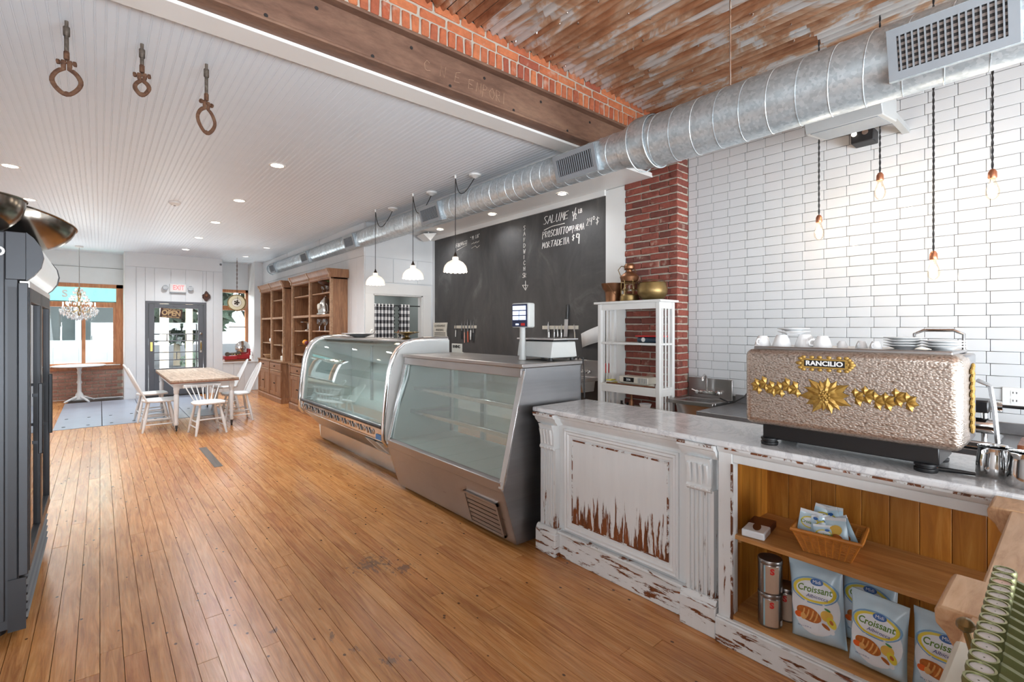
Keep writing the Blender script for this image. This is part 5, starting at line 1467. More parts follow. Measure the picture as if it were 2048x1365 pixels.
# ================================================================== shop scale, papers, knives, signs by the chalkboard
mat('scale_grey', (206, 209, 207), .4); mat('screen', (206, 218, 244), .3, emit=.9, emit_rgb=(206, 218, 250)); mat('panel_navy', (50, 58, 86), .35)
ss = thing('shop_scale', 'grey electronic shop scale with a display on a post', 'scale', (2.52, 2.72, 1.256))
MB().prism([(2.515, 1.28), (2.535, 1.40), (2.78, 1.40), (2.80, 1.28)], 'xz', 2.52, 2.90).build('housing', 'scale_grey', ss, bevel=.008)
for (a, b) in ((2.54, 2.55), (2.77, 2.55), (2.54, 2.87), (2.77, 2.87)): MB().cyl((a, b, 1.2565), (a, b, 1.285), .016, n=10).build('foot', 'black_rubber', ss)
MB().box(2.53, 2.50, 1.412, 2.79, 2.92, 1.425).build('weighing_plate', 'steel_plain', ss, bevel=.004)
MB().box(2.58, 2.56, 1.40, 2.74, 2.86, 1.412).build('plate_support', 'black_matte', ss)
MB().lathe([(.028, 1.2565), (.024, 1.30), (.022, 1.5), (.028, 1.515)], (2.485, 2.80, 0), 18).build('post', 'scale_grey', ss)
yaw = R(38)
m4 = Matrix.Translation((2.485, 2.80, 1.60)) @ Matrix.Rotation(R(10), 4, 'Z')
def sb(nm_, x0, ya, za, x1, yb, zb_, m, bev=0):
    mb = MB().box(x0, ya, za, x1, yb, zb_); mb.xf(m4); return mb.build(nm_, m, head_ if head_ else ss, bevel=bev)
head_ = None
head_ = sb('display_head', -.03, -.085, -.095, .05, .085, .095, 'scale_grey', .012)
sb('display_panel', -.034, -.07, -.088, -.029, .075, .085, 'panel_navy')
sb('screen', -.036, -.058, .04, -.0335, .068, .072, 'screen')
for (zz) in (.002, -.036):
    for (ya, yb) in ((-.058, .003), (.01, .068)): sb('screen', -.036, ya, zz, -.0335, yb, zz + .03, 'screen')
sb('red_label', -.036, -.05, -.08, -.0335, -.012, -.06, 'lid_red'); sb('white_label', -.036, .01, -.076, -.0335, .04, -.064, 'screen')
MB().ring([(2.78, 2.53, 1.28), (2.81, 2.47, 1.275), (2.815, 2.462, 1.15), (2.815, 2.462, .97)], .006, 8).build('power_cord', 'cord_black', ss)
mat('paper', (236, 236, 236), .8)
pp = thing('paper_sheets', 'curled white paper sheets pinned beside the shelf unit', 'papers', (4.2, 3.4, 1.1))
for k in range(3):
    mb = MB(); vs = []; fs = []
    a, b = onx(1162 + k * 3, 668 - k * 1, 4.215), onx(1203, 650 + k * 2, 4.215)
    for i in range(7):
        t = i / 6; q = a.lerp(b, t)
        vs += [(q.x - .01 * k - .02 * math.sin(t * PI), q.y, q.z), (q.x - .012 * k - .03 * math.sin(t * PI), q.y - .02, q.z - .16)]
    for i in range(6): fs.append((2 * i, 2 * i + 2, 2 * i + 3, 2 * i + 1))
    mb.add(vs, fs).build('sheet', 'paper', pp, solid=.002)
rb_ = tag(MB().box(4.13, 3.30, 1.02, 4.2, 3.37, 1.12).build('red_box', 'lid_red', bevel=.004), 'small red box behind the curled papers', 'box')
def knife(name, t0, t1, hw, hm, lb, x, top=None, grp='knives on the magnetic strips', cleaver=False):
    """t0 = tip / blade end pixel, t1 = handle end pixel on the chalkboard wall; blade part, handle part"""
    a, b = onx(t0[0], t0[1], x), onx(t1[0], t1[1], x)
    m_ = (a * .45 + b * .55)
    t = thing(name, lb, 'knife', (x, a.y, min(a.z, b.z)), 0, grp)
    d = hw
    if cleaver: vs = [(x, a.y - d, a.z), (x, a.y + d, a.z), (x, m_.y + d, m_.z), (x, m_.y - d, m_.z)]
    else: vs = [(x, a.y, a.z), (x, a.y + d, a.z * .6 + m_.z * .4), (x, m_.y + d, m_.z), (x, m_.y - d, m_.z)]
    mb = MB(); n = len(vs); mb.add(vs + [(x + .003, v[1], v[2]) for v in vs], [(0, 1, 2, 3), (7, 6, 5, 4), (0, 4, 5, 1), (1, 5, 6, 2), (2, 6, 7, 3), (3, 7, 4, 0)])
    mb.build('blade', 'steel_plain', t)
    mb = MB(); mb.ring([m_, m_.lerp(b, .5), b], [d * .75, d * .85, d * .7], 8, flat=.6); mb.build('handle', hm, t)
mat('handle_red', (190, 90, 64), .5); mat('handle_pink', (208, 160, 148), .5)
XM = XC - .022
for nm_, (u0, v0, u1, v1), lb in (('knife_rack', (908, 653, 952, 656), 'pale magnetic knife strip near the warning sign'), ('knife_rack', (1084, 655, 1156, 656), 'wooden magnetic knife strip behind the shop scale')):
    a, b = onx(u0, v0, XM), onx(u1, v1, XM)
    t = thing(nm_, lb, 'knife rack', (XM, (a.y + b.y) / 2, a.z))
    zc = (a.z + b.z) / 2
    MB().box(XM + .004, b.y, zc - .022, XC - .0085, a.y, zc + .022).build('strip', 'radio_cream', t, bevel=.002)
    for yy in (a.y - .03, b.y + .03): MB().cyl((XM + .004, yy, zc), (XM + .002, yy, zc), .006, n=8).build('screw', 'chrome', t)
Xk = XM - .004
for (t0, t1, hw, hm, lb) in (((912, 645), (911, 674), .011, 'trim_white', 'small white-handled knife alone at the left of the strip'), ((924, 641), (923, 679), .016, 'black_enamel', 'black-handled knife second from the left on the strip'), ((929, 640), (929, 686), .014, 'handle_pink', 'long pink-handled knife on the pale strip'), ((935, 637), (936, 685), .018, 'handle_red', 'red-handled knife on the pale strip'), ((942, 638), (941, 680), .017, 'trim_white', 'broad cream-handled knife on the pale strip'), ((947, 641), (946, 686), .018, 'black_enamel', 'black-handled knife at the right end of the pale strip')):
    knife('knife', t0, t1, hw, hm, lb, Xk)
for (t0, t1, hw, hm, lb, cv) in (((1097, 643), (1097, 683), .020, 'steel_plain', 'broad pointed blade at the left of the wooden strip', False), ((1109, 650), (1108, 676), .012, 'steel_plain', 'short paring knife second on the wooden strip', False), ((1115, 652), (1115, 674), .011, 'steel_plain', 'shortest paring knife on the wooden strip', False), ((1123, 648), (1122, 680), .013, 'steel_plain', 'slim pale knife left of the cleaver', False), ((1148, 647), (1150, 680), .010, 'radio_cream', 'thin knife at the right end of the wooden strip', False)):
    knife('knife', t0, t1, hw, hm, lb, Xk)
knife('cleaver', (1131, 674), (1134, 610), .030, 'black_enamel', 'upright cleaver with long black handle above the shop scale', Xk, cleaver=True)
# warning signs
mat('sign_cream', (222, 218, 206), .7); mat('ink', (40, 38, 36), .8)
sg = thing('warning_sign', 'cream notice headed GOVERNMENT WARNING at the lower left chalkboard corner', 'sign', (XC - .02, 6.9, 1.35))
q0, q1 = onx(867, 646, XC - .025), onx(893, 679, XC - .025)
zt_, zb_ = q0.z, q1.z; ya, yb = q0.y, q1.y
mb = MB(); mb.prism([(ya, zb_), (ya, zt_), (yb - .01, zt_), (yb + .02, (zt_ * .5 + zb_ * .5)), (yb, zb_)], 'yz', XC - .025, XC - .009); mb.build('board', 'sign_cream', sg)
yc = (ya + yb) / 2; wd = abs(ya - yb)
textmb('GOVERNMENT', .055, frame((XC - .0265, yc, zt_ - .055), (0, -1, 0), (0, 0, 1)), .0005, sx=wd * .9 / .40).build('heading', 'ink', sg)
textmb('WARNING:', .055, frame((XC - .0265, yc, zt_ - .12), (0, -1, 0), (0, 0, 1)), .0005, sx=wd * .68 / .31).build('heading', 'ink', sg)
for k in range(5): MB().box(XC - .0265, yc - wd * .42, zt_ - .165 - k * .017, XC - .0255, yc + wd * .42, zt_ - .158 - k * .017).build('text_line', 'grille_dark', sg)
MB().cyl((XC - .027, yc, zt_ - .012), (XC - .0245, yc, zt_ - .012), .005, n=8).build('pin', 'chrome', sg)
sg2 = thing('lettered_sign', 'small cream sign with bold letters RNING standing between the two cases', 'sign', (2.74, 4.1, 1.256))
MB().box(2.73, 3.99, 1.256, 2.742, 4.16, 1.345).build('board', 'sign_cream', sg2)
textmb('RNING', .042, frame((2.7285, 4.075, 1.315), (0, -1, 0), (0, 0, 1)), .0005, bold=.0015).build('lettering', 'ink', sg2)
MB().box(2.742, 4.02, 1.256, 2.775, 4.13, 1.262).build('foot', 'sign_cream', sg2)
# ================================================================== bookcases
wood('bookcase_oak', (112, 74, 48), (146, 102, 70), (170, 126, 90), (10, 10, 1.1), 2.6, .5, rand=False, randv=0, knots=1.6)
wood('bookcase_light', (136, 100, 72), (168, 130, 98), (188, 152, 120), (10, 1.4, 10), 2.6, .5, rand=False, randv=0)
def bookcase(name, y0, y1, shelves, lb):
    t = thing(name, lb, 'bookcase', (2.9, (y0 + y1) / 2, 0), 0, 'pine bookcases on the long wall')
    W = 'bookcase_oak'; Lm = 'bookcase_light'
    xf, xl, xb = 2.78, 2.735, 3.045
    ym = (y0 + y1) / 2
    # lower cabinet
    MB().box(xl + .012, y0 + .01, .10, xb, y1 - .01, .80).build('base_cabinet', W, t)
    MB().prism([(xb, 0), (xl - .012, 0), (xl - .012, .085), (xl, .10), (xl, .115), (xb, .115)], 'xz', y0 - .012, y1 + .012).build('plinth', W, t)
    MB().prism([(xb, .80), (xl - .005, .80), (xl - .02, .815), (xl - .025, .835), (xb, .835)], 'xz', y0 - .02, y1 + .02).build('ledge', Lm, t)
    MB().box(xl - .004, y0 - .004, .625, xl + .012, y1 + .004, .65).build('waist_moulding', Lm, t, bevel=.004)
    bays = [(ym, y1), (y0, ym)]
    for (a, b) in bays:
        dw = MB().box(xl - .004, a + .05, .665, xl + .012, b - .05, .785).build('drawer', W, t, bevel=.004)
        MB().sph((xl - .018, (a + b) / 2, .725), .014, 10).build('knob', 'bronze_cap', dw)
        m_ = (a + b) / 2
        for (c, d, s_) in ((a + .05, m_ - .004, 1), (m_ + .004, b - .05, -1)):
            mb = MB()
            for q in ((c, .13, c + .06, .615), (d - .06, .13, d, .615), (c + .06, .13, d - .06, .20), (c + .06, .55, d - .06, .615)): mb.box(xl - .006, q[0], q[1], xl + .012, q[2], q[3])
            do = mb.build('door', W, t, bevel=.003)
            MB().box(xl + .004, c + .055, .19, xl + .011, d - .055, .56).build('door_panel', W, do)
            MB().sph((xl - .018, (d - .025) if s_ > 0 else (c + .025), .38), .012, 10).build('knob', 'bronze_cap', do)
        for yy in (a, b - .045 if b == y1 else b):
            pass
    for yy in (y0, ym - .03, y1 - .045):
        wd = .06 if yy == ym - .03 else .045
        MB().box(xl - .014, yy, .115, xl + .012, yy + wd, .80).build('lower_pilaster', W, t, bevel=.004)
        MB().box(xf - .012, yy, .835, xf + .03, yy + wd, 2.31).build('upper_pilaster', Lm, t, bevel=.004)
    for yy in (y0, y1 - .03, ym - .012):
        MB().box(xf + .03, yy, .835, xb, yy + (.03 if yy != ym - .012 else .024), 2.31).build('side_board', W, t)
    n = int((y1 - y0) / .19)
    for k in range(n):
        a = y0 + .03 + (y1 - y0 - .06) * k / n
        MB().box(xb - .012, a + .001, .835, xb, a + (y1 - y0 - .06) / n - .001, 2.31).build('back_board', W, t)
    MB().box(xf, y0, 2.29, xb, y1, 2.31).build('ceiling_board', W, t)
    for bi, (a, b) in enumerate(bays):
        for (z, thick) in shelves[bi]:
            MB().box(xf + (.0 if thick else .03), a + .03, z - (.04 if thick else .022), xb - .012, b - .03, z).build('shelf', Lm, t, bevel=.003)
    MB().prism([(xb, 2.31), (xf - .012, 2.31), (xf - .02, 2.32), (xf - .02, 2.36), (xf - .035, 2.375), (xf - .06, 2.42), (xf - .065, 2.445), (xb, 2.445)], 'xz', y0 - .05, y1 + .05).build('cornice', W, t)
    for yy in (y0 - .01, ym - .03, y1 - .05):
        MB().prism([(xf, 2.315), (xf - .03, 2.315), (xf - .032, 2.36), (xf - .045, 2.378), (xf - .07, 2.42), (xf - .076, 2.448), (xf, 2.448)], 'xz', yy, yy + .06).build('cornice_block', Lm, t)
    return t
TK = 1.73
bookcase('bookcase', 10.28, 12.05, [[(TK, 1), (1.19, 0)], [(2.09, 0), (TK, 1), (1.46, 0), (1.16, 0)]], 'farther pine bookcase, next to the scale window')
bookcase('bookcase', 7.68, 9.72, [[(2.09, 0), (TK, 1), (1.46, 0), (1.02, 0)], [(2.09, 0), (TK, 1), (1.46, 0)]], 'nearer pine bookcase, next to the curved deli case')
# things on the shelves
mat('silver', (198, 196, 190), .2, .95); mat('orange_fruit', (240, 158, 40), .45, bmp=.2, bscale=300); mat('plum', (128, 50, 62), .4); mat('wicker_pale', (178, 142, 104), .8, bmp=.6, bscale=140)
mat('basket_dark', (70, 40, 32), .5, var=.3); mat('leaf_green', (66, 110, 56), .5)
def goblet(x, y, z, lb, m='bulb_glass', s=1.0, grp='goblets in the nearer bookcase'):
    t = thing('goblet', lb, 'glass', (x, y, z), 0, grp)
    MB().lathe([(.001, 0), (.035 * s, 0), (.035 * s, .004), (.006, .01), (.006, .08 * s), (.02 * s, .09 * s), (.04 * s, .12 * s), (.044 * s, .16 * s), (.038 * s, .2 * s), (.036 * s, .2 * s), (.041 * s, .16 * s), (.001, .1 * s)], n=18).build('cup', m, t, local=True)
glass('crystal', (.93, .95, .96), .7, .12)
for k, (dx, yy) in enumerate(((2.86, 8.45), (2.9, 8.3), (2.84, 8.12), (2.9, 7.98), (2.85, 7.85))):
    goblet(dx, yy, 1.4605, nth[k] + ' crystal goblet from the shelf divider under the mantel clock', 'crystal', .98)
for k, yy in enumerate((8.35, 8.15, 7.95)): goblet(2.88, yy, 2.0905, nth[k] + ' short goblet on the top shelf of the nearer bookcase', 'crystal', .6, 'short goblets on the top shelf')
fb = thing('fruit_bowl', 'dark bowl with greenery on goblets at the top of the nearer bookcase', 'bowl', (2.9, 8.2, 2.215))
MB().lathe([(.001, 0), (.05, 0), (.12, .03), (.15, .06), (.145, .062), (.11, .035), (.001, .01)], n=22).build('bowl', 'basket_dark', fb, local=True)
for k in range(9): MB().sph((.07 * math.cos(k * 2.1), -.09 + .09 * math.sin(k * 1.3), .06), .022, 8, (1.3, .8, .7)).build('leaf_sprig', 'leaf_green' if k % 3 else 'basket_dark', fb, local=True)
ck = thing('mantel_clock', 'ornate silver mantel clock on the thick shelf', 'clock', (2.88, 8.2, TK + .0005))
MB().lathe([(.001, 0), (.13, 0), (.13, .02), (.11, .03), (.12, .1), (.1, .17), (.07, .23), (.04, .26), (.03, .29), (.001, .31)], n=22, wob=lambda a: 1 + .08 * math.sin(5 * a)).build('case', 'silver', ck, local=True)
MB().lathe([(.001, -.128), (.045, -.128), (.05, -.12), (.05, -.1)], (0, 0, .13), 20, 'x').build('dial', 'sign_cream', ck, local=True)
MB().sph((0, 0, .31), .018, 8).build('finial', 'silver', ck, local=True)
for s_ in (-1, 1): MB().ring([(-.02, s_ * .1, .03), (-.02, s_ * .16, .06), (-.02, s_ * .14, .14), (-.02, s_ * .09, .18)], .01, 6).build('scroll', 'silver', ck, local=True)
def cake_stand(name, x, y, z, h, r, lb, m='silver'):
    t = thing(name, lb, 'cake stand', (x, y, z))
    MB().lathe([(.001, 0), (r * .5, 0), (r * .45, .012), (.02, .03), (.018, h * .8), (.04, h - .012), (.001, h - .01)], n=20).build('foot', m, t, local=True)
    MB().lathe([(.001, h - .012), (r, h - .006), (r + .01, h + .008), (r, h + .006), (.001, h)], n=28).build('plate', m, t, local=True)
    return t
cake_stand('cake_stand', 2.9, 9.15, 1.4605, .15, .13, 'tall metal stand on the middle shelf of the nearer bookcase')
cake_stand('cake_stand', 2.88, 9.0, 1.0205, .17, .19, 'glass cake stand carrying the oranges', 'crystal')
for k, (dx, dy, dz, m_, r_, lb) in enumerate(((-.05, .1, 0, 'orange_fruit', .05, 'orange at the bookcase-end side of the glass stand'), (.05, .03, 0, 'orange_fruit', .045, 'orange at the back of the glass stand'), (-.06, -.02, 0, 'plum', .04, 'plum in front of the oranges'), (.0, -.09, 0, 'orange_fruit', .046, 'orange nearest the deli case on the glass stand'), (.07, -.04, 0, 'plum', .038, 'plum behind the last orange'))):
    t = thing('orange' if 'orange' in m_ else 'plum', lb, 'fruit', (2.88 + dx, 9.0 + dy, 1.0205 + .1765), 0, 'fruit on the glass stand')
    MB().sph((0, 0, r_), r_, 16, (1, 1, .95)).build('flesh', m_, t, local=True); MB().cyl((0, 0, r_ * 1.9), (0, 0, r_ * 2.02), .004, n=6).build('stem', 'leaf_green', t, local=True)
jr = thing('ginger_jar', 'small rounded pink jar on the bottom shelf of the nearer bookcase', 'jar', (2.9, 8.8, .8355))
MB().lathe([(.001, 0), (.05, 0), (.08, .05), (.075, .1), (.04, .13), (.04, .14), (.001, .14)], n=20).build('body', 'handle_pink', jr, local=True); MB().sph((0, 0, .15), .02, 8).build('lid_knob', 'handle_pink', jr, local=True)
bs = thing('bread_basket', 'pale oval bread basket at the bottom of the farther bookcase', 'basket', (2.9, 11.6, .8355))
MB().lathe([(.001, .005), (.09, 0), (.13, .03), (.16, .09), (.155, .09), (.12, .035), (.001, .01)], n=24, wob=lambda a: 1 + .25 * abs(math.sin(a))).build('weave', 'wicker_pale', bs, local=True)
MB().ring([(.157 * math.cos(k * PI / 12) * (1 + .25 * abs(math.sin(k * PI / 12))), .157 * math.sin(k * PI / 12) * (1 + .25 * abs(math.sin(k * PI / 12))), .09) for k in range(24)], .01, 6, closed=True).build('rim', 'wicker_pale', bs, local=True)
tp = thing('teapot', 'small white teapot on the shelf of the farther bookcase', 'teapot', (2.9, 11.55, 1.1905))
MB().lathe([(.001, 0), (.05, 0), (.075, .04), (.07, .08), (.035, .105), (.001, .11)], n=20).build('body', 'china', tp, local=True)
MB().ring([(0, -.06, .04), (0, -.1, .06), (0, -.12, .1)], [.014, .011, .008], 8).build('spout', 'china', tp, local=True); MB().ring([(0, .06, .08), (0, .11, .08), (0, .11, .03), (0, .065, .03)], .007, 6).build('handle', 'china', tp, local=True)
MB().sph((0, 0, .115), .014, 8).build('lid_knob', 'china', tp, local=True)
cp = thing('milk_jug', 'white milk jug beside the small teapot', 'jug', (2.88, 11.3, 1.1905))
MB().lathe([(.001, 0), (.035, 0), (.045, .04), (.035, .08), (.042, .1), (.04, .1), (.001, .02)], n=18).build('body', 'china', cp, local=True); MB().ring([(0, .04, .08), (0, .075, .07), (0, .07, .03), (0, .042, .025)], .005, 6).build('handle', 'china', cp, local=True)
kt = thing('kitchen_scales', 'cream standing kitchen scales in the right bay of the farther bookcase', 'scale', (2.87, 10.55, .8355))
MB().box(-.06, -.08, 0, .06, .08, .1).build('base', 'sign_cream', kt, local=True, bevel=.015); MB().lathe([(.001, -.03), (.07, -.03), (.075, -.02), (.075, .02), (.07, .03), (.001, .03)], (0, 0, .2), 24, 'x').build('dial', 'sign_cream', kt, local=True)
MB().cyl((0, 0, .26), (0, 0, .3), .02, n=10).build('stem', 'silver', kt, local=True); MB().lathe([(.001, .3), (.06, .3), (.09, .33), (.086, .33), (.001, .305)], n=20).build('pan', 'silver', kt, local=True)
wp_ = thing('leaning_plank', 'narrow grey plank leaning in the corner by the farther bookcase', 'plank', (2.95, 12.55, 0))
MB().prism([(12.5, 0), (12.56, 0), (12.62, 1.27), (12.56, 1.27)], 'yz', 2.96, 2.98).build('plank', 'board_brown', wp_)
MB().box(2.955, 12.5, .3, 2.985, 12.6, .34).build('cross_piece', 'board_brown', wp_)

# ================================================================== dining table and chairs
mat('chair_white', (226, 228, 228), .42, var=.05, scale=10)
wood('table_planks', (120, 96, 78), (176, 152, 130), (206, 186, 166), (12, 1.6, 12), 2.4, .5, randv=.2)
wood('table_edge', (110, 66, 46), (134, 86, 62), (150, 100, 74), (12, 1.6, 12), 2.4, .5)
dtb = thing('dining_table', 'white-legged farmhouse table with worn plank top', 'table', (1.2, 9.6, 0))
tx0, tx1, ty0, ty1 = .765, 1.63, 8.40, 10.85
for k in range(6):
    a = tx0 + (tx1 - tx0) * k / 6
    MB().box(a + .001, ty0, .722, a + (tx1 - tx0) / 6 - .001, ty1, .748).build('top_plank', 'table_planks', dtb, bevel=.002)
MB().box(tx0, ty0, .703, tx1, ty1, .722).build('top_frame', 'table_edge', dtb)
for q in ((tx0 + .06, ty0 + .1, tx1 - .06, ty0 + .12), (tx0 + .06, ty1 - .12, tx1 - .06, ty1 - .1), (tx0 + .06, ty0 + .1, tx0 + .08, ty1 - .1), (tx1 - .08, ty0 + .1, tx1 - .06, ty1 - .1)):
    MB().box(q[0], q[1], .62, q[2], q[3], .703).build('apron', 'chair_white', dtb)
lp = [(.001, .62), (.034, .62), (.034, .56), (.026, .54), (.033, .52), (.03, .3), (.024, .14), (.032, .11), (.024, .09), (.001, .09)]
for (a, b) in ((tx0 + .08, ty0 + .12), (tx1 - .08, ty0 + .12), (tx0 + .08, ty1 - .12), (tx1 - .08, ty1 - .12)):
    lg = MB().lathe(lp, (a, b, 0), 14).build('leg', 'chair_white', dtb)
    MB().box(a - .034, b - .034, .60, a + .034, b + .034, .703).build('leg_block', 'chair_white', dtb)
    cs = MB().lathe([(.001, -.009), (.018, -.009), (.022, 0), (.018, .009), (.001, .009)], (a, b, .0225), 14, 'x').build('caster', 'iron', lg)
    MB().box(a - .014, b - .012, .04, a + .014, b + .012, .09).build('caster_fork', 'iron', lg)
def windsor(x, y, rz, lb, low=False):
    t = thing('windsor_chair', lb, 'chair', (x, y, 0), rz, 'white windsor chairs around the table')
    m_ = 'chair_white'
    seat = [(.20, -.17), (.215, 0), (.20, .17), (.12, .205), (-.05, .195), (-.17, .14), (-.2, 0), (-.17, -.14), (-.05, -.195), (.12, -.205)]
    MB().prism(seat, 'xy', .425, .455).build('seat', m_, t, local=True, bevel=.01)
    feet = []
    for (sx, sy) in ((1, 1), (1, -1), (-1, 1), (-1, -1)):
        top = Vector((sx * .12, sy * .12, .43)); bot = Vector((sx * .20, sy * .19, 0)); feet.append((top, bot))
        MB().ring([bot, bot.lerp(top, .25), bot.lerp(top, .5), bot.lerp(top, .75), top], [.013, .020, .022, .017, .014], 10).build('leg', m_, t, local=True)
    def at_(i, f): return feet[i][1].lerp(feet[i][0], f)
    for (i, j, f) in ((0, 2, .42), (1, 3, .42), (0, 1, .5), (2, 3, .36), (0, 2, .25), (1, 3, .25)): MB().cyl(at_(i, f), at_(j, f), .009, n=8).build('stretcher', m_, t, local=True)
    if low:
        H_, L_ = .20, .10
        pts = [(-.15 - L_, -.24, .455 + H_), (-.19 - L_, -.12, .46 + H_), (-.2 - L_, 0, .46 + H_), (-.19 - L_, .12, .46 + H_), (-.15 - L_, .24, .455 + H_)]
        MB().ring(pts, .017, 8, flat=1.5).build('crest_rail', m_, t, local=True)
        for k in range(7):
            f = -1 + k / 3
            MB().cyl((-.15 - (.03 * (1 - abs(f))), f * .13, .45), (-.19 - L_ + .04 * abs(f), f * .22, .46 + H_), .008, n=8).build('spindle', m_, t, local=True)
    else:
        pts = []
        for k in range(17):
            a = PI * k / 16
            zz = .45 + .47 * math.sin(a) ** .75
            pts.append((-.15 - .22 * (zz - .45) / .5, .175 * math.cos(a) * (1 + .12 * math.sin(a)), zz))
        MB().ring(pts, .0125, 8).build('bow', m_, t, local=True)
        for k in range(7):
            f = (-1 + k / 3) * .82
            zt_ = .45 + .47 * (1 - f * f * .72) ** .5 * .98
            MB().cyl((-.155, f * .12, .45), (-.15 - .22 * (zt_ - .45) / .5, f * .165, zt_), .0065, n=8).build('spindle', m_, t, local=True)
windsor(.66, 8.85, R(0), 'white windsor chair on the door side of the table, nearer the camera')
windsor(.64, 9.85, R(4), 'white windsor chair on the door side of the table, farther one')
windsor(1.70, 8.95, R(180), 'white windsor chair on the bookcase side, nearer the camera')
windsor(1.74, 10.1, R(176), 'white windsor chair on the bookcase side, farther one')
windsor(1.18, 8.16, R(-84), 'low-backed white chair at the near end of the table', True)

# ================================================================== bistro table, chandelier
bt = thing('bistro_table', 'white pedestal bistro table under the chandelier by the window', 'table', (-.32, 13.22, 0))
MB().lathe([(.001, .722), (.40, .722), (.42, .735), (.42, .745), (.40, .75), (.001, .75)], n=36).build('top', 'chair_white', bt, local=True)
MB().lathe([(.001, .06), (.07, .06), (.06, .16), (.035, .2), (.03, .36), (.045, .40), (.03, .44), (.028, .56), (.042, .60), (.03, .64), (.05, .71), (.001, .722)], n=18).build('column', 'chair_white', bt, local=True)
for k in range(4):
    a = k * PI / 2 + .6
    MB().ring([(.03 * math.cos(a), .03 * math.sin(a), .11), (.14 * math.cos(a), .14 * math.sin(a), .075), (.27 * math.cos(a), .27 * math.sin(a), .02)], [.03, .022, .017], 8).build('foot', 'chair_white', bt, local=True)
ch = thing('chandelier', 'crystal chandelier with tiers of drops before the big window', 'chandelier', (-.31, 12.75, 1.68))
MB().cyl((0, 0, .62), (0, 0, ZC - 1.68), .006, n=8).build('cable', 'silver', ch, local=True)
MB().lathe([(.001, -.03), (.06, -.03), (.065, 0)], (0, 0, ZC - 1.68 - .004), 18).build('ceiling_rose', 'trim_white', ch, local=True)
MB().lathe([(.001, .05), (.03, .1), (.015, .16), (.03, .25), (.02, .4), (.035, .5), (.015, .6), (.005, .64)], n=16).build('stem', 'brass_old', ch, local=True)
for k in range(8):
    a = k * PI / 4
    c_, s_ = math.cos(a), math.sin(a)
    ar = MB().ring([(.02 * c_, .02 * s_, .18), (.12 * c_, .12 * s_, .13), (.21 * c_, .21 * s_, .17), (.235 * c_, .235 * s_, .25)], .007, 6).build('arm', 'brass_old', ch, local=True)
    MB().cyl((.235 * c_, .235 * s_, .26), (.235 * c_, .235 * s_, .33), .011, n=8).build('candle', 'light_faint', ar, local=True)
rr = random.Random(4)
dm = MB().add([(0, 0, .028), (.014, 0, 0), (0, .014, 0), (-.014, 0, 0), (0, -.014, 0), (0, 0, -.036)], [(0, 1, 2), (0, 2, 3), (0, 3, 4), (0, 4, 1), (5, 2, 1), (5, 3, 2), (5, 4, 3), (5, 1, 4)]).mesh('crystal_drop', ang=5)
def drop(x, y, z): place(dm, 'crystal_drop', 'crystal_white', ch, (x, y, z), (0, 0, rr.random() * 3))
m, nt, p = newmat('crystal_white'); p.inputs['Base Color'].default_value = (.95, .96, 1, 1); p.inputs['Roughness'].default_value = .05; p.inputs['Metallic'].default_value = .55
nt.links.new(ramp(nt, noise(nt, coords(nt, 'Object', (1, 1, 1), True), 9, 2), [(.3, (.7, .72, .75)), (.7, (1, 1, 1))]), p.inputs['Base Color'])
for (r_, z, n) in ((.05, .58, 8), (.09, .52, 14), (.12, .45, 20), (.15, .38, 24), (.19, .31, 28), (.25, .22, 34), (.285, .17, 38), (.27, .12, 36), (.23, .08, 30), (.17, .05, 24), (.11, .02, 18), (.05, .0, 10)):
    for k in range(n):
        a = 2 * PI * (k + rr.random() * .5) / n
        drop(r_ * math.cos(a), r_ * math.sin(a), z + rr.uniform(-.015, .015))
lamp('chandelier_glow', (-.31, 12.75, 2.05), 4, (1, .82, .6), .1)

# ================================================================== hanging dial scale and antique on the sill
hs = thing('hanging_scale', 'round cream hanging dial scale on a chain before the window', 'scale', (2.30, 12.6, 1.75))
pz = ony(474, 606, 12.6); hx, hz = pz.x, pz.z
hs.location = (hx, 12.6, hz)
for k in range(16):
    z = .22 + k * (ZC - hz - .26) / 16
    mb = MB(); rr2 = .018
    q = [((rr2 * .6 * math.cos(j * PI / 4), 0, z + rr2 * 1.6 * math.sin(j * PI / 4)) if k % 2 else (0, rr2 * .6 * math.cos(j * PI / 4), z + rr2 * 1.6 * math.sin(j * PI / 4))) for j in range(8)]
    mb.ring([(a, b, .2 + (c - .2)) for a, b, c in q], .004, 5, closed=True); mb.build('chain_link', 'rusty_iron', hs, local=True)
MB().cyl((0, 0, .17), (0, 0, ZC - hz - .004), .003, n=6).build('chain_core', 'rusty_iron', hs, local=True)
wR = R(18)
mb = MB().lathe([(.001, -.045), (.175, -.045), (.19, -.03), (.19, .03), (.175, .045), (.001, .045)], (0, 0, 0), 36, 'y'); mb.xf(Matrix.Rotation(-wR, 4, 'Z')); mb.build('case', 'brass_old', hs, local=True)
mat('dial_cream', (216, 208, 176), .5, var=.08)
mb = MB().lathe([(.10, -.048), (.165, -.048)], (0, 0, 0), 36, 'y'); mb.xf(Matrix.Rotation(-wR, 4, 'Z')); mb.build('dial_ring', 'dial_cream', hs, local=True)
mb = MB().lathe([(.001, -.05), (.095, -.05)], (0, 0, 0), 30, 'y'); mb.xf(Matrix.Rotation(-wR, 4, 'Z')); mb.build('dial_centre', 'sign_cream', hs, local=True)
mb = MB()
for k in range(5): mb.sph((.04 * math.cos(k * 1.257), -.052, .04 * math.sin(k * 1.257)), .02, 8, (1, .3, 1))
mb.sph((0, -.053, 0), .022, 8, (1, .3, 1)); mb.xf(Matrix.Rotation(-wR, 4, 'Z')); mb.build('dial_motif', 'bronze_cap', hs, local=True)
MB().box(-.004, -.056, -.02, .004, -.053, .14).build('needle', 'black_matte', hs, local=True)
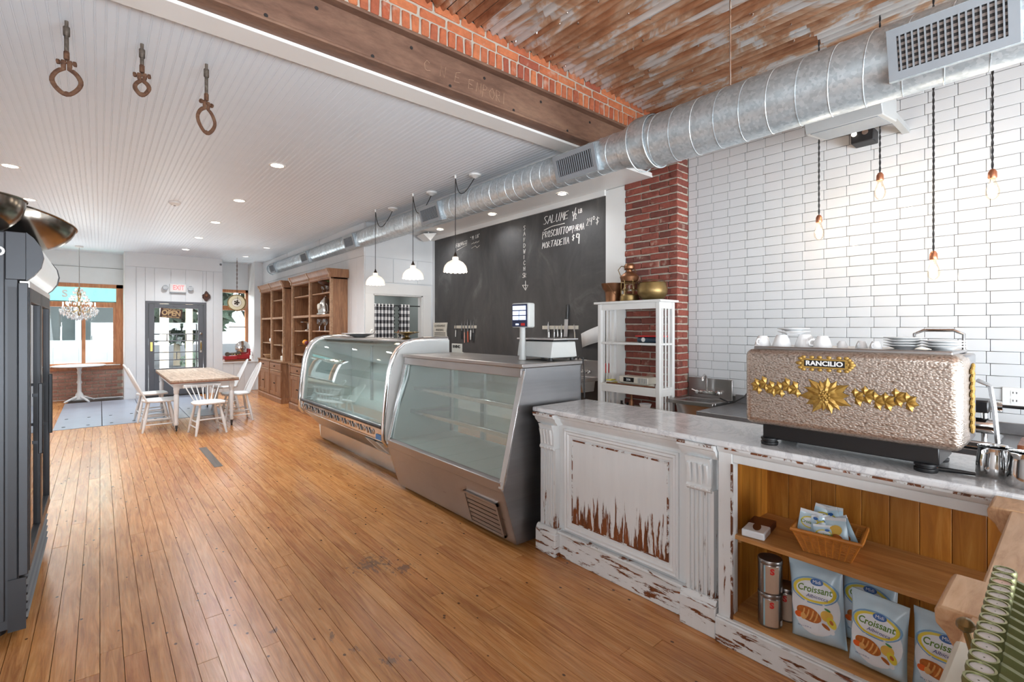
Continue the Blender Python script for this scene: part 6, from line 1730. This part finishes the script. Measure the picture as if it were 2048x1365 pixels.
for (a, b) in ((-.14, -.03), (.16, .03)): MB().cyl((0, 0, -.19), (a, b, -.55), .003, n=6).build('tray_wire', 'rusty_iron', hs, local=True)
MB().cyl((-.17, -.03, -.56), (.19, .03, -.56), .009, n=8).build('tray_bar', 'rusty_iron', hs, local=True)
mat('antique_red', (176, 40, 46), .4, var=.25, scale=14)
rs_ = thing('antique_slicer', 'antique red hand-cranked slicer with round blade on the window sill', 'slicer', (2.5, 13.2, .706))
MB().box(2.24, 13.08, .706, 2.80, 13.36, .75).build('plinth', 'board_brown', rs_, bevel=.006)
MB().box(2.24, 13.10, .75, 2.52, 13.34, .84).build('bed', 'antique_red', rs_, bevel=.012)
MB().box(2.50, 13.12, .75, 2.78, 13.34, .88).build('body', 'antique_red', rs_, bevel=.02)
MB().lathe([(.001, -.01), (.16, -.004), (.165, 0), (.16, .006), (.001, .012)], (2.64, 13.2, 1.03), 34, 'y').build('blade', 'chrome', rs_)
MB().lathe([(.05, -.03), (.06, -.012), (.05, 0)], (2.64, 13.19, 1.03), 20, 'y').build('blade_hub', 'steel_plain', rs_)
MB().cyl((2.26, 13.16, .88), (2.58, 13.16, .90), .032, n=14).build('carriage_roller', 'old_pipe', rs_)
MB().lathe([(.001, -.02), (.05, -.02), (.05, .02), (.001, .02)], (2.30, 13.12, .885), 18, 'y').build('wheel', 'old_pipe', rs_)
MB().box(2.76, 13.14, .84, 2.80, 13.30, 1.0).build('upright', 'antique_red', rs_, bevel=.006)
for k in range(4): MB().sph((2.40 + k * .06, 13.12, .87), .02, 8).build('fitting', 'brass_old', rs_)
MB().ring([(2.8, 13.2, .93), (2.83, 13.16, .93), (2.83, 13.14, .84), (2.83, 13.08, .84)], .008, 6).build('crank', 'steel_plain', rs_)

# ================================================================== signs and ornaments on the entrance wall
mat('exit_red', (238, 110, 110), .4, emit=1.0, emit_rgb=(250, 90, 90))
es = thing('exit_sign', 'white EXIT sign with red letters and two lamps over the door', 'sign', (1.35, YD, 2.38))
MB().box(1.17, YD - .05, 2.30, 1.47, YD - .001, 2.48).build('housing', 'trim_white', es, bevel=.008)
MB().box(1.17, YD - .052, 2.285, 1.47, YD - .004, 2.30).build('base_strip', 'grille_grey', es)
textmb('EXIT', .15, frame((1.33, YD - .053, 2.395), (1, 0, 0), (0, 0, 1)), .001, bold=.002, sx=.68).build('lettering', 'exit_red', es)
for xx in (1.09, 1.55):
    MB().lathe([(.001, -.09), (.05, -.09), (.055, -.075), (.03, -.03), (.02, 0)], (xx, YD - .003, 2.39), 18, 'y').build('lamp_head', 'grille_grey', es)
    for k in range(3): MB().box(xx - .045, YD - .094, 2.365 + k * .022, xx + .045, YD - .09, 2.372 + k * .022).build('lens_rib', 'trim_white', es)
pl = thing('carved_plaque', 'brown carved wall ornament at the upper right of the door', 'ornament', (1.86, YD, 2.2))
MB().prism([(1.86 - .06, 2.21), (1.86 - .09, 2.25), (1.86 - .05, 2.27), (1.86 - .02, 2.34), (1.86, 2.36), (1.86 + .03, 2.33), (1.86 + .06, 2.28), (1.86 + .085, 2.24), (1.86 + .05, 2.18), (1.86 + .02, 2.12), (1.86 - .03, 2.13)], 'xz', YD - .03, YD - .001).build('shield', 'basket_dark', pl, bevel=.01)
MB().sph((1.86, YD - .035, 2.25), .035, 10, (1, .5, 1.2)).build('carved_face', 'board_brown', pl)
for s_ in (-1, 1): MB().ring([(1.86 + s_ * .03, YD - .03, 2.16), (1.86 + s_ * .07, YD - .03, 2.2), (1.86 + s_ * .06, YD - .03, 2.28)], .012, 6).build('scroll', 'basket_dark', pl)
og = thing('open_sign', 'brown tilted OPEN sign hanging in the door glass', 'sign', (1.22, YD - .01, 1.95))
mt = frame((1.20, YD - .012, 1.83), (1, 0, -.09), (.09, 0, 1))
mb = MB().box(-.20, -.105, -.006, .20, .105, .006); mb.xf(mt); mb.build('board', 'basket_dark', og, bevel=.003)
wood('sign_gold', (150, 120, 80), (186, 156, 112), (206, 178, 134), rough=.5)
textmb('OPEN', .155, mt @ Matrix.Translation((0, 0, .008)), .002, bold=.006, sx=.86).build('lettering', 'sign_gold', og)
textmb('COME IN WE ARE', .038, mt @ Matrix.Translation((0, .083, .008)), .001, bold=.001, sx=1.0).build('small_lettering', 'sign_gold', og)
textmb('AND WELCOME', .038, mt @ Matrix.Translation((0, -.083, .008)), .001, bold=.001, sx=1.15).build('small_lettering', 'sign_gold', og)
for s_ in (-.15, .15): MB().cyl((1.20 + s_, YD - .012, 1.92 - s_ * .09), (1.20 + s_ * .2, YD - .012, 1.99), .002, n=6).build('string', 'cord_black', og)
kp = thing('door_sensor', 'small black sensor at the top corner of the entrance wall', 'sensor', (2.15, YD, 3.0))
MB().box(2.13, YD - .03, 2.97, 2.17, YD - .001, 3.01).build('housing', 'black_matte', kp, bevel=.006); MB().cyl((2.15, YD - .031, 2.99), (2.15, YD - .034, 2.99), .01, n=10).build('lens', 'chrome', kp)

# ================================================================== curtain in the opening
def checkmat():
    m, nt, p = newmat('buffalo_check')
    v = coords(nt, 'UV', (1, 1, 1))
    sp = nt.nodes.new('ShaderNodeSeparateXYZ'); nt.links.new(v, sp.inputs[0])
    outs = []
    for ax in (0, 1):
        a = nd(nt, 'Math', operation='FRACT'); nt.links.new(sp.outputs[ax], a.inputs[0])
        b = nd(nt, 'Math', operation='GREATER_THAN'); nt.links.new(a.outputs[0], b.inputs[0]); b.inputs[1].default_value = .5; outs.append(b.outputs[0])
    ad = nd(nt, 'Math', operation='ADD'); nt.links.new(outs[0], ad.inputs[0]); nt.links.new(outs[1], ad.inputs[1])
    ml = nd(nt, 'Math', operation='MULTIPLY'); nt.links.new(ad.outputs[0], ml.inputs[0]); ml.inputs[1].default_value = .5
    c = ramp(nt, ml.outputs[0], [(0, lin((48, 48, 52))), (.5, lin((140, 140, 144))), (1, lin((240, 240, 240)))])
    nt.nodes[-1].color_ramp.interpolation = 'CONSTANT'
    nt.links.new(c, p.inputs['Base Color']); p.inputs['Roughness'].default_value = .9
checkmat()
for n_ in M['buffalo_check'].node_tree.nodes:
    if n_.type == 'VALTORGB':
        n_.color_ramp.interpolation = 'CONSTANT'; n_.color_ramp.elements[1].position = .4; n_.color_ramp.elements[2].position = .9
cu = thing('check_curtain', 'black and white buffalo check curtain in the wall opening', 'curtain', (3.5, YJ + .06, .4))
MB().cyl((ox0 + .02, YJ + .05, 1.86), (ox1 - .02, YJ + .05, 1.86), .009, n=10).build('rod', 'black_matte', cu)
def drape(x0, x1, folds, seed, sprd=0):
    rr = random.Random(seed); me = bpy.data.meshes.new('drape'); vs = []; fs = []; uv = []
    n, mz = folds * 8, 14
    for i in range(n + 1):
        for j in range(mz + 1):
            s = i / n; z = 1.885 - (1.885 - .35) * j / mz
            x = x0 + (x1 - x0) * s * (1 + sprd * j / mz * (0 if s < .5 else 1) * .1)
            y = YJ + .05 + .022 * math.sin(2 * PI * folds * s + j * .05) + .006 * math.sin(s * 17 + j * .5)
            vs.append((x - 3.5, y - YJ - .06, z - .4)); uv.append((s * folds * 1.0, z / .105))
    for i in range(n):
        for j in range(mz): fs.append((i * (mz + 1) + j, (i + 1) * (mz + 1) + j, (i + 1) * (mz + 1) + j + 1, i * (mz + 1) + j + 1))
    me.from_pydata(vs, [], fs); me.polygons.foreach_set('use_smooth', [True] * len(fs))
    ul = me.uv_layers.new(name='UVMap')
    for l in me.loops: ul.data[l.index].uv = uv[l.vertex_index]
    o = bpy.data.objects.new('drape', me); col.objects.link(o); me.materials.append(M['buffalo_check']); o.parent = cu
drape(ox0 + .02, 3.56, 6, 1); drape(3.66, 3.84, 3, 2)
for x_ in (3.575, 3.65):
    for k in range(26): MB().sph((x_, YJ + .05, 1.84 - k * .055), .011, 6).build('pompom', 'black_matte', cu)
fe = thing('fire_extinguisher', 'red and white bottle standing in the room behind the curtain', 'bottle', (3.98, 7.7, 1.05))
MB().lathe([(.001, 0), (.05, 0), (.05, .38), (.02, .42), (.001, .42)], n=16).build('body', 'lid_red', fe, local=True); MB().lathe([(.022, .42), (.022, .5), (.001, .5)], n=12).build('cap', 'black_matte', fe, local=True); MB().lathe([(.051, .1), (.051, .36)], n=16).build('label_band', 'radio_cream', fe, local=True)
bsn = thing('back_shelf', 'plain grey ledge in the room behind the curtain', 'shelf', (3.98, 7.7, 0))
MB().box(3.85, 7.5, 1.02, 4.4, 7.95, 1.05).build('board', 'room_grey', bsn); MB().box(3.9, 7.55, 0, 4.35, 7.9, 1.02).build('body', 'room_grey', bsn)

# ================================================================== dishes on the curved case
ds = thing('scalloped_dish', 'shallow white scalloped dish on the far top of the curved case', 'dish', (2.6, 6.15, 1.3805))
MB().lathe([(.001, .008), (.06, 0), (.1, .012), (.15, .035), (.22, .05), (.22, .055), (.15, .042), (.09, .02), (.001, .014)], n=40, wob=lambda a: 1 + .04 * math.sin(10 * a)).build('dish', 'china', ds, local=True)
MB().ring([(.2, .02, .05), (.24, .05, .09), (.2, .09, .1), (.17, .05, .06)], .004, 6).build('bow_handle', 'silver', ds, local=True)
pd = thing('pedestal_dish', 'gold-brown pedestal dish with handles on the near top of the curved case', 'dish', (2.52, 4.72, 1.3805))
MB().lathe([(.001, 0), (.055, 0), (.05, .01), (.022, .025), (.02, .04), (.05, .05), (.09, .065), (.135, .075), (.135, .08), (.085, .072), (.001, .058)], n=30).build('bowl', 'brass_old', pd, local=True)
for s_ in (-1, 1): MB().ring([(0, s_ * .12, .07), (0, s_ * .17, .08), (0, s_ * .19, .075)], [.012, .008, .004], 6, flat=.4).build('handle', 'brass_old', pd, local=True)
# ================================================================== goods in the open shelf cabinet
mat('bag_blue', (196, 224, 240), .25, var=.12, scale=5, coat=.3)
mat('bag_white', (232, 238, 244), .25, var=.04, coat=.3)
mat('print_yellow', (226, 208, 70), .4); mat('print_blue', (40, 96, 168), .4); mat('print_swirl', (126, 170, 208), .4); mat('print_green', (92, 130, 34), .4); mat('print_navy', (52, 66, 140), .4)
mat('print_crust', (190, 108, 44), .4, var=.35, scale=60); mat('print_crust_light', (232, 176, 104), .4, var=.2, scale=60); mat('print_jam', (232, 104, 40), .4); mat('print_apricot', (232, 190, 88), .4); mat('print_leaf', (76, 150, 84), .4)
def ell(cx, cy, rx, ry, rot=0, n=24, a0=0, a1=2 * PI):
    return [(cx + rx * math.cos(a0 + (a1 - a0) * k / n) * math.cos(rot) - ry * math.sin(a0 + (a1 - a0) * k / n) * math.sin(rot), cy + rx * math.cos(a0 + (a1 - a0) * k / n) * math.sin(rot) + ry * math.sin(a0 + (a1 - a0) * k / n) * math.cos(rot)) for k in range(n)]
def croissant_bag(x, y, z, w, h, T, rz, lean, lb, full=True, tilt=0):
    t = thing('croissant_bag', lb, 'snack bag', (x, y, z), rz, 'croissant bags on the bottom board')
    t.rotation_euler = (R(tilt), lean, rz)
    def front(p, q):
        a = max(0, 1 - abs(2 * p / w) ** 3.2); s = q / h
        b = min(1, s * 7) ** .5 * min(1, max(0, (.93 - s) * 3.2)) ** .6
        wr = .0022 * math.sin(p * 90 + q * 30) * b
        return T * .5 * (a ** .5) * b + wr + .002
    # local frame: width along -y is to the viewer's right, front faces -x
    nx_, nz_ = 22, 26
    vs = []; fs = []
    for sgn in (-1, 1):
        for i in range(nx_ + 1):
            for j in range(nz_ + 1):
                p = -w / 2 + w * i / nx_; q = h * j / nz_
                edge = 1 - .05 * math.sin(PI * q / h)
                vs.append((sgn * front(p, q), p * edge, q))
    N = (nx_ + 1) * (nz_ + 1)
    for s_ in (0, 1):
        for i in range(nx_):
            for j in range(nz_):
                a = s_ * N + i * (nz_ + 1) + j
                f = (a, a + nz_ + 1, a + nz_ + 2, a + 1)
                fs.append(f if s_ else f[::-1])
    for j in range(nz_):
        for i in (0, nx_):
            a = i * (nz_ + 1) + j; fs.append((a, a + 1, N + a + 1, N + a) if i else (a + 1, a, N + a, N + a + 1))
    for i in range(nx_):
        for j in (0, nz_):
            a = i * (nz_ + 1) + j; b = a + nz_ + 1; fs.append((a, b, N + b, N + a))
    MB().add(vs, fs).build('pouch', 'bag_blue', t, local=True, ang=60)
    lvl = [0]
    def warp(d):
        def f_(px, py, pz): return (-front(-px, py) - d - pz, -px, py)
        return f_
    def shape(nm_, pts, m, d, rings=4):
        f_ = warp(d); cx = sum(p[0] for p in pts) / len(pts); cy = sum(p[1] for p in pts) / len(pts)
        vs = [(cx, cy)]; n = len(pts)
        for r_ in range(1, rings + 1):
            for p in pts: vs.append((cx + (p[0] - cx) * r_ / rings, cy + (p[1] - cy) * r_ / rings))
        fs = [(0, 1 + k, 1 + (k + 1) % n) for k in range(n)]
        for r_ in range(rings - 1):
            for k in range(n):
                a = 1 + r_ * n + k; b = 1 + r_ * n + (k + 1) % n; fs.append((a, a + n, b + n, b))
        MB().add([f_(p[0], p[1], 0) for p in vs], fs).build(nm_, m, t, local=True, ang=60)
    def band(nm_, pin, pout, m, d, closed=True):
        f_ = warp(d); n = len(pin); fs = []
        for k in range(n if closed else n - 1): fs.append((k, n + k, n + (k + 1) % n, (k + 1) % n))
        MB().add([f_(p[0], p[1], 0) for p in pin + pout], fs).build(nm_, m, t, local=True, ang=60)
    S = w / .24
    oy = h * .655
    shape('white_field', ell(0, h * .45, w * .44, h * .33), 'bag_white', .0014, 14)
    band('swirl', ell(0, oy, .098 * S, .056 * S), ell(0, oy, .104 * S, .062 * S), 'print_swirl', .0022)
    band('yellow_oval', ell(0, oy, .080 * S, .044 * S), ell(0, oy, .094 * S, .054 * S), 'print_yellow', .0026)
    shape('name_field', ell(0, oy, .080 * S, .044 * S), 'bag_white', .0024)
    shape('badge', ell(.012 * S, oy + .042 * S, .028 * S, .016 * S), 'print_blue', .0032)
    def tx(nm_, s, size, cx, cy, m, d, rot=0, **kw):
        f_ = warp(d)
        def wf(px, py, pz): return f_(cx + px * math.cos(rot) - py * math.sin(rot), cy + px * math.sin(rot) + py * math.cos(rot), 0)
        textmb(s, size, None, 0, warp=wf, **kw).build(nm_, m, t, local=True)
    tx('badge_lettering', 'Midi', .021 * S, .012 * S, oy + .042 * S, 'bag_white', .0042)
    tx('name_lettering', 'Croissant', .042 * S, 0, oy + .006 * S, 'print_green', .0036, .02, shear=.18, bold=.0006, sx=.92)
    tx('flavour_lettering', 'Albicocca', .024 * S, .012 * S, oy - .026 * S, 'print_navy', .0036, -.04, shear=.25)
    bx_, by_ = -.028 * S, h * .36
    if full:
        shape('croissant_print', ell(bx_, by_, .056 * S, .034 * S, -.25), 'print_crust', .003)
        for k in range(4): band('crust_line', ell(bx_ - .03 * S + k * .019 * S, by_ + .004 * S - k * .003 * S, .004 * S, .028 * S, -.35, 12, -1.3, 1.3), ell(bx_ - .026 * S + k * .019 * S, by_ + .004 * S - k * .003 * S, .007 * S, .028 * S, -.35, 12, -1.3, 1.3), 'print_crust_light', .0036, False)
        shape('filling_print', ell(bx_ - .045 * S, by_ - .012 * S, .020 * S, .014 * S, .3), 'print_jam', .004)
        shape('pastry_print', ell(bx_ - .024 * S, by_ - .014 * S, .012 * S, .016 * S), 'print_crust_light', .0042)
        shape('apricot_print', ell(.05 * S, by_ + .012 * S, .026 * S, .026 * S), 'print_apricot', .003)
        shape('apricot_half', ell(.068 * S, by_ - .016 * S, .017 * S, .028 * S, .5), 'print_yellow', .0036)
        shape('apricot_stone', ell(.068 * S, by_ - .014 * S, .007 * S, .011 * S, .5), 'print_crust', .0042)
        shape('leaf_print', ell(.055 * S, by_ + .042 * S, .014 * S, .005 * S, -.5), 'print_leaf', .004)
        shape('small_croissant', ell(.044 * S, by_ - .038 * S, .008 * S, .02 * S, .9), 'print_crust', .0038)
        tx('weight_lettering', '300 g e 10.58 oz', .009 * S, -.05 * S, h * .2, 'print_navy', .003)
        shape('round_mark', ell(.07 * S, h * .21, .010 * S, .010 * S), 'bag_white', .003)
    return t
ZB = .1455
def bagpos(u, v, z=ZB): return onz(u, v, z)
croissant_bag(2.36, .735, ZB + .002, .205, .335, .085, R(6), R(6), 'croissant bag nearest the coffee tins, leaning right', tilt=-4)
croissant_bag(2.335, .525, ZB + .002, .19, .29, .08, R(-2), R(3), 'middle croissant bag standing upright in front', tilt=1)
croissant_bag(2.345, .325, ZB + .002, .19, .295, .08, R(-4), R(4), 'croissant bag half hidden by the cash register')
croissant_bag(2.49, .59, ZB + .002, .2, .325, .08, R(0), R(3), 'croissant bag behind the middle one', True)
# coffee tins
mat('tin_steel', (150, 146, 144), .28, .9, var=.06); mat('tin_label', (186, 160, 140), .4, var=.1); mat('tin_blue', (150, 190, 206), .4)
def coffee_tin(x, y, z, rz, lb):
    t = thing('coffee_tin', lb, 'tin', (x, y, z), rz, 'coffee tins')
    r, h = .05, .15
    MB().lathe([(.001, 0), (r * .97, 0), (r, .004), (r, h - .016), (r * .97, h - .014), (.001, h - .014)], n=28).build('can', 'tin_steel', t, local=True)
    MB().lathe([(r * 1.02, h - .018), (r * 1.03, h - .016), (r * 1.03, h - .003), (r * .99, h), (r * .9, h - .002), (.001, h - .003)], n=28).build('lid', 'tin_steel', t, local=True)
    MB().lathe([(r + .0008, .008), (r + .0008, h - .022)], n=14, a0=R(150), a1=R(215)).build('side_label', 'tin_label', t, local=True)
    MB().lathe([(r + .0009, .008), (r + .0009, h - .022)], n=4, a0=R(142), a1=R(150)).build('blue_stripe', 'tin_blue', t, local=True)
    def wf(px, py, pz):
        a = PI + .03 + px / r; return (math.cos(a) * (r + .0016), math.sin(a) * (r + .0016), .105 + py)
    textmb('S', .036, None, 0, warp=wf, bold=.002).build('letter_mark', 'lid_red', t, local=True)
    MB().lathe([(r + .0012, .012), (r + .0012, .034)], n=5, a0=R(228), a1=R(250)).build('tax_label', 'bag_white', t, local=True)
coffee_tin(2.345, .93, ZB + .0005, R(28), 'lower coffee tin of the front pair'); coffee_tin(2.345, .93, ZB + .1515, R(30), 'upper coffee tin of the front pair')
coffee_tin(2.455, .90, ZB + .0005, R(10), 'single coffee tin half hidden behind the stacked pair')
# chocolate box on the shelf
ZS = .5195
cbx = thing('cocoa_packet', 'brown and white chocolate packet lying on the shelf board', 'packet', (2.42, 1.01, ZS), R(8))
MB().box(-.105, -.05, .0005, .105, .05, .034).build('packet', 'bag_white', cbx, local=True, bevel=.006)
mat('cocoa', (92, 44, 34), .35)
MB().box(-.0, -.051, .003, .105, .051, .0355).build('brown_end', 'cocoa', cbx, local=True, bevel=.004)
MB().add([(a, b, .0352) for a, b in ell(-.035, 0, .05, .018, .2)], [tuple(range(24))]).build('bar_print', 'cocoa', cbx, local=True)
# basket with snack packets
mat('wicker', (196, 124, 48), .55, var=.25, scale=30)
bk = thing('wicker_basket', 'square orange wicker basket full of snack packets', 'basket', (2.44, .72, ZS), R(8))
def sqr(hx, hy, z, n=8):
    pts = []
    for (sx, sy, ex, ey) in ((-1, -1, 1, -1), (1, -1, 1, 1), (1, 1, -1, 1), (-1, 1, -1, -1)):
        for k in range(n):
            t = k / n; pts.append((hx * (sx + (ex - sx) * t), hy * (sy + (ey - sy) * t), z))
    return pts
for k in range(13):
    f = k / 12; hx, hy = .072 + .036 * f, .085 + .036 * f
    pts = sqr(hx, hy, .006 + .088 * f)
    pts = [(a + .003 * math.sin(i * PI + k * PI) * (1 if abs(a) >= hx * .99 else 0), b + .003 * math.sin(i * PI + k * PI) * (1 if abs(b) >= hy * .99 else 0), c) for i, (a, b, c) in enumerate(pts)]
    MB().ring(pts, .0032, 5, closed=True).build('weaver', 'wicker', bk, local=True)
MB().ring(sqr(.112, .125, .1), .0085, 7, closed=True).build('rim', 'wicker', bk, local=True)
for (a, b, _) in sqr(1, 1, 0):
    MB().cyl((a * .072, b * .085, .004), (a * .108, b * .121, .098), .0048, n=5).build('stake', 'wicker', bk, local=True)
MB().box(-.072, -.085, .0005, .072, .085, .008).build('base', 'wicker', bk, local=True)
def packet(x, y, z, rx, ry, rz, w, h, lb, style):
    t = thing('snack_packet', lb, 'snack packet', (x, y, z), 0, 'snack packets in the basket')
    t.rotation_euler = (rx, ry, rz)
    vs = []; fs = []; nx_, nz_ = 8, 10
    def fr_(i, j): return .012 * math.sin(PI * i / nx_) ** .6 * (math.sin(PI * min(max((j - 1) / (nz_ - 2), 0), 1)) ** .6) + .0008
    for s_ in (-1, 1):
        for i in range(nx_ + 1):
            for j in range(nz_ + 1): vs.append((s_ * fr_(i, j), -w / 2 + w * i / nx_, h * j / nz_))
    N = (nx_ + 1) * (nz_ + 1)
    for s_ in (0, 1):
        for i in range(nx_):
            for j in range(nz_): a = s_ * N + i * (nz_ + 1) + j; fs.append((a, a + nz_ + 1, a + nz_ + 2, a + 1))
    MB().add(vs, fs).build('wrapper', 'bag_blue', t, local=True, ang=60)
    for j0 in (0, nz_ - 1):
        MB().box(-.0018, -w / 2, h * j0 / nz_, .0018, w / 2, h * (j0 + 1) / nz_).build('seal', 'bag_white', t, local=True)
    def dec(nm_, cx, cy, rx_, ry_, m, d, rot=0):
        pts = ell(cx, cy, rx_, ry_, rot, 16)
        MB().add([(-.0135 - d, -a, b) for a, b in pts], [tuple(range(16))]).build(nm_, m, t, local=True)
    if style == 0:
        dec('yellow_oval', 0, h * .62, w * .42, h * .2, 'print_yellow', 0); dec('name_field', 0, h * .62, w * .36, h * .16, 'bag_white', .001)
        textmb('Croissant', w * .22, frame((-.016, 0, h * .62), (0, -1, 0), (0, 0, 1)), .0003, shear=.2, bold=.0004).build('name_lettering', 'print_green', t, local=True)
        dec('badge', w * .2, h * .8, w * .12, h * .05, 'print_blue', .002)
    else:
        dec('croissant_print', 0, h * .6, w * .34, h * .16, 'print_apricot', 0, .4); dec('filling_print', w * .05, h * .35, w * .28, h * .14, 'print_crust', .0005, -.5); dec('jam_print', -w * .05, h * .3, w * .18, h * .07, 'print_jam', .001)
bz = ZS + .03
for k, (dx, dy, dz, rx, ry, rz, w_, h_, st_) in enumerate(((-.045, .075, .01, .15, .12, .35, .085, .13, 0), (-.02, .03, .0, .05, .05, .9, .085, .125, 0), (-.065, -.005, .0, -.12, .2, .2, .075, .10, 0), (-.055, -.055, .01, -.25, .18, -.2, .085, .13, 1), (.03, .045, .02, .2, .02, .2, .09, .135, 0), (.03, -.02, .02, -.35, .02, -.1, .09, .135, 0), (.0, -.08, .01, -.5, .05, -.3, .085, .13, 1), (.06, .01, .02, .0, -.05, .1, .09, .135, 0))):
    packet(2.44 + dx, .72 + dy, bz + dz, rx, ry, rz, w_, h_, ('front snack packet nearest the cocoa packet', 'snack packet turned edge-on in the basket', 'short snack packet low at the basket front', 'snack packet with a pastry picture at the basket front', 'snack packet at the back left of the basket', 'snack packet at the back middle of the basket', 'snack packet leaning out over the right rim', 'rearmost snack packet in the basket')[k], st_)

# ================================================================== antique wooden counter and cash register at the right edge
wood('pale_oak', (176, 130, 92), (210, 168, 128), (226, 188, 150), (2.2, 16, 16), 2.0, .5, rand=False, randv=0)
wood('end_grain', (92, 62, 36), (134, 94, 58), (166, 124, 82), (9, 9, 9), 4, .7)
oc = thing('oak_counter', 'pale old oak counter with corbels at the lower right corner', 'counter', (1.5, -.2, 0))
MB().box(.2, -.75, .905, 2.24, .142, .95).build('top', 'pale_oak', oc, bevel=.006)
MB().box(.25, -.7, 0, 2.22, .10, .905).build('body', 'pale_oak', oc)
for (a, b) in ((1.265, 1.46), (2.09, 2.24)):
    MB().prism([(.10, .952), (.185, .952), (.192, .94), (.19, .915), (.175, .9), (.165, .88), (.15, .86), (.14, .84), (.10, .82)], 'yz', a, b).build('corbel_cap', 'pale_oak', oc, bevel=.004)
    MB().prism([(.10, .82), (.138, .82), (.13, .7), (.12, .3), (.10, .3)], 'yz', a + .02, b - .02).build('corbel', 'end_grain', oc)
mat('key_ring', (122, 124, 78), .35, .5, var=.2); mat('key_face', (206, 202, 200), .4); mat('key_face_pink', (226, 190, 176), .4); mat('register_bronze', (104, 92, 52), .4, .6, var=.25, scale=20); mat('register_cream', (222, 216, 200), .4)
cr = thing('cash_register', 'antique cash register with rows of round keys at the lower right', 'cash register', (.92, -.15, .951))
MB().box(.45, -.5, .951, 1.085, .138, .985).build('base_slab', 'register_cream', cr, bevel=.008)
MB().box(.5, -.5, .985, 1.06, -.10, 1.35).build('cabinet', 'register_bronze', cr, bevel=.02)
MB().prism([(.02, .985), (-.10, .985), (-.10, 1.12), (-.06, 1.10)], 'yz', .5, 1.06).build('key_bank', 'register_bronze', cr)
for k in range(15):
    x = 1.115 - k * .0285
    z = 1.10; ky_y = .0815 - k * .0005
    ky = MB().lathe([(.001, .008), (.0105, .007), (.011, .010), (.0135, .010), (.0145, .005), (.0138, -.002), (.011, -.006), (.001, -.006)], (x, ky_y, z), 22).build('key', 'key_ring', cr)
    MB().lathe([(.001, .0085), (.0105, .0085)], (x, ky_y, z), 20).build('key_face', 'key_face_pink' if k == 2 else 'key_face', ky)
    MB().prism([(.083, z - .004), (.083, z - .012), (-.08, z - .07), (-.10, z - .06), (.07, z - .003)], 'yz', x - .004, x + .004).build('key_lever', 'key_ring', ky)
MB().sph((1.0, .115, 1.05), .012, 10, (1.4, 1, .8)).build('lock_knob', 'brass_old', cr)
MB().cyl((1.0, .10, .985), (1.0, .115, 1.045), .005, n=8).build('lock_stem', 'brass_old', cr)
